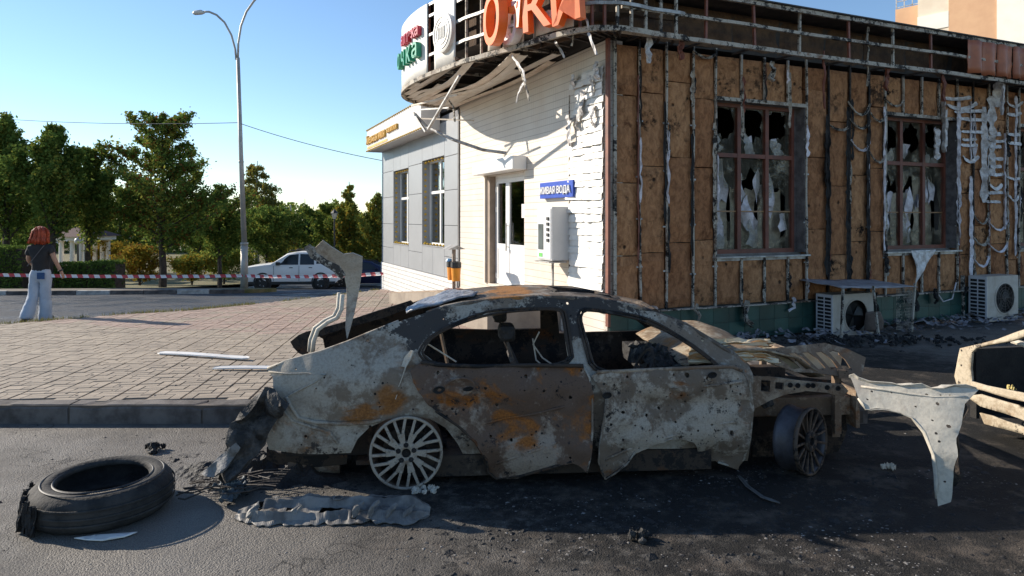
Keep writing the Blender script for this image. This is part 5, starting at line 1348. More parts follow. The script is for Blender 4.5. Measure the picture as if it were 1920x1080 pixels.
# wheels
def wheel(name, c, axis, R0, depth, spokes, mats, parent, rear):
    ax = Vector(axis).normalized(); c = Vector(c)
    a = ax.cross(Vector((0, 0, 1))).normalized(); b = Vector((0, 0, 1)); b = (b - ax * b.dot(ax)).normalized()
    w = empty(name, (0, 0, 0)); w.parent = parent
    MB().lathe([(R0 * .93, -.0), (R0, .006), (R0, -.02), (R0 * .95, -.03), (R0 * .92, -depth * .5), (R0 * .96, -depth + .02), (R0, -depth), (R0 * .93, -depth), (R0 * .88, -depth * .5), (R0 * .9, -.03)], c, ax, 48, True).build('rim_barrel', mats[1], w, True)
    MB().lathe([(R0 * .93, .004), (R0 * .93, -.02), (R0 * 1.0, -.02), (R0 * 1.005, .006), (R0 * .97, .012)], c, ax, 48, True).build('rim_lip', mats[0], w, True)
    for k in range(spokes):
        t0 = 2 * math.pi * k / spokes; m = MB()
        def P(r, t, h): return c + (a * math.cos(t) + b * math.sin(t)) * r + ax * h
        if rear:
            sk = .18
            for s in (-1, 1):
                m.bar(P(R0 * .27, t0 + s * .05, .0), P(R0 * .56, t0 + s * .10 + .05, .004), .024, .02, ax); m.bar(P(R0 * .56, t0 + s * .10 + .05, .004), P(R0 * .95, t0 + s * .17 + .12, -.004), .019, .02, ax)
        else: m.bar(P(R0 * .24, t0, -.02), P(R0 * .95, t0 + .05, -.002), .016, .018, ax)
        m.build('spoke', mats[0], w, bevel=.004)
    MB().lathe([(.001, -.012), (R0 * .12, -.012), (R0 * .125, .006), (R0 * .30, .008), (R0 * .33, -.02), (.001, -.03)], c, ax, 30).build('hub', mats[0], w, True)
    for k in range(5):
        t = 2 * math.pi * k / 5 + .3; q = c + (a * math.cos(t) + b * math.sin(t)) * R0 * .225
        MB().lathe([(.001, .010), (.017, .010), (.019, .0)], q, ax, 12).build('lug_hole', M_SOOT, w)
    MB().lathe([(.001, -.012), (R0 * .11, -.011), (R0 * .115, .0085)], c, ax, 20).build('centre_bore', M_SOOT, w)
    MB().lathe([(.001, -.07), (R0 * .66, -.07), (R0 * .66, -.09), (.001, -.09)], c, ax, 30).build('brake_disc', B_DARK, w)
    return w
wheel('rear_wheel', (.0, -.02, .242), (.04, -1, .02), .242, .2, 10, (M_RIM, M_RIMD), car, True)
wheel('far_rear_wheel', (.0, CW + .0, .242), (0, 1, 0), .242, .2, 10, (M_RIMD, M_RIMD), car, True)
fx, fz = cpx(1524, 833, .0)
wheel('front_wheel', (fx, .02, .236), (.60, -.80, .04), .232, .165, 15, (M_RIMD, plain('bluish_barrel', (.085, .085, .10), (.035, .032, .035), 5, .5, .2, .3, .004)), car, False)
wheel('far_front_wheel', (2.8, CW - .02, .236), (.3, .95, 0), .232, .2, 15, (M_RIMD, M_RIMD), car, False)
lumps('melted_alloy', (.12, -.06, .0), (.14, .10, .03), 14, B_PALE, car, 21, .35)

# front: aprons, strut tower, rails, crumpled bonnet
def front():
    AP = Z6([(1000, 452), (1100, 458), (1250, 476), (1420, 492), (1445, 520), (1425, 548), (1340, 528), (1250, 520), (1150, 540), (1090, 565), (1040, 590), (1008, 605)])
    ap = cpanel('fender_apron', AP, B_FRONT, car, .16, holes=[Z6([(1046, 470), (1088, 474), (1086, 526), (1044, 522)]), Z6([(1112, 480), (1152, 484), (1148, 516), (1110, 512)])], step=.035, th=.02, dent=.012, seed=31)
    for u, v in Z6([(1180, 495), (1215, 497), (1262, 497), (1285, 497), (1350, 506), (1400, 510)]): ellipse_dish(u, v, 5, 5, lambda x, z: .145, ap, 'apron_hole', M_SOOT)
    cpanel('wheel_house', Z6([(1005, 595), (1090, 562), (1250, 520), (1430, 545), (1440, 700), (1400, 800), (1200, 840), (1005, 850)]), B_DARK, car, .42, step=.06, th=.02, dent=.04, seed=33)
    cpanel('far_apron', [(u, v - 6) for u, v in AP], B_DARK, car, 1.62, step=.07, th=.02, dent=.02, seed=34)
    x0, z0 = cpx(1590, 800, .35)
    MB().box(2.1, x0 + .02, .34, .46, .32, .46).build('chassis_rail', B_FRONT, car, bevel=.01); MB().box(2.1, x0 + .02, 1.38, 1.50, .32, .46).build('chassis_rail', B_DARK, car, bevel=.01)
    m = MB(); m.box(x0 + .02, x0 + .05, .28, .52, .24, .52); m.build('rail_end_plate', B_FRONT, car)
    MB().bar((x0 - .12, .2, .66), (x0 - .12, CW - .2, .64), .07, .06).bar((x0 - .12, .3, .2), (x0 - .12, .3, .66), .05).bar((x0 - .12, CW - .3, .2), (x0 - .12, CW - .3, .66), .05).bar((x0 - .12, .3, .2), (x0 - .12, CW - .3, .2), .06).build('radiator_support', B_FRONT, car)
    MB().bar((x0 + .05, .40, .30), (x0 + .12, .40, .30), .10, .09).build('tow_bracket', M_BLACKMETAL, car)
    # bonnet: buckled sheet, raised in the middle
    vs = []; N = 26; K = 16; xa, xb = 1.98, 3.02
    for i in range(N + 1):
        s = i / N; x = xa + (xb - xa) * s
        for k in range(K + 1):
            t = k / K; y = .22 + 1.4 * t
            z = .735 + .10 * math.sin(math.pi * min(1, s * 1.15)) - .02 * s + .05 * math.sin(t * 6 + s * 3) * s + .03 * nz(x * 4, y * 4, 3) - .12 * max(0, s - .8) * 3
            vs.append((x - .1 * t * s, y, z))
    bon = solidify(mobj('bonnet', vs, [(i * (K + 1) + k, (i + 1) * (K + 1) + k, (i + 1) * (K + 1) + k + 1, i * (K + 1) + k + 1) for i in range(N) for k in range(K)], B_BONNET, car, True), .012, 0)
    slots = []
    for q in range(6):
        ox = q * 62; slots.append(Z6([(1110 + ox, 352 - q * 2), (1140 + ox, 348 - q * 2), (1185 + ox, 378), (1228 + ox * .93, 418), (1196 + ox * .93, 424), (1150 + ox, 388)]) if q < 5 else Z6([(1370, 335), (1405, 345), (1412, 375), (1385, 372)]))
    def by(x, z): return .20 + .45 * max(0, z - .62)
    cpanel('bonnet_inner_frame', Z6([(1040, 335), (1180, 318), (1340, 303), (1440, 328), (1528, 370), (1505, 455), (1400, 455), (1290, 440), (1200, 436), (1080, 392)]), B_FRONT, bon, by, holes=slots, step=.03, th=.012, dent=.008, seed=41)
    cream = plain('sunlit_insulation', (.62, .52, .36), (.48, .36, .2), 6, .8, 0, .4, .006)
    cpanel('bonnet_liner', Z6([(1080, 345), (1330, 322), (1425, 350), (1400, 450), (1200, 430)]), cream, bon, lambda x, z: by(x, z) + .10, step=.06, th=.01, dent=.02, seed=43)
    for i in range(7):
        yy = .16 + .05 * i; zz = .80 + .012 * i
        ribbon('peeled_layer', [(1.98 + .02 * i, yy, zz - .02), (2.25 + .03 * i, yy - .02, zz + .012 * math.sin(i)), (2.5 + .04 * i, yy, zz - .01), (2.66 + .05 * nz(i, 2), yy + .02, zz - .04)], .07, plain('scorched_wood_layer', (.52, .28, .10), (.30, .13, .05), 9, .8, 0, .4, .004) if i % 2 else cream, bon, across=(0, 1, .25), curl=.2, jag=.5, seed=60 + i)
B_BONNET = burnt('burnt_bonnet', (.36, .33, .28), (.19, .15, .11), (.36, .17, .06), (.05, .04, .035), .5, .45, .25, 1.4, 30.0)
front()

# front wing torn forward, its tail resting on the road
def wing():
    P = Z8([(618, 308), (660, 318), (730, 330), (800, 345), (900, 356), (960, 360), (1040, 350), (1142, 365), (1110, 395), (1085, 420), (1078, 480), (1060, 560), (1040, 640), (1025, 740), (1019, 800), (966, 815), (962, 700), (958, 640), (940, 540), (890, 482), (845, 462), (790, 446), (740, 440), (690, 440), (655, 395), (636, 350)])
    def yf(x, z): return .02 - .65 * max(0, x - 2.38) + .40 * max(0, z - .35) + .02 * math.sin(x * 7)
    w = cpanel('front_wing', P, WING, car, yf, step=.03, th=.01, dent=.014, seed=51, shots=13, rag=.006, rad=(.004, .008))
    pts = []
    for u, v in Z8([(618, 308), (660, 318), (800, 345), (960, 360), (1040, 350), (1142, 365)]):
        x, z = cpx(u, v, yf); pts.append((x, yf(x, z) + .02, z))
    ribbon('wing_top_flange', pts, .07, B_PALE, w, across=(0, 1, -.2), curl=.2, jag=.2)
    pts = []
    for u, v in Z8([(655, 395), (690, 440), (740, 440), (790, 446), (845, 462), (890, 482), (940, 540), (956, 620), (962, 700), (966, 790)]):
        x, z = cpx(u, v, yf); pts.append((x, yf(x, z) + .014, z))
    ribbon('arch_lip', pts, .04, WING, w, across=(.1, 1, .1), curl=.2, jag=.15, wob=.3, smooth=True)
    pts = []
    for u, v in Z8([(660, 345), (760, 362), (860, 380), (960, 392), (1040, 390), (1090, 392)]):
        x, z = cpx(u, v, yf); pts.append((x, yf(x, z) - .004, z))
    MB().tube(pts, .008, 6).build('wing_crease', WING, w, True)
    pts = []
    for u, v in Z8([(1080, 415), (1078, 480), (1062, 560), (1042, 640), (1028, 740)]):
        x, z = cpx(u, v, yf); pts.append((x + .015, yf(x, z) + .03, z))
    ribbon('wing_rear_flange', pts, .08, B_DARK, w, across=(.5, 1, 0), curl=.3, jag=.3)
WING = burnt('grey_white_wing', (.52, .52, .50), (.40, .395, .38), (.25, .15, .08), (.07, .065, .06), .60, .10, .12,   .7, 40.0, rough=.45, pit_on=False, dspots=[(3.45, -.6, .05, .35, .35), (2.35, .0, .55, .2, .2)])  # dark spots at tail tip and left end: shade put into the colour
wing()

# ================================================================== SECOND BURNT CAR (tail, at the right edge)
def second_car():
    a = at(1800, 792, 5.75); an = R(-79); fr = (a.x, a.y, an); e = empty('burnt_hatchback', (a.x, a.y, 0), an)
    tag(e, 'pale burnt car with an empty doorway, cut off by the right edge', 'car')
    # local x runs along the near side towards the viewer, local y into the car (to the right)
    P = lambda L, y=0: [on_y(fr, 1640 + x / 2.843, 480 + v / 2.843, y) for x, v in L]
    cre = burnt('cream_burnt_steel', (.46, .42, .35), (.30, .26, .20), (.38, .2, .08), (.05, .042, .038), .56, .32, .36, 1.4, 50.0)
    def sh(name, L, mat, yf, holes=(), step=.04, th=.02, dent=.008, par=e, raw=False):
        ol = L if raw else P(L); v2, f2 = sheet(ol, holes if raw else [P(h) for h in holes], step)
        return solidify(mobj(name, [(x, yf(x, z) + dent * nz(x * 5, z * 5, 3), z) for x, z in v2], f2, mat, par, True), th, 0)
    far = P([(462, 492), (445, 560), (430, 640), (448, 702)]); top = P([(560, 470), (640, 447), (720, 410), (796, 382)])
    xe = 2.3
    side = far[::-1] + top + [(1.05, 1.22), (1.9, 1.24), (2.5, 1.0), (3.2, .9), (3.3, .5), (3.0, .32), (xe, .30)] + P([(796, 775), (720, 760), (600, 722), (510, 700)])
    hole = P([(528, 512), (548, 492), (600, 476), (645, 468), (720, 452), (790, 425)]) + [(1.0, 1.15), (1.18, 1.15), (1.20, .42)] + P([(790, 728), (700, 710), (600, 690), (522, 668), (518, 600)])
    hole2 = [(1.32, 1.15), (1.85, 1.15), (2.2, .95), (2.2, .5), (1.34, .42)]
    bd = sh('body_side', side, cre, lambda x, z: .35 * max(0, z - .75), [hole, hole2], raw=True)
    sh('sill_step', P([(520, 745), (600, 735), (720, 772), (796, 792)]) + [(xe, .24), (xe, .10)] + P([(796, 860), (720, 835), (600, 800)]), cre, lambda x, z: -.05, raw=True)
    sh('sill_lower', P([(575, 835), (640, 850), (720, 880), (796, 905)]) + [(xe, .08), (xe, .0)] + P([(796, 945), (720, 925), (600, 895)]), cre, lambda x, z: -.02, raw=True)
    MB().box(.1, 2.3, .08, 1.5, .14, .17).build('floor_pan', M_SOOT, e); MB().box(.04, .10, .06, 1.5, .14, .72).build('firewall', M_SOOT, e)
    sh('far_side', [(.0, .2), (.0, .75), (.5, .92), (1.05, 1.22), (1.9, 1.24), (2.5, 1.0), (3.2, .9), (3.2, .3)], B_DARK, lambda x, z: 1.56 - .3 * max(0, z - .75), [[(.25, .78), (1.0, 1.12), (1.18, 1.12), (1.2, .78)], hole2], raw=True, step=.09)
    MB().box(1.05, 1.95, .18, 1.40, 1.21, 1.235).build('roof', B_ROOF, e)
    pts = P([(655, 456), (700, 470), (796, 508)]) + [(.9, .70)]; MB().tube([(x, .14, z) for x, z in pts], .022, 8).build('dash_tube', B_PALE, e)
    lumps('seat_ash', (.7, .6, .18), (.6, .5, .2), 60, M_CLINK, e, 31)
    x, z = P([(702, 690)])[0]; lumps('yellow_foam', (x, .05, z - .04), (.06, .04, .05), 9, plain('yellow_foam', (.62, .5, .2), (.5, .38, .12), 9, .8), e, 8, .9, 1)
    for yy in (.05, 1.5): MB().lathe([(.10, -.08), (.23, -.09), (.235, 0), (.23, .09), (.10, .08)], (2.75, yy, .235), (0, 1, 0), 24).build('wheel', M_RIMD, e)
second_car()

# ================================================================== LOOSE THINGS ON THE ROAD
def crumple(name, cx, cy, rx_, ry_, h, mat, seed, n=70):
    """mound of burnt sheets and crust: ridged noise, torn edge"""
    vs = []; fs = []
    for i in range(n + 1):
        for j in range(n + 1):
            a, b = i / n * 2 - 1, j / n * 2 - 1; r = math.hypot(a, b); x, y = cx + a * rx_, cy + b * ry_
            rid = 1 - abs(nz(x * 4.5, y * 4.5, seed)) * 2.2; rid2 = 1 - abs(nz(x * 13, y * 13, seed + 3)) * 2
            k = max(0, 1 - (r / (.8 + .25 * nz(a * 2.5, b * 2.5, seed + 7))) ** 2)
            vs.append((x + .03 * nz(x * 9, y * 9, 1), y + .03 * nz(x * 9, y * 9, 2), h * k * (.35 + .5 * rid + .3 * rid2) - .012))
    for i in range(n):
        for j in range(n): fs.append((i * (n + 1) + j, (i + 1) * (n + 1) + j, (i + 1) * (n + 1) + j + 1, i * (n + 1) + j + 1))
    return mobj(name, vs, fs, mat)
def loose():
    # tyre lying flat, one side scorched and frayed
    c = Vector((-2.52, 4.22, 0)); prof = [(.245, .185), (.262, .208), (.30, .220), (.345, .208), (.378, .170), (.388, .11), (.378, .05), (.345, .012), (.30, .004), (.262, .02), (.245, .05), (.275, .06), (.34, .08), (.355, .12), (.34, .17), (.275, .19)]
    t = MB().lathe(prof, (0, 0, 0), (0, 0, 1), 72, True)
    for i, v in enumerate(t.v):
        a = math.atan2(v.y, v.x); f = max(0, math.cos(a - 3.5)) ** 3
        k = 1 + f * (.10 * (1 - v.z / .24) + .05 * nz(v.x * 16, v.y * 16, v.z * 16)) + .006 * nz(v.x * 5, v.y * 5) + .008 * nz(v.x * 22, v.y * 22, v.z * 22); v.x *= k; v.y *= k; v.z += .012 * math.sin(a - .5)
        if v.z < .004: v.z = .004
    ty = empty('loose_tyre', c); tag(ty, 'scorched black tyre lying flat on the asphalt at the left', 'tyre')
    t.build('tyre_carcass', M_RUBBER, ty, True)
    for z, r in ((.06, .392), (.1, .394), (.145, .392)): MB().lathe([(r - .004, z - .008), (r + .001, z - .006), (r + .001, z + .006), (r - .004, z + .008)], (0, 0, .0), (0, 0, 1), 64, True).build('tread_rib', M_RUBBER, ty, True)
    for (r, z) in ((.268, .214), (.33, .219)): MB().lathe([(r - .006, z - .006), (r, z + .003), (r + .006, z - .006)], (0, 0, 0), (0, 0, 1), 64).build('bead_ring', plain('bead_grey', (.05, .047, .045), (.03, .03, .03), 9, .6), ty, True)
    for i in range(16):
        a = 3.5 + (i - 8) * .11; r0 = .40 + .015 * random.random(); p = Vector((r0 * math.cos(a), r0 * math.sin(a), 0))
        ribbon('frayed_cord', [(p.x, p.y, .14 + .06 * random.random()), (p.x * 1.03, p.y * 1.03, .07), (p.x * 1.05, p.y * 1.05, .008)], .05, M_CHAR, ty, across=(-p.y, p.x, .2), curl=.4, jag=.8, seed=i)
    # white shard in front of it
    v2, f2 = sheet([(-.15, -.02), (.02, -.045), (.12, .0), (.16, .06), (.05, .035), (-.05, .03)], [], .03)
    o = solidify(mobj('white_shard', [(x, y, .01 + .03 * abs(x) ** 1.5 + .004 * nz(x * 9, y * 9)) for x, y in v2], f2, M_WHITEPL, None, True), .006, 0); o.location = (-2.30, 3.84, 0); tag(o, 'curved white plastic shard lying in front of the loose tyre', 'debris')
    # torn aluminium beam
    X0, X1 = -1.66, -.50; N = 120; vs = []; fs = []; prof = [(.15, .012), (.125, .05), (.07, .088), (.02, .098), (-.015, .06), (-.05, .052), (-.085, .062), (-.12, .022), (-.15, .008)]; K = len(prof) - 1
    for i in range(N + 1):
        s = i / N; x = X0 + (X1 - X0) * s; tw = .25 * nz(s * 2.2, 4); ends = min(1, s * 5 + .35) * min(1, (1 - s) * 8 + .3)
        for k, (py, pz) in enumerate(prof):
            edge = 1 if k in (0, K) else 0
            wv = py * ends * (1 + .22 * nz(s * 6, k * .5, 3)) + edge * .05 * nz(s * 22, k, 6)
            vs.append((x + .008 * nz(s * 40, k, 2), 4.13 + .04 * s + .02 * nz(s * 4, 9) + wv, max(.006, pz * (.9 + .3 * nz(s * 7, k * .6, 8)) * ends + tw * py * .35 + .01 * nz(s * 30, k * 1.5, 1))))
    hole = lambda i, k: (30 < i < 36 and k == 4) or (52 < i < 66 and k in (4, 5)) or (88 < i < 92 and k == 2) or (12 < i < 16 and k in (2, 3)) or (72 < i < 76 and k == 6)
    for i in range(N):
        for k in range(K):
            if not hole(i, k): fs.append((i * (K + 1) + k, (i + 1) * (K + 1) + k, (i + 1) * (K + 1) + k + 1, i * (K + 1) + k + 1))
    al = plain('ashy_aluminium', (.22, .21, .195), (.085, .08, .075), 7, .6, .15, .4, .005, 0, 30)
    bm_ = empty('torn_metal_beam', (-1.08, 4.13, 0)); tag(bm_, 'crumpled grey metal beam lying on the road in front of the car', 'debris')
    o = solidify(mobj('channel', [(x + 1.08, y - 4.13, z) for x, y, z in vs], fs, al, bm_), .006, 0)
    for q, (s, hh) in enumerate(((.08, .03), (.30, .03), (.62, .05), (.70, .055), (.79, .04), (.88, .03))):
        x = X0 + (X1 - X0) * s + 1.08; ribbon('torn_tab', [(x, -.09, .03), (x + .02, -.07, .03 + hh), (x + .05, -.03, .05 + hh)], .035, al, bm_, across=(1, .3, .1), curl=.2, jag=.5, seed=q)
    MB().lathe([(.02, 0), (.03, .008), (.03, .014), (.02, .014)], (.02, .03, .088), (0, 0, 1), 16).build('bolt_boss', al, bm_)
    # burnt harness wires spilling from the tail
    for q in range(9):
        p0 = Vector((-1.5 + .08 * nz(q, 1), 4.62 - .04 * q, .10)); pts = [p0 + Vector((-.09 * k + .05 * nz(k * .8, q, 2), .07 * nz(k * .7, q, 3), .06 * abs(nz(k * .9, q, 4)) - .010 * k)) for k in range(8)]
        o = MB().tube([(p.x, p.y, max(.008, p.z)) for p in pts], .005, 5).build('harness_wire', M_BLACKMETAL, None); tag(o, 'thin burnt wire trailing on the road behind the car tail', 'wire', 'burnt wires behind the car tail')
    # white boards on the paving
    def board(p0, p1, wd, label, bend):
        a = Vector(p0); b = Vector(p1); a.z = plaza(a.y) + .02; b.z = plaza(b.y) + .035
        m = [a.lerp(b, i / 5) + Vector((0, 0, .006 * math.sin(i))) for i in range(6)]
        o = ribbon('white_board', m, wd, M_WHITEPL, None, across=(0, 1, .1), curl=bend, jag=.0, wob=.0); o.modifiers[0].thickness = .014; tag(o, label, 'board', 'white boards on the paving')
    p = lambda u, v: (lambda Y: ((u - 960) / F * Y, Y, 0))((H - .13) * F / (v - VH))
    board(p(298, 661), p(466, 674), .09, 'longer white cladding board lying on the paving, farther from the car', .1)
    board(p(400, 694), p(560, 695), .08, 'white cladding board whose end meets the tail of the burnt car', .1)
    # strip on the road right of the doors
    a = [at(u, v, Y) for u, v, Y in ((1385, 895, 4.75), (1402, 915, 4.56), (1430, 935, 4.38), (1462, 946, 4.29))]
    o = ribbon('rubber_strip', [(q.x, q.y, .012) for q in a], .03, plain('dusty_strip', (.12, .11, .10), (.07, .065, .06), 8, .8), None, across=(.6, .8, 0), curl=.2, jag=.1, wob=.2); tag(o, 'thin grey strip lying on the road below the front door', 'strip')
    # charred heap between the tyre and the car
    h = crumple('charred_heap', -1.75, 4.84, .85, .46, .13, M_CHAR, 3); tag(h, 'black charred heap on the asphalt between tyre and car tail', 'debris', kind='stuff')
    o = lumps('foil_rag', (-1.82, 4.42, .03), (.16, .18, .07), 26, plain('bluish_rag', (.10, .13, .15), (.05, .055, .06), 9, .6, 0, .8, .02), None, 15, .45); tag(o, 'bluish crumpled rag beside the loose tyre', 'debris', kind='thing')
    for i, (u, v, r, mt, lb) in enumerate([(491, 899, .03, plain('brick_bit', (.30, .10, .06), None, 9, .8), 'small rust red lump under the tail of the burnt car'), (1668, 882, .05, B_PALE, 'pale crumpled scrap on the black road right of the front wheel'), (1190, 1010, .06, M_CLINK, 'dark grey scrap in the sunlit foreground below the front door'), (288, 845, .07, M_CHAR, 'charred lump standing behind the loose tyre')]):
        Y = H * F / (v - VH); q = at(u, v, Y); o = lumps('scrap', (q.x, q.y, .01), (r * 1.6, r * 1.2, r * .8), 10, mt, None, 70 + i, .7); tag(o, lb, 'debris', kind='thing')
    # ash and chips strewn over the road: uncountable
    rnd = random.Random(33); m = MB(); mi = []
    def chip(x, y, z, r, mk):
        n = len(m.v); a = rnd.uniform(0, 6.3); h = r * rnd.uniform(.12, .42)
        for k in range(4):
            t = a + k * 1.57 + rnd.uniform(-.4, .4); rr = r * rnd.uniform(.6, 1.3); m.v.append(Vector((x + rr * math.cos(t), y + rr * math.sin(t), z)))
        m.v.append(Vector((x + r * .2, y, z + h))); m.f.extend([(n, n + 1, n + 4), (n + 1, n + 2, n + 4), (n + 2, n + 3, n + 4), (n + 3, n, n + 4)]); mi.extend([mk] * 4)
    for i in range(6500):
        x = rnd.gauss(1.9, 1.7); y = rnd.uniform(2.5, 4.9) if rnd.random() < .8 else rnd.uniform(5, 9.5)
        if y > 5.7 and x < 2.9: continue
        if x < -.7 and rnd.random() < .8: continue
        if nz(x * 1.3, y * 2.0, 5) < .08: continue
        chip(x, y, .001, abs(rnd.gauss(0, .005)) + .003, rnd.choices((0, 1, 2), (4, 3, 3))[0])
    for i in range(500):
        x = rnd.uniform(-3.5, 4.5); y = rnd.uniform(2.6, 5.4); chip(x, y, .001, rnd.uniform(.003, .009), rnd.choice((0, 2, 2)))
    for i in range(2600):
        x = rnd.gauss(.9, 1.7); y = 4.6 + rnd.gauss(0, .75)
        if y > 5.7 or y < 2.6 or (x < -.6 and y < 4.3): continue
        chip(x, y, .001, rnd.uniform(.006, .024) * (2 if rnd.random() < .05 else 1), 2)
    for i in range(160):
        x = rnd.uniform(-5, 0); y = rnd.uniform(6.2, 10); chip(x, y, plaza(y) + .002, rnd.uniform(.005, .02), rnd.choice((0, 2, 2)))
    tag(mobj('ash_chips', m.v, m.f, [plain('ash_chip', (.27, .25, .23), (.13, .12, .11), 20, .8), plain('grit', (.13, .12, .11), (.08, .07, .065), 20, .8), M_CHAR], None, mi=mi), 'pale ash flakes and grit strewn over the burnt road', 'debris', kind='stuff')
    # fallen cladding along the foot of the wall
    m = MB()
    for i in range(420):
        xx = rnd.uniform(.8, 10); yy = -.1 - abs(rnd.gauss(0, .55)); z = .01 + .10 * rnd.random() * max(0, 1 + yy)
        X, Y = bworld(xx, yy)
        L = rnd.uniform(.04, .2); a = rnd.uniform(0, 6.3); w_ = rnd.uniform(.01, .05); p = Vector((X, Y, z)); d = Vector((math.cos(a), math.sin(a), rnd.uniform(-.15, .2))) * L; s = Vector((-math.sin(a), math.cos(a), rnd.uniform(-.5, .5))) * w_
        n = len(m.v)
        for k in range(5):
            t = k / 4; q = p + d * t + Vector((0, 0, .05 * math.sin(t * 6 + i) * L * 3)); m.v += [q - s, q + s]
        m.f += [(n + 2 * k, n + 2 * k + 1, n + 2 * k + 3, n + 2 * k + 2) for k in range(4)]
    for v in m.v: v.z = max(v.z, .004)
    o = m.build('fallen_cladding', plain('sooty_film', (.30, .28, .29), (.10, .09, .09), 5, .7, 0, .4, .006), None); tag(o, 'heap of shredded pale cladding along the foot of the burnt wall', 'debris', kind='stuff')
    X, Y = bworld(4, -1.2); h = lumps('burnt_rubble', (X, Y, 0), (2.6, .7, .05), 260, M_CHAR, None, 44, .3); tag(h, 'low black rubble on the ground before the plinth', 'debris', kind='stuff')
loose()
# ================================================================== TREES, HEDGES, STREET FURNITURE BEYOND THE ROAD
L_DARK = leafmat('leaf_dark_green', (.10, .155, .036)); L_MID = leafmat('leaf_green', (.165, .225, .052)); L_OLIVE = leafmat('leaf_olive', (.25, .25, .05)); L_YEL = leafmat('leaf_yellow', (.30, .20, .03)); L_BRN = leafmat('leaf_brown', (.16, .075, .025)); L_BIRCH = leafmat('leaf_birch', (.19, .19, .055)); L_SPR = leafmat('needle_green', (.028, .050, .024), .15)
BARK = plain('bark', (.065, .05, .04), (.03, .025, .02), 9, .95, 0, .8, .02, 0, 30); BARKW = plain('birch_bark', (.45, .43, .40), (.12, .11, .10), 7, .8, 0, .5, .01)
def tree(name, label, u, vtop, Y, rad, base_h, env, nleaf, leaf, mats, wts, seed, group, up=.5, droop=0.0, bark=None, nb=26, cat='tree', lobes=.35):
    rnd = random.Random(seed); X = (u - 960) / F * Y; z0 = road(Y) + .1; h = H + (VH - vtop) / F * Y - z0
    t = empty(name, (X, Y, z0)); tag(t, label, cat, group)
    trunk = MB(); tr = .018 * h + .03
    pts = [(.05 * nz(i * .7, seed) * h * .12, .05 * nz(i * .7, seed, 5) * h * .12, h * .96 * i / 8) for i in range(9)]
    trunk.tube(pts, [tr * (1 - .88 * i / 8) for i in range(9)], 8)
    segs = []
    for b in range(nb):
        f = (b + rnd.random()) / nb; hz = base_h + (h * .93 - base_h) * f; a = b * 2.4 + rnd.uniform(-.4, .4)
        L = rad * env(f) * rnd.uniform(1 - lobes, 1 + lobes * .6)
        if L < .12: continue
        i = min(7, int(hz / (h * .96) * 8)); o = Vector(pts[i]).lerp(Vector(pts[i + 1]), hz / (h * .96) * 8 - i)
        d = Vector((math.cos(a), math.sin(a), up * rnd.uniform(.7, 1.35))).normalized() * (1 + .25 * up); hd = math.hypot(d.x, d.y); L = min(L, max(.15, (h * 1.02 - hz) / (d.z + .38 * h / rad * hd * .5))) if d.z > .2 else L; P = [o]
        for k in range(1, 6):
            q = o + d * L * k / 5 + Vector((.07 * L * nz(k, b, seed), .07 * L * nz(k, b, seed + 4), -droop * L * (k / 5) ** 2)); P.append(q)
        trunk.tube(P, [max(.006, tr * .34 * (1 - .17 * k) * (1.1 - f)) for k in range(6)], 5, False)
        segs.append((P, L, f))
        for s in range(3):
            k = rnd.choice((2, 3, 4)); o2 = P[k]; a2 = a + rnd.uniform(-1.2, 1.2); L2 = L * rnd.uniform(.3, .55)
            d2 = Vector((math.cos(a2), math.sin(a2), up * rnd.uniform(.3, 1.6))); d2 = d2.normalized() * 1.25 if up < 1.25 else Vector((d2.x * .35, d2.y * .35, 1.1))
            P2 = [o2 + d2 * L2 * q / 3 + Vector((0, 0, -droop * L2 * (q / 3) ** 2)) for q in range(4)]
            trunk.tube(P2, [max(.004, tr * .14 * (1 - .25 * q)) for q in range(4)], 4, False); segs.append((P2, L2, f))
    trunk.build('trunk', bark or BARK, t)
    tot = sum(s[1] for s in segs); vs = []; fs = []; mi = []
    for (P, L, f) in segs:
        n = int(nleaf * 1.7 * L / tot); mbias = rnd.random()
        for _ in range(n):
            q = rnd.random() ** .7 * (len(P) - 1); i = min(int(q), len(P) - 2); c = P[i].lerp(P[i + 1], q - i)
            sp = .05 + .085 * L; c = c + Vector((rnd.gauss(0, sp), rnd.gauss(0, sp), rnd.gauss(0, sp * .8) - droop * .15 * rnd.random()))
            if c.z < .25: continue
            s = leaf * .72 * rnd.uniform(.45, 1.6); a = Vector((rnd.gauss(0, 1), rnd.gauss(0, 1), rnd.gauss(0, 1) - droop)).normalized(); b = a.cross(Vector((rnd.gauss(0, 1), rnd.gauss(0, 1), rnd.gauss(0, 1)))).normalized()
            k = len(vs); vs += [c - a * s, c + b * s * .55, c + a * s, c - b * s * .55]; fs.append((k, k + 1, k + 2, k + 3))
            mi.append(rnd.choices(range(len(mats)), wts)[0] if rnd.random() < .75 else (0 if mbias < .6 else len(mats) - 1))
    mobj('crown', vs, fs, mats, t, False, mi)
    return t
broad = lambda f: math.sin(math.pi * (.18 + .80 * f)) ** .8
oval = lambda f: (1 - f) ** .55 * (.65 + .35 * math.sin(math.pi * min(1, f * 1.6)))
cone = lambda f: (1 - f) ** .9
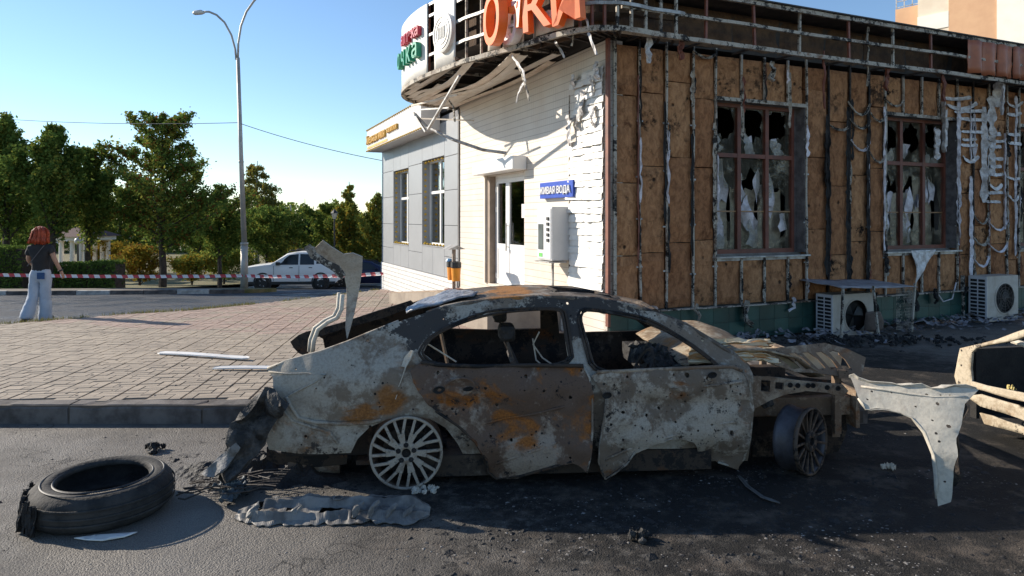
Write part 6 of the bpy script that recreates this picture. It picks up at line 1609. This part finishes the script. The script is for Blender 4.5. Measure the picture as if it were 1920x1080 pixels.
def park():
    G = 'leafy trees beyond the road'; up = [L_DARK, L_MID, L_OLIVE]
    tree('maple_tree', 'dark upright tree at the left edge above the hedge', 12, 195, 27, 2.0, 1.8, oval, 15000, .085, up, (6, 3, 1), 1, G, 1.5, 0, nb=34)
    tree('maple_tree', 'dark upright tree with spiky shoots directly above the red-haired woman', 98, 215, 26, 1.9, 1.7, oval, 15000, .085, up, (6, 3, 1), 2, G, 1.6, 0, nb=34)
    tree('maple_tree', 'dark leaning tree between the woman and the broad tree', 165, 262, 28, 1.8, 1.6, oval, 12000, .085, up, (6, 3, 1), 3, G, 1.4, 0, nb=30)
    tree('linden_tree', 'broad tall tree with browning leaves left of the lamp post', 305, 203, 28.5, 2.75, 1.5, lambda f: (.92 - .75 * f) * (.85 + .3 * math.sin(f * 17)) + .12, 19000, .085, [L_DARK, L_MID, L_BRN, L_OLIVE], (6, 3, 2, 2), 4, G, .75, .1, nb=40)
    tree('linden_tree', 'small dark tree right of the broad tall tree', 412, 335, 31, 1.5, 1.2, oval, 8000, .085, up, (6, 3, 1), 5, G, .9, 0)
    tree('birch_tree', 'yellowish drooping birch just behind the lamp post', 482, 292, 40, 1.9, 2.2, lambda f: (1 - f) ** .6 * .9 + .1, 11000, .085, [L_BIRCH, L_OLIVE, L_YEL], (6, 2, 1), 6, G, .9, .9, BARKW)
    tree('linden_tree', 'round dark tree behind the white car bonnet', 500, 388, 37, 2.0, 1.3, broad, 11000, .09, up, (6, 3, 1), 7, G, .7, 0)
    tree('spruce_tree', 'narrow pointed spruce between the birch and the bushy trees', 572, 366, 47, 1.5, .5, cone, 9000, .09, [L_SPR, L_DARK], (3, 1), 8, G, -.1, .15, nb=44, lobes=.15)
    tree('maple_tree', 'bushy green tree right of the spruce', 622, 378, 42, 1.9, 1.0, broad, 10000, .10, [L_MID, L_OLIVE, L_DARK], (4, 3, 2), 9, G, .9, 0)
    tree('poplar_tree', 'tall yellow-green tree behind the small park lantern', 655, 333, 40, 1.35, .9, oval, 9000, .10, [L_OLIVE, L_MID, L_YEL], (5, 3, 1), 10, G, 1.3, 0)
    tree('poplar_tree', 'yellow-green tree nearest the grey shopfront', 706, 352, 39, 1.5, .8, oval, 10000, .10, [L_OLIVE, L_MID, L_YEL], (5, 3, 1), 11, G, 1.2, 0)
    tree('maple_tree', 'dark tree farther back beside the pavilion', 225, 345, 44, 2.4, 1.2, broad, 9000, .11, up, (5, 3, 1), 12, G, .8, 0)
    tree('maple_tree', 'dark tree farther back between broad tree and birch', 375, 372, 50, 2.6, 1.0, broad, 9000, .12, up, (5, 3, 1), 13, G, .8, 0)
    tree('maple_tree', 'distant green tree behind the parked cars', 560, 430, 62, 3.2, .8, broad, 8000, .14, [L_MID, L_OLIVE, L_DARK], (4, 3, 2), 14, G, .8, 0)
    tree('maple_tree', 'distant dark tree at far left behind the hedge', 40, 330, 48, 3.4, .8, broad, 9000, .13, up, (5, 3, 1), 15, G, .8, 0)
    S = 'shrubs in the park'
    tree('yellow_shrub', 'yellowing shrub under the broad tall tree', 262, 462, 33, 1.3, .1, broad, 4500, .07, [L_YEL, L_OLIVE, L_BRN], (4, 3, 1), 21, S, .9, 0, cat='shrub')
    tree('yellow_shrub', 'yellow shrub between broad tree and lamp post', 360, 480, 34, 1.5, .1, broad, 4500, .07, [L_YEL, L_OLIVE, L_MID], (3, 3, 2), 22, S, .9, 0, cat='shrub')
    tree('green_shrub', 'green shrub behind the lamp post foot', 420, 470, 36, 1.8, .1, broad, 5000, .08, [L_MID, L_OLIVE], (3, 2), 23, S, .8, 0, cat='shrub')
    tree('green_shrub', 'wide shrub behind the white car', 545, 470, 46, 2.6, .1, broad, 6000, .10, [L_MID, L_OLIVE, L_YEL], (3, 2, 1), 24, S, .8, 0, cat='shrub')
    tree('green_shrub', 'shrub behind the dark blue car', 668, 452, 44, 2.5, .1, broad, 6000, .10, [L_MID, L_OLIVE], (3, 2), 25, S, .8, 0, cat='shrub')
    tree('yellow_shrub', 'yellow shrub beside the pavilion columns', 205, 455, 40, 1.6, .1, broad, 4500, .08, [L_YEL, L_OLIVE], (4, 2), 26, S, .8, 0, cat='shrub')
    # far wood closing the view
    rnd = random.Random(5); vs = []; fs = []; mi = []
    for i in range(30000):
        x = rnd.uniform(-95, 8); y = 88 + rnd.uniform(-4, 4); hh = 5.5 + 2.2 * nz(x * .12, 3) + 1.2 * nz(x * .5, 7); c = Vector((x, y, -2.8 + hh * rnd.random() ** .8)); s = rnd.uniform(.2, .4)
        a = Vector((rnd.gauss(0, 1), rnd.gauss(0, 1), rnd.gauss(0, 1))).normalized(); b = a.cross(Vector((rnd.gauss(0, 1), rnd.gauss(0, 1), 1))).normalized(); k = len(vs)
        vs += [c - a * s, c + b * s * .6, c + a * s, c - b * s * .6]; fs.append((k, k + 1, k + 2, k + 3)); mi.append(rnd.choices((0, 1, 2), (4, 3, 2))[0])
    tag(mobj('distant_wood', vs, fs, [L_DARK, L_MID, L_OLIVE], None, mi=mi), 'distant band of trees closing the view behind the park', 'wood', kind='stuff')
    # clipped hedges
    def hedge(u0, u1, Y, v, label, seed):
        x0, x1 = (u0 - 960) / F * Y, (u1 - 960) / F * Y; z0 = road(Y) + .1; top = H + (VH - v) / F * Y - z0; rn = random.Random(seed); vs = []; fs = []; mi = []
        e = empty('clipped_hedge', ((x0 + x1) / 2, Y, z0)); tag(e, label, 'hedge', 'clipped hedges along the footpath'); hw = (x1 - x0) / 2
        for i in range(int(1900 * hw * 2)):
            f = rn.random(); c = Vector((rn.uniform(-hw, hw), rn.uniform(-.45, .45), rn.uniform(0, top)))
            if f < .5: c.y = -.45 + rn.gauss(0, .03)
            elif f < .8: c.z = top + rn.gauss(0, .03)
            s = rn.uniform(.03, .06); a = Vector((rn.gauss(0, 1), rn.gauss(0, 1), rn.gauss(0, 1))).normalized(); b = a.cross(Vector((rn.gauss(0, 1), 1, rn.gauss(0, 1)))).normalized(); k = len(vs)
            vs += [c - a * s, c + b * s * .6, c + a * s, c - b * s * .6]; fs.append((k, k + 1, k + 2, k + 3)); mi.append(rn.choices((0, 1), (4, 1))[0])
        mobj('foliage', vs, fs, [L_DARK, L_MID], e, mi=mi); MB().box(-hw + .06, hw - .06, -.36, .36, 0, top - .08).build('branch_core', BARK, e)
    hedge(-60, 57, 25.6, 463, 'tall clipped hedge at the left edge behind the woman', 1)
    hedge(112, 175, 26.4, 494, 'low clipped hedge section right of the woman', 2)
    hedge(178, 228, 26.2, 491, 'clipped hedge section ending below the broad tree', 3)
park()

def street():
    # twin-arm street lamp
    Y = 24.0; X = (458 - 960) / F * Y; z0 = road(Y) + .1; e = empty('street_lamp', (X, Y, z0)); tag(e, 'tall grey twin-arm street lamp at the end of the verge', 'street lamp')
    top = H + (VH - 108) / F * Y - z0; lean = -.22
    MB().tube([(0, 0, -.1), (0, 0, 1.6)], [.13, .12], 14).build('base_section', M_POLE, e, True)
    MB().tube([(0, 0, 1.6), (lean * .55, 0, top * .6), (lean, 0, top)], [.095, .075, .06], 14).build('mast', M_POLE, e, True)
    MB().lathe([(.105, -.05), (.135, -.04), (.135, .04), (.10, .05)], (0, 0, 1.6), (0, 0, 1), 16).lathe([(.08, -.04), (.095, 0), (.08, .04)], (lean * .5, 0, top * .55), (0, 0, 1), 16).build('collar', M_POLE, e, True)
    P = lambda u, v: ((u - 960) / F * Y - X, 0, H + (VH - v) / F * Y - z0)
    MB().tube([P(443, 112), P(441, 92), P(434, 66), P(421, 42), P(406, 28), P(392, 22), P(380, 22)], .036, 10).build('lamp_arm', M_POLE, e, True)
    MB().tube([P(446, 112), P(447, 80), P(452, 48), P(462, 22), P(476, 2), P(492, -14), P(510, -22)], .036, 10).build('lamp_arm', M_POLE, e, True)
    for (u, v, s) in ((372, 24, -1), (522, -23, 1)):
        q = P(u, v); MB().tube([(q[0] - .22 * s, 0, q[2]), (q[0] - .1 * s, 0, q[2] + .02), (q[0] + .12 * s, 0, q[2]), (q[0] + .2 * s, 0, q[2] - .02)], [.03, .09, .085, .03], 10).build('lamp_head', plain('lamp_head', (.6, .6, .58), (.5, .5, .48), 3, .4), e, True)
    # wires, each with its own sag
    def wire(name, a, b, sag, r, label):
        a, b = Vector(a), Vector(b); m = MB().tube([a.lerp(b, i / 16) - Vector((0, 0, sag * 4 * (i / 16) * (1 - i / 16))) for i in range(17)], r, 5); o = m.build(name, plain('wire', (.12, .12, .13), None, 3, .6), None); tag(o, label, 'wire')
    hp = at(446, 230, Y)
    wire('overhead_wire', hp, at(-60, 218, 30), .15, .012, 'thin overhead wire running left from the street lamp')
    wire('overhead_wire', hp, at(716, 301, 22.5), .1, .012, 'thin overhead wire from the street lamp to the grey shopfront')
    # small park lantern
    Y2 = 36; q = at(627, 505, Y2); z2 = road(Y2) + .1; e2 = empty('park_lantern', (q.x, Y2, z2)); tag(e2, 'old-style dark park lantern with frosted glass behind the cars', 'lantern'); tz = H + (VH - 398) / F * Y2 - z2
    MB().tube([(0, 0, 0), (0, 0, tz - .35)], [.06, .04], 10).lathe([(.09, 0), (.11, .15), (.06, .5), (.05, .6)], (0, 0, 0), (0, 0, 1), 12).build('post', M_BLACKPL, e2)
    MB().lathe([(.08, tz - .35), (.17, tz - .05), (.16, tz - .04)], (0, 0, 0), (0, 0, 1), 6).build('glass', plain('frosted', (.55, .5, .4), None, 3, .4), e2)
    MB().lathe([(.2, tz - .04), (.12, tz + .06), (.02, tz + .16)], (0, 0, 0), (0, 0, 1), 6).build('cap', M_BLACKPL, e2)
    Y3 = 31; q = at(146, 520, Y3); e3 = empty('park_lantern', (q.x, Y3, road(Y3) + .1)); tag(e3, 'dark park lantern with pale globe in front of the pavilion', 'lantern'); tz = H + (VH - 458) / F * Y3 - e3.location.z
    MB().tube([(0, 0, 0), (0, 0, tz)], [.05, .035], 10).build('post', M_BLACKPL, e3); MB().lathe([(.05, 0), (.14, .08), (.15, .16), (.08, .28), (.01, .3)], (0, 0, tz), (0, 0, 1), 12).build('globe', plain('globe', (.72, .72, .7), None, 2, .3), e3, True)
    # pavilion with white columns
    Yp = 38; xa, xb = (134 - 960) / F * Yp, (186 - 960) / F * Yp; zb = road(Yp); zt = H + (VH - 450) / F * Yp
    pv = empty('pavilion', ((xa + xb) / 2, Yp, zb)); tag(pv, 'small white columned pavilion with red roof among the trees', 'pavilion'); hw = (xb - xa) / 2; hh = zt - zb
    for xx in (-hw + .1, -hw * .1, hw * .45, hw - .1):
        for yy in (-1, 1): MB().lathe([(.17, 0), (.17, .12), (.13, .16), (.12, hh - .1), (.17, hh - .04), (.17, hh)], (xx, yy, 0), (0, 0, 1), 14).build('column', M_CREAM, pv)
    MB().box(-hw - .2, hw + .2, -1.3, 1.3, hh, hh + .22).build('entablature', M_CREAM, pv)
    MB().add([(-hw - .4, -1.5, hh + .221), (hw + .4, -1.5, hh + .221), (hw + .4, 1.5, hh + .221), (-hw - .4, 1.5, hh + .221), (-hw * .3, 0, hh + .8), (hw * .3, 0, hh + .8)], [(0, 1, 5, 4), (1, 2, 5), (2, 3, 4, 5), (3, 0, 4), (3, 2, 1, 0)]).build('roof', plain('roof_red', (.12, .06, .05), (.09, .045, .04), 6, .8), pv)
    # distant masts
    for i, (u, v, lb) in enumerate(((545, 385, 'thin pale mast left of the spruce'), (537, 388, 'thin pale mast close behind the birch'))):
        q = at(u, v, 70); o = MB().tube([(q.x, 70, -2.7), (q.x, 70, q.z)], [.12, .06], 8).build('distant_mast', M_POLE, None); tag(o, lb, 'mast')
    # red and white barrier tape
    t = NT('barrier_tape_pattern'); x, y, z = t.sep(); st = t.ramp(t.math('FRACT', t.math('DIVIDE', t.math('ADD', x, t.math('MULTIPLY', z, .5)), .36)), .49, .51)
    tm = t.fin(t.mix(st, (.72, .70, .69), (.50, .05, .06)), .5)
    def tape(a, b, sag, label):
        a, b = Vector(a), Vector(b); pts = [a.lerp(b, i / 40) - Vector((0, 0, sag * 4 * (i / 40) * (1 - i / 40))) + Vector((0, .02 * nz(i * .5, 1), .012 * nz(i * .6, 2))) for i in range(41)]
        o = ribbon('barrier_tape', pts, .11, tm, None, across=(0, .15, 1), curl=.1, jag=.0, wob=.3); tag(o, label, 'tape', 'barrier tape across the street')
    tape(at(-60, 514, 23.0), at(455, 517, 23.86), .05, 'red and white barrier tape left of the street lamp')
    tape(at(460, 517, 23.86), at(719, 513, 21.6), .06, 'red and white barrier tape from street lamp to grey shopfront')
street()

# ------------------------------------------------------------------ parked cars
def car_body(name, label, loc, rz, L, Wd, prof, paint, wheel_x, wr, glass_px, extra=None):
    """prof: list of (x, z_sill, z_belt, z_roof or None); loft of cross sections, near side is local -y"""
    e = empty(name, loc, rz); tag(e, label, 'car', 'cars parked at the kerb')
    sec = []
    for (x, zs, zb, zr, k) in prof:
        w_ = Wd / 2 * k; tw = w_ * .80
        pts = [(-w_ * .94, zs), (-w_, zs + .18), (-w_ * .995, zb - .12), (-w_ * .95, zb)]
        if zr: pts += [(-tw, zr - .07), (-tw * .88, zr)]
        else: pts += [(-w_ * .9, zb + .03), (-w_ * .7, zb + .05)]
        sec.append([(x, y, z) for y, z in pts] + [(x, -y, z) for y, z in reversed(pts)])
    n = len(sec[0]); vs = [p for s in sec for p in s]; fs = []; mi = []
    for i in range(len(sec) - 1):
        for k in range(n - 1):
            fs.append((i * n + k, (i + 1) * n + k, (i + 1) * n + k + 1, i * n + k + 1))
    fs.append(tuple(range(n))); fs.append(tuple((len(sec) - 1) * n + k for k in reversed(range(n))))
    b = mobj('body', vs, fs, paint, e, True); bm = b.modifiers.new('b', 'BEVEL'); bm.width = .02; bm.segments = 2
    for P in glass_px:
        for s in (-1, 1):
            def yat(z, x):
                # follow the tumblehome
                zb = lerp_tab([(p[0], p[2]) for p in prof], x); zr = lerp_tab([(p[0], p[3] or p[2] + .05) for p in prof], x); f = min(1, max(0, (z - zb) / max(.05, zr - .07 - zb))); return Wd / 2 * (.95 - .15 * f) + .012
            v2, f2 = sheet(P, [], .12); solidify(mobj('side_window', [(x, s * yat(z, x), z) for x, z in v2], f2, M_CARGLASS, e), .01, 0)
    for x in wheel_x:
        for s in (-1, 1):
            w = MB().lathe([(wr * .62, -.10), (wr * .95, -.11), (wr, -.07), (wr, .07), (wr * .95, .11), (wr * .62, .10)], (x, s * (Wd / 2 - .07), wr), (0, s, 0), 28).build('wheel', M_RUBBER, e, True)
            MB().lathe([(wr * .60, .09), (wr * .64, .105), (wr * .5, .06), (wr * .15, .075), (.001, .08)], (x, s * (Wd / 2 - .07), wr), (0, s, 0), 28).build('rim', M_BLACKPL, w, True)
            m = MB()
            for k in range(5):
                a = k * 1.2566; m.bar((x, s * (Wd / 2 - .012), wr), (x + math.cos(a) * wr * .58, s * (Wd / 2 - .012), wr + math.sin(a) * wr * .58), .035, .02, (0, 1, 0))
            m.build('spokes', M_GALV, w)
            MB().lathe([(wr * 1.02, .0), (wr * 1.2, .0), (wr * 1.2, -.06), (wr * 1.02, -.06)], (x, s * (Wd / 2 + .012), wr + .02), (0, s, 0), 28, True).build('arch_trim', M_BLACKPL, e)
    return e
def parked():
    Yd = 33.0; zc = road(Yd); xc = (556 - 960) / F * Yd
    wp = plain('white_car_paint', (.86, .86, .85), (.82, .82, .81), 1, .25, 0, .01)
    prof = [(-2.17, .42, .86, None, .86), (-2.08, .30, 1.0, None, .95), (-1.2, .28, 1.10, None, 1), (-.98, .28, 1.12, None, 1), (-.25, .28, 1.10, 1.60, 1), (.2, .28, 1.10, 1.66, 1), (1.2, .28, 1.12, 1.64, 1), (1.75, .30, 1.12, 1.55, .98), (2.02, .34, 1.05, 1.15, .95), (2.15, .45, .85, None, .88)]
    e = car_body('parked_suv', 'white parked SUV with black wheel arches facing left', (xc, Yd, zc), R(4), 4.3, 1.8, prof, wp, (-1.35, 1.32), .35, [[(-.72, 1.12), (-.14, 1.52), (.28, 1.57), (.28, 1.12)], [(.36, 1.12), (.36, 1.57), (.98, 1.56), (1.02, 1.12)], [(1.12, 1.15), (1.12, 1.53), (1.42, 1.50), (1.62, 1.18)]])
    e.scale = (1, 1, 1.1)
    MB().box(-2.0, 2.0, -.915, -.90, .28, .40).box(-2.0, 2.0, .90, .915, .28, .40).build('sill_trim', M_BLACKPL, e)
    for s in (-.66, .66): MB().tube([(-.2, s, 1.66), (-.1, s, 1.73), (1.3, s, 1.72), (1.45, s, 1.62)], .022, 8).build('roof_rail', M_BLACKPL, e)
    for s in (-1, 1):
        MB().box(-2.17, -2.02, s * .62 - .14, s * .62 + .14, .74, .90).build('headlight', M_GLASSD, e, bevel=.03); MB().box(2.02, 2.12, s * .72 - .1, s * .72 + .1, .85, 1.08).build('tail_light', plain('tail_red', (.4, .02, .02), None, 3, .3), e, bevel=.02); MB().box(-.72, -.55, s * .95 - .1, s * .95 + .1, 1.10, 1.24).build('wing_mirror', M_BLACKPL, e, bevel=.03)
        for xx in (-.12, .78): MB().box(xx, xx + .16, s * .905 - .012, s * .905 + .012, .98, 1.01).build('door_handle', M_BLACKPL, e)
        for xx in (.32, -.85): MB().box(xx, xx + .012, s * .903 - .006, s * .903 + .006, .42, 1.08).build('door_seam', M_BLACKPL, e)
    MB().add([(-1.0, -.7, 1.115), (-1.0, .7, 1.115), (-.28, .62, 1.58), (-.28, -.62, 1.58)], [(0, 1, 2, 3)]).build('windscreen', M_CARGLASS, e)
    Ys = 36.0; zs = road(Ys); xs = (690 - 960) / F * Ys
    np = plain('navy_car_paint', (.02, .025, .06), (.018, .02, .05), 1, .25, .2, .01)
    prof = [(-2.3, .40, .62, None, .85), (-2.2, .26, .74, None, .95), (-1.0, .24, .90, None, 1), (-.3, .24, .93, 1.36, 1), (.2, .24, .94, 1.42, 1), (.9, .24, .95, 1.40, 1), (1.5, .25, .97, 1.05, .98), (2.2, .30, .95, None, .95), (2.35, .42, .80, None, .88)]
    e = car_body('parked_saloon', 'dark blue parked saloon partly hidden by the grey shopfront', (xs, Ys, zs), R(184), 4.6, 1.75, prof, np, (-1.4, 1.3), .31, [[(-.62, .95), (-.15, 1.29), (.25, 1.34), (.25, .95)], [(.33, .96), (.33, 1.34), (.8, 1.33), (1.2, 1.0)]])
    for s in (-1, 1): MB().box(-2.32, -2.18, s * .6 - .14, s * .6 + .14, .58, .70).build('headlight', M_GLASS, e); MB().box(-.62, -.48, s * .93 - .08, s * .93 + .08, .95, 1.06).build('wing_mirror', np, e, bevel=.02)
parked()

# ------------------------------------------------------------------ apartment block behind, top right
def block():
    Y = 46; x0 = (1672 - 960) / F * Y; e = empty('apartment_block', (x0, Y, -2), R(-50)); tag(e, 'tall cream and orange apartment block rising behind the shop roof', 'building')
    cr = plain('cream_render', (.74, .64, .50), (.66, .55, .42), .8, .8, 0, .05); orr = plain('orange_render', (.62, .38, .22), (.56, .33, .19), .8, .8, 0, .05); wt = plain('pale_render', (.80, .76, .68), (.74, .70, .62), .8, .8)
    MB().box(1.6, 24, 0, 14, 0, 26).build('main_block', cr, e); MB().box(0, 1.6, .6, 9, 0, 18.0).build('balcony_stack', orr, e)
    MB().box(1.59, 3.4, -.06, 0, 16.0, 17.0).build('render_band', wt, e); MB().box(3.4, 6.0, -.05, -.001, 0, 26).build('render_band', orr, e)
    MB().box(6.0, 24, -.12, -.01, 0, 26).build('corner_bay', wt, e)
    for z in (18.1, 18.5, 18.9): MB().bar((.05, .62, z), (1.6, .62, z), .05).build('balcony_rail', M_GALV, e)
    for x in (.05, .55, 1.05, 1.55): MB().bar((x, .62, 18.0), (x, .62, 18.9), .05).build('balcony_post', M_GALV, e)
    for k in range(5):
        for xx in (11, 14.5, 18): w = MB().box(xx, xx + 1.5, -.16, -.121, 3 + 4 * k, 4.6 + 4 * k).build('window', M_UPVC, e); MB().box(xx + .1, xx + 1.4, -.175, -.161, 3.1 + 4 * k, 4.5 + 4 * k).build('pane', M_CARGLASS, w)
block()

# ------------------------------------------------------------------ the woman walking away
def skin(name, J, E, mat, parent, sub=2):
    me = bpy.data.meshes.new(name); me.from_pydata([j[:3] for j in J], E, []); o = bpy.data.objects.new(name, me); COL.objects.link(o); o.parent = parent
    o.modifiers.new('k', 'SKIN'); me.materials.append(mat)
    for i, j in enumerate(J):
        r = j[3] if isinstance(j[3], tuple) else (j[3], j[3]); me.skin_vertices[0].data[i].radius = r; me.skin_vertices[0].data[i].use_root = (i == 0)
    s = o.modifiers.new('s', 'SUBSURF'); s.levels = sub; s.render_levels = sub
    o.modifiers['k'].use_smooth_shade = True
    return o
def woman():
    Y = 12.7; X = (76 - 960) / F * Y; e = empty('person', (X, Y, road(Y)), R(8)); tag(e, 'person with red bobbed hair, black top and pale wide jeans walking away', 'person')
    sk = plain('skin', (.42, .23, .15), (.36, .19, .12), 4, .5, 0, .03); bl = plain('black_cotton', (.016, .016, .018), (.026, .026, .028), 8, .85, 0, .3, .004); dn = plain('pale_denim', (.42, .47, .54), (.33, .38, .46), 5, .85, 0, .5, .006, 0, 40); rh = plain('red_hair', (.42, .065, .018), (.22, .03, .01), 14, .5, 0, .6, .01, 0, 45)
    # continuous body; x right, y away from the viewer, z up
    body = [(0, 0, .92, .11), (0, 0, 1.10, .085), (0, .01, 1.28, .09), (0, .01, 1.38, .06), (0, .015, 1.46, .05), (0, .02, 1.56, .085), (0, .02, 1.63, .075),
            (.17, 0, 1.34, .055), (.25, -.02, 1.14, .042), (.33, .02, .93, .033), (-.17, 0, 1.34, .055), (-.22, .02, 1.12, .042), (-.16, .16, .98, .033),
            (.09, 0, .85, .09), (.10, 0, .48, .06), (.10, .0, .09, .04), (.10, .10, .03, .035), (-.09, 0, .85, .09), (-.11, -.02, .48, .06), (-.15, -.18, .14, .04), (-.15, -.12, .04, .035)]
    ed = [(0, 1), (1, 2), (2, 3), (3, 4), (4, 5), (5, 6), (3, 7), (7, 8), (8, 9), (3, 10), (10, 11), (11, 12), (0, 13), (13, 14), (14, 15), (15, 16), (0, 17), (17, 18), (18, 19), (19, 20)]
    # hands: palm and five fingers on each wrist
    for (wi, d, sx) in ((9, Vector((.35, .15, -.92)), 1), (12, Vector((.1, .9, -.3)), -1)):
        w = Vector(body[wi][:3]); d.normalize(); side = d.cross(Vector((1, 0, 0))).normalized(); n = len(body); body.append((*(w + d * .06), .026)); ed.append((wi, n))
        for k in range(4):
            o = w + d * .09 + side * (.024 * (k - 1.5)); body.append((*o, .009)); body.append((*(o + d * (.045 - .006 * abs(k - 1.3))), .008)); body.append((*(o + d * .07 + Vector((-.02 * sx, 0, -.01))), .007)); m = len(body); ed.extend([(n, m - 3), (m - 3, m - 2), (m - 2, m - 1)])
        o = w + d * .04 + side * .035; body.append((*o, .010)); body.append((*(o + d * .035 + side * .015), .008)); m = len(body); ed.extend([(n, m - 2), (m - 2, m - 1)])
    skin('body', body, ed, sk, e)
    tp = skin('black_top', [(0, 0, .86, (.17, .125)), (0, 0, .98, (.165, .12)), (0, 0, 1.12, (.155, .12)), (0, .01, 1.28, (.165, .12)), (0, .01, 1.43, (.095, .08)), (.175, 0, 1.34, .075), (.225, -.01, 1.22, .068), (-.175, 0, 1.34, .075), (-.215, .01, 1.2, .068)], [(0, 1), (1, 2), (2, 3), (3, 4), (3, 5), (5, 6), (3, 7), (7, 8)], bl, e)
    j = skin('wide_jeans', [(0, 0, 1.04, (.15, .115)), (0, -.01, .92, (.175, .14)), (.085, 0, .78, (.105, .12)), (.085, 0, .48, (.088, .10)), (.085, .0, .24, (.10, .115)), (.085, .0, .04, (.115, .13)), (.085, 0, -.03, (.115, .13)), (-.085, 0, .78, (.105, .12)), (-.095, -.03, .48, (.088, .10)), (-.125, -.12, .26, (.10, .11)), (-.15, -.18, .10, (.11, .12)), (-.155, -.19, .04, (.11, .12))], [(0, 1), (1, 2), (2, 3), (3, 4), (4, 5), (5, 6), (1, 7), (7, 8), (8, 9), (9, 10), (10, 11)], dn, e)
    for ob, st in ((j, .035), (bpy.data.objects[tp.name], .02)):
        tx = bpy.data.textures.new('folds', 'CLOUDS'); tx.noise_scale = .09; dm = ob.modifiers.new('d', 'DISPLACE'); dm.texture = tx; dm.strength = st; dm.mid_level = .5
    MB().box(.02, .145, -.165, -.15, .78, .90).build('back_pocket', plain('dark_denim', (.03, .08, .20), (.02, .06, .15), 6, .8), j)
    for (x, y, z, a) in ((.11, .03, .0, 0), (-.165, -.16, .03, .5)):
        o = MB().box(-.05, .05, -.12, .14, 0, .075).build('shoe', bl, e, bevel=.03); o.location = (x, y, z); o.rotation_euler = (a, 0, 0)
    # hair: bob swinging to the left
    bm = bmesh.new(); bmesh.ops.create_uvsphere(bm, u_segments=40, v_segments=24, radius=1)
    for v in bm.verts:
        a = math.atan2(v.co.y, v.co.x); low = max(0, -v.co.z); strand = 1 + .07 * math.sin(a * 17) * (.4 + low) + .05 * nz(v.co.x * 4, v.co.y * 4, v.co.z * 4)
        v.co = Vector((v.co.x * .12 * strand * (1 + .3 * low) - .03 * low, v.co.y * .125 * strand * (1 + .25 * low), max(v.co.z, -.72) * .185 + 1.57 - .02 * math.sin(a * 9) * low))
        if v.co.y > .07 and v.co.z < 1.6: v.co.y = .07
    me = bpy.data.meshes.new('hair'); bm.to_mesh(me); bm.free(); me.materials.append(rh); me.polygons.foreach_set('use_smooth', [True] * len(me.polygons)); o = bpy.data.objects.new('hair', me); COL.objects.link(o); o.parent = e
    rn = random.Random(3)
    for q in range(46):
        a = rn.uniform(0, 6.28); c, s_ = math.cos(a), math.sin(a)
        if s_ > .5: continue
        P = [(c * .06, s_ * .06 + .01, 1.74 - .02 * rn.random()), (c * .125, s_ * .13, 1.67), (c * .142 - .01, s_ * .14, 1.56), (c * .15 - .03 + .02 * rn.gauss(0, 1), s_ * .145, 1.46 - .05 * rn.random())]
        ribbon('hair_lock', P, .035, rh, o, across=(-s_, c, 0), curl=.3, jag=.5, seed=q, smooth=True)
    m = MB()
    for s in (-1, 1): m.lathe([(.002, .012), (.012, .01), (.013, 0), (.002, -.004)], (s * .032, .105, 1.565), (0, 1, 0), 10)
    m.build('eyes', M_BLACKPL, e); MB().lathe([(.001, .03), (.014, .01), (.016, -.01), (.001, -.02)], (0, .10, 1.535), (0, 1, -.2), 8).build('nose', sk, e); MB().bar((-.025, .098, 1.495), (.025, .098, 1.495), .012, .01).build('mouth', plain('lips', (.35, .10, .09), None, 3, .5), e)
    MB().lathe([(.036, -.014), (.041, -.01), (.041, .01), (.036, .014)], (.335, .025, .925), (.35, .15, -.92), 14, True).build('watch', M_BLACKPL, e)
    MB().bar((.12, -.118, 1.40), (-.16, -.13, 1.02), .02, .008).build('bag_strap', plain('grey_strap', (.12, .12, .13), None, 4, .7), e)
woman()
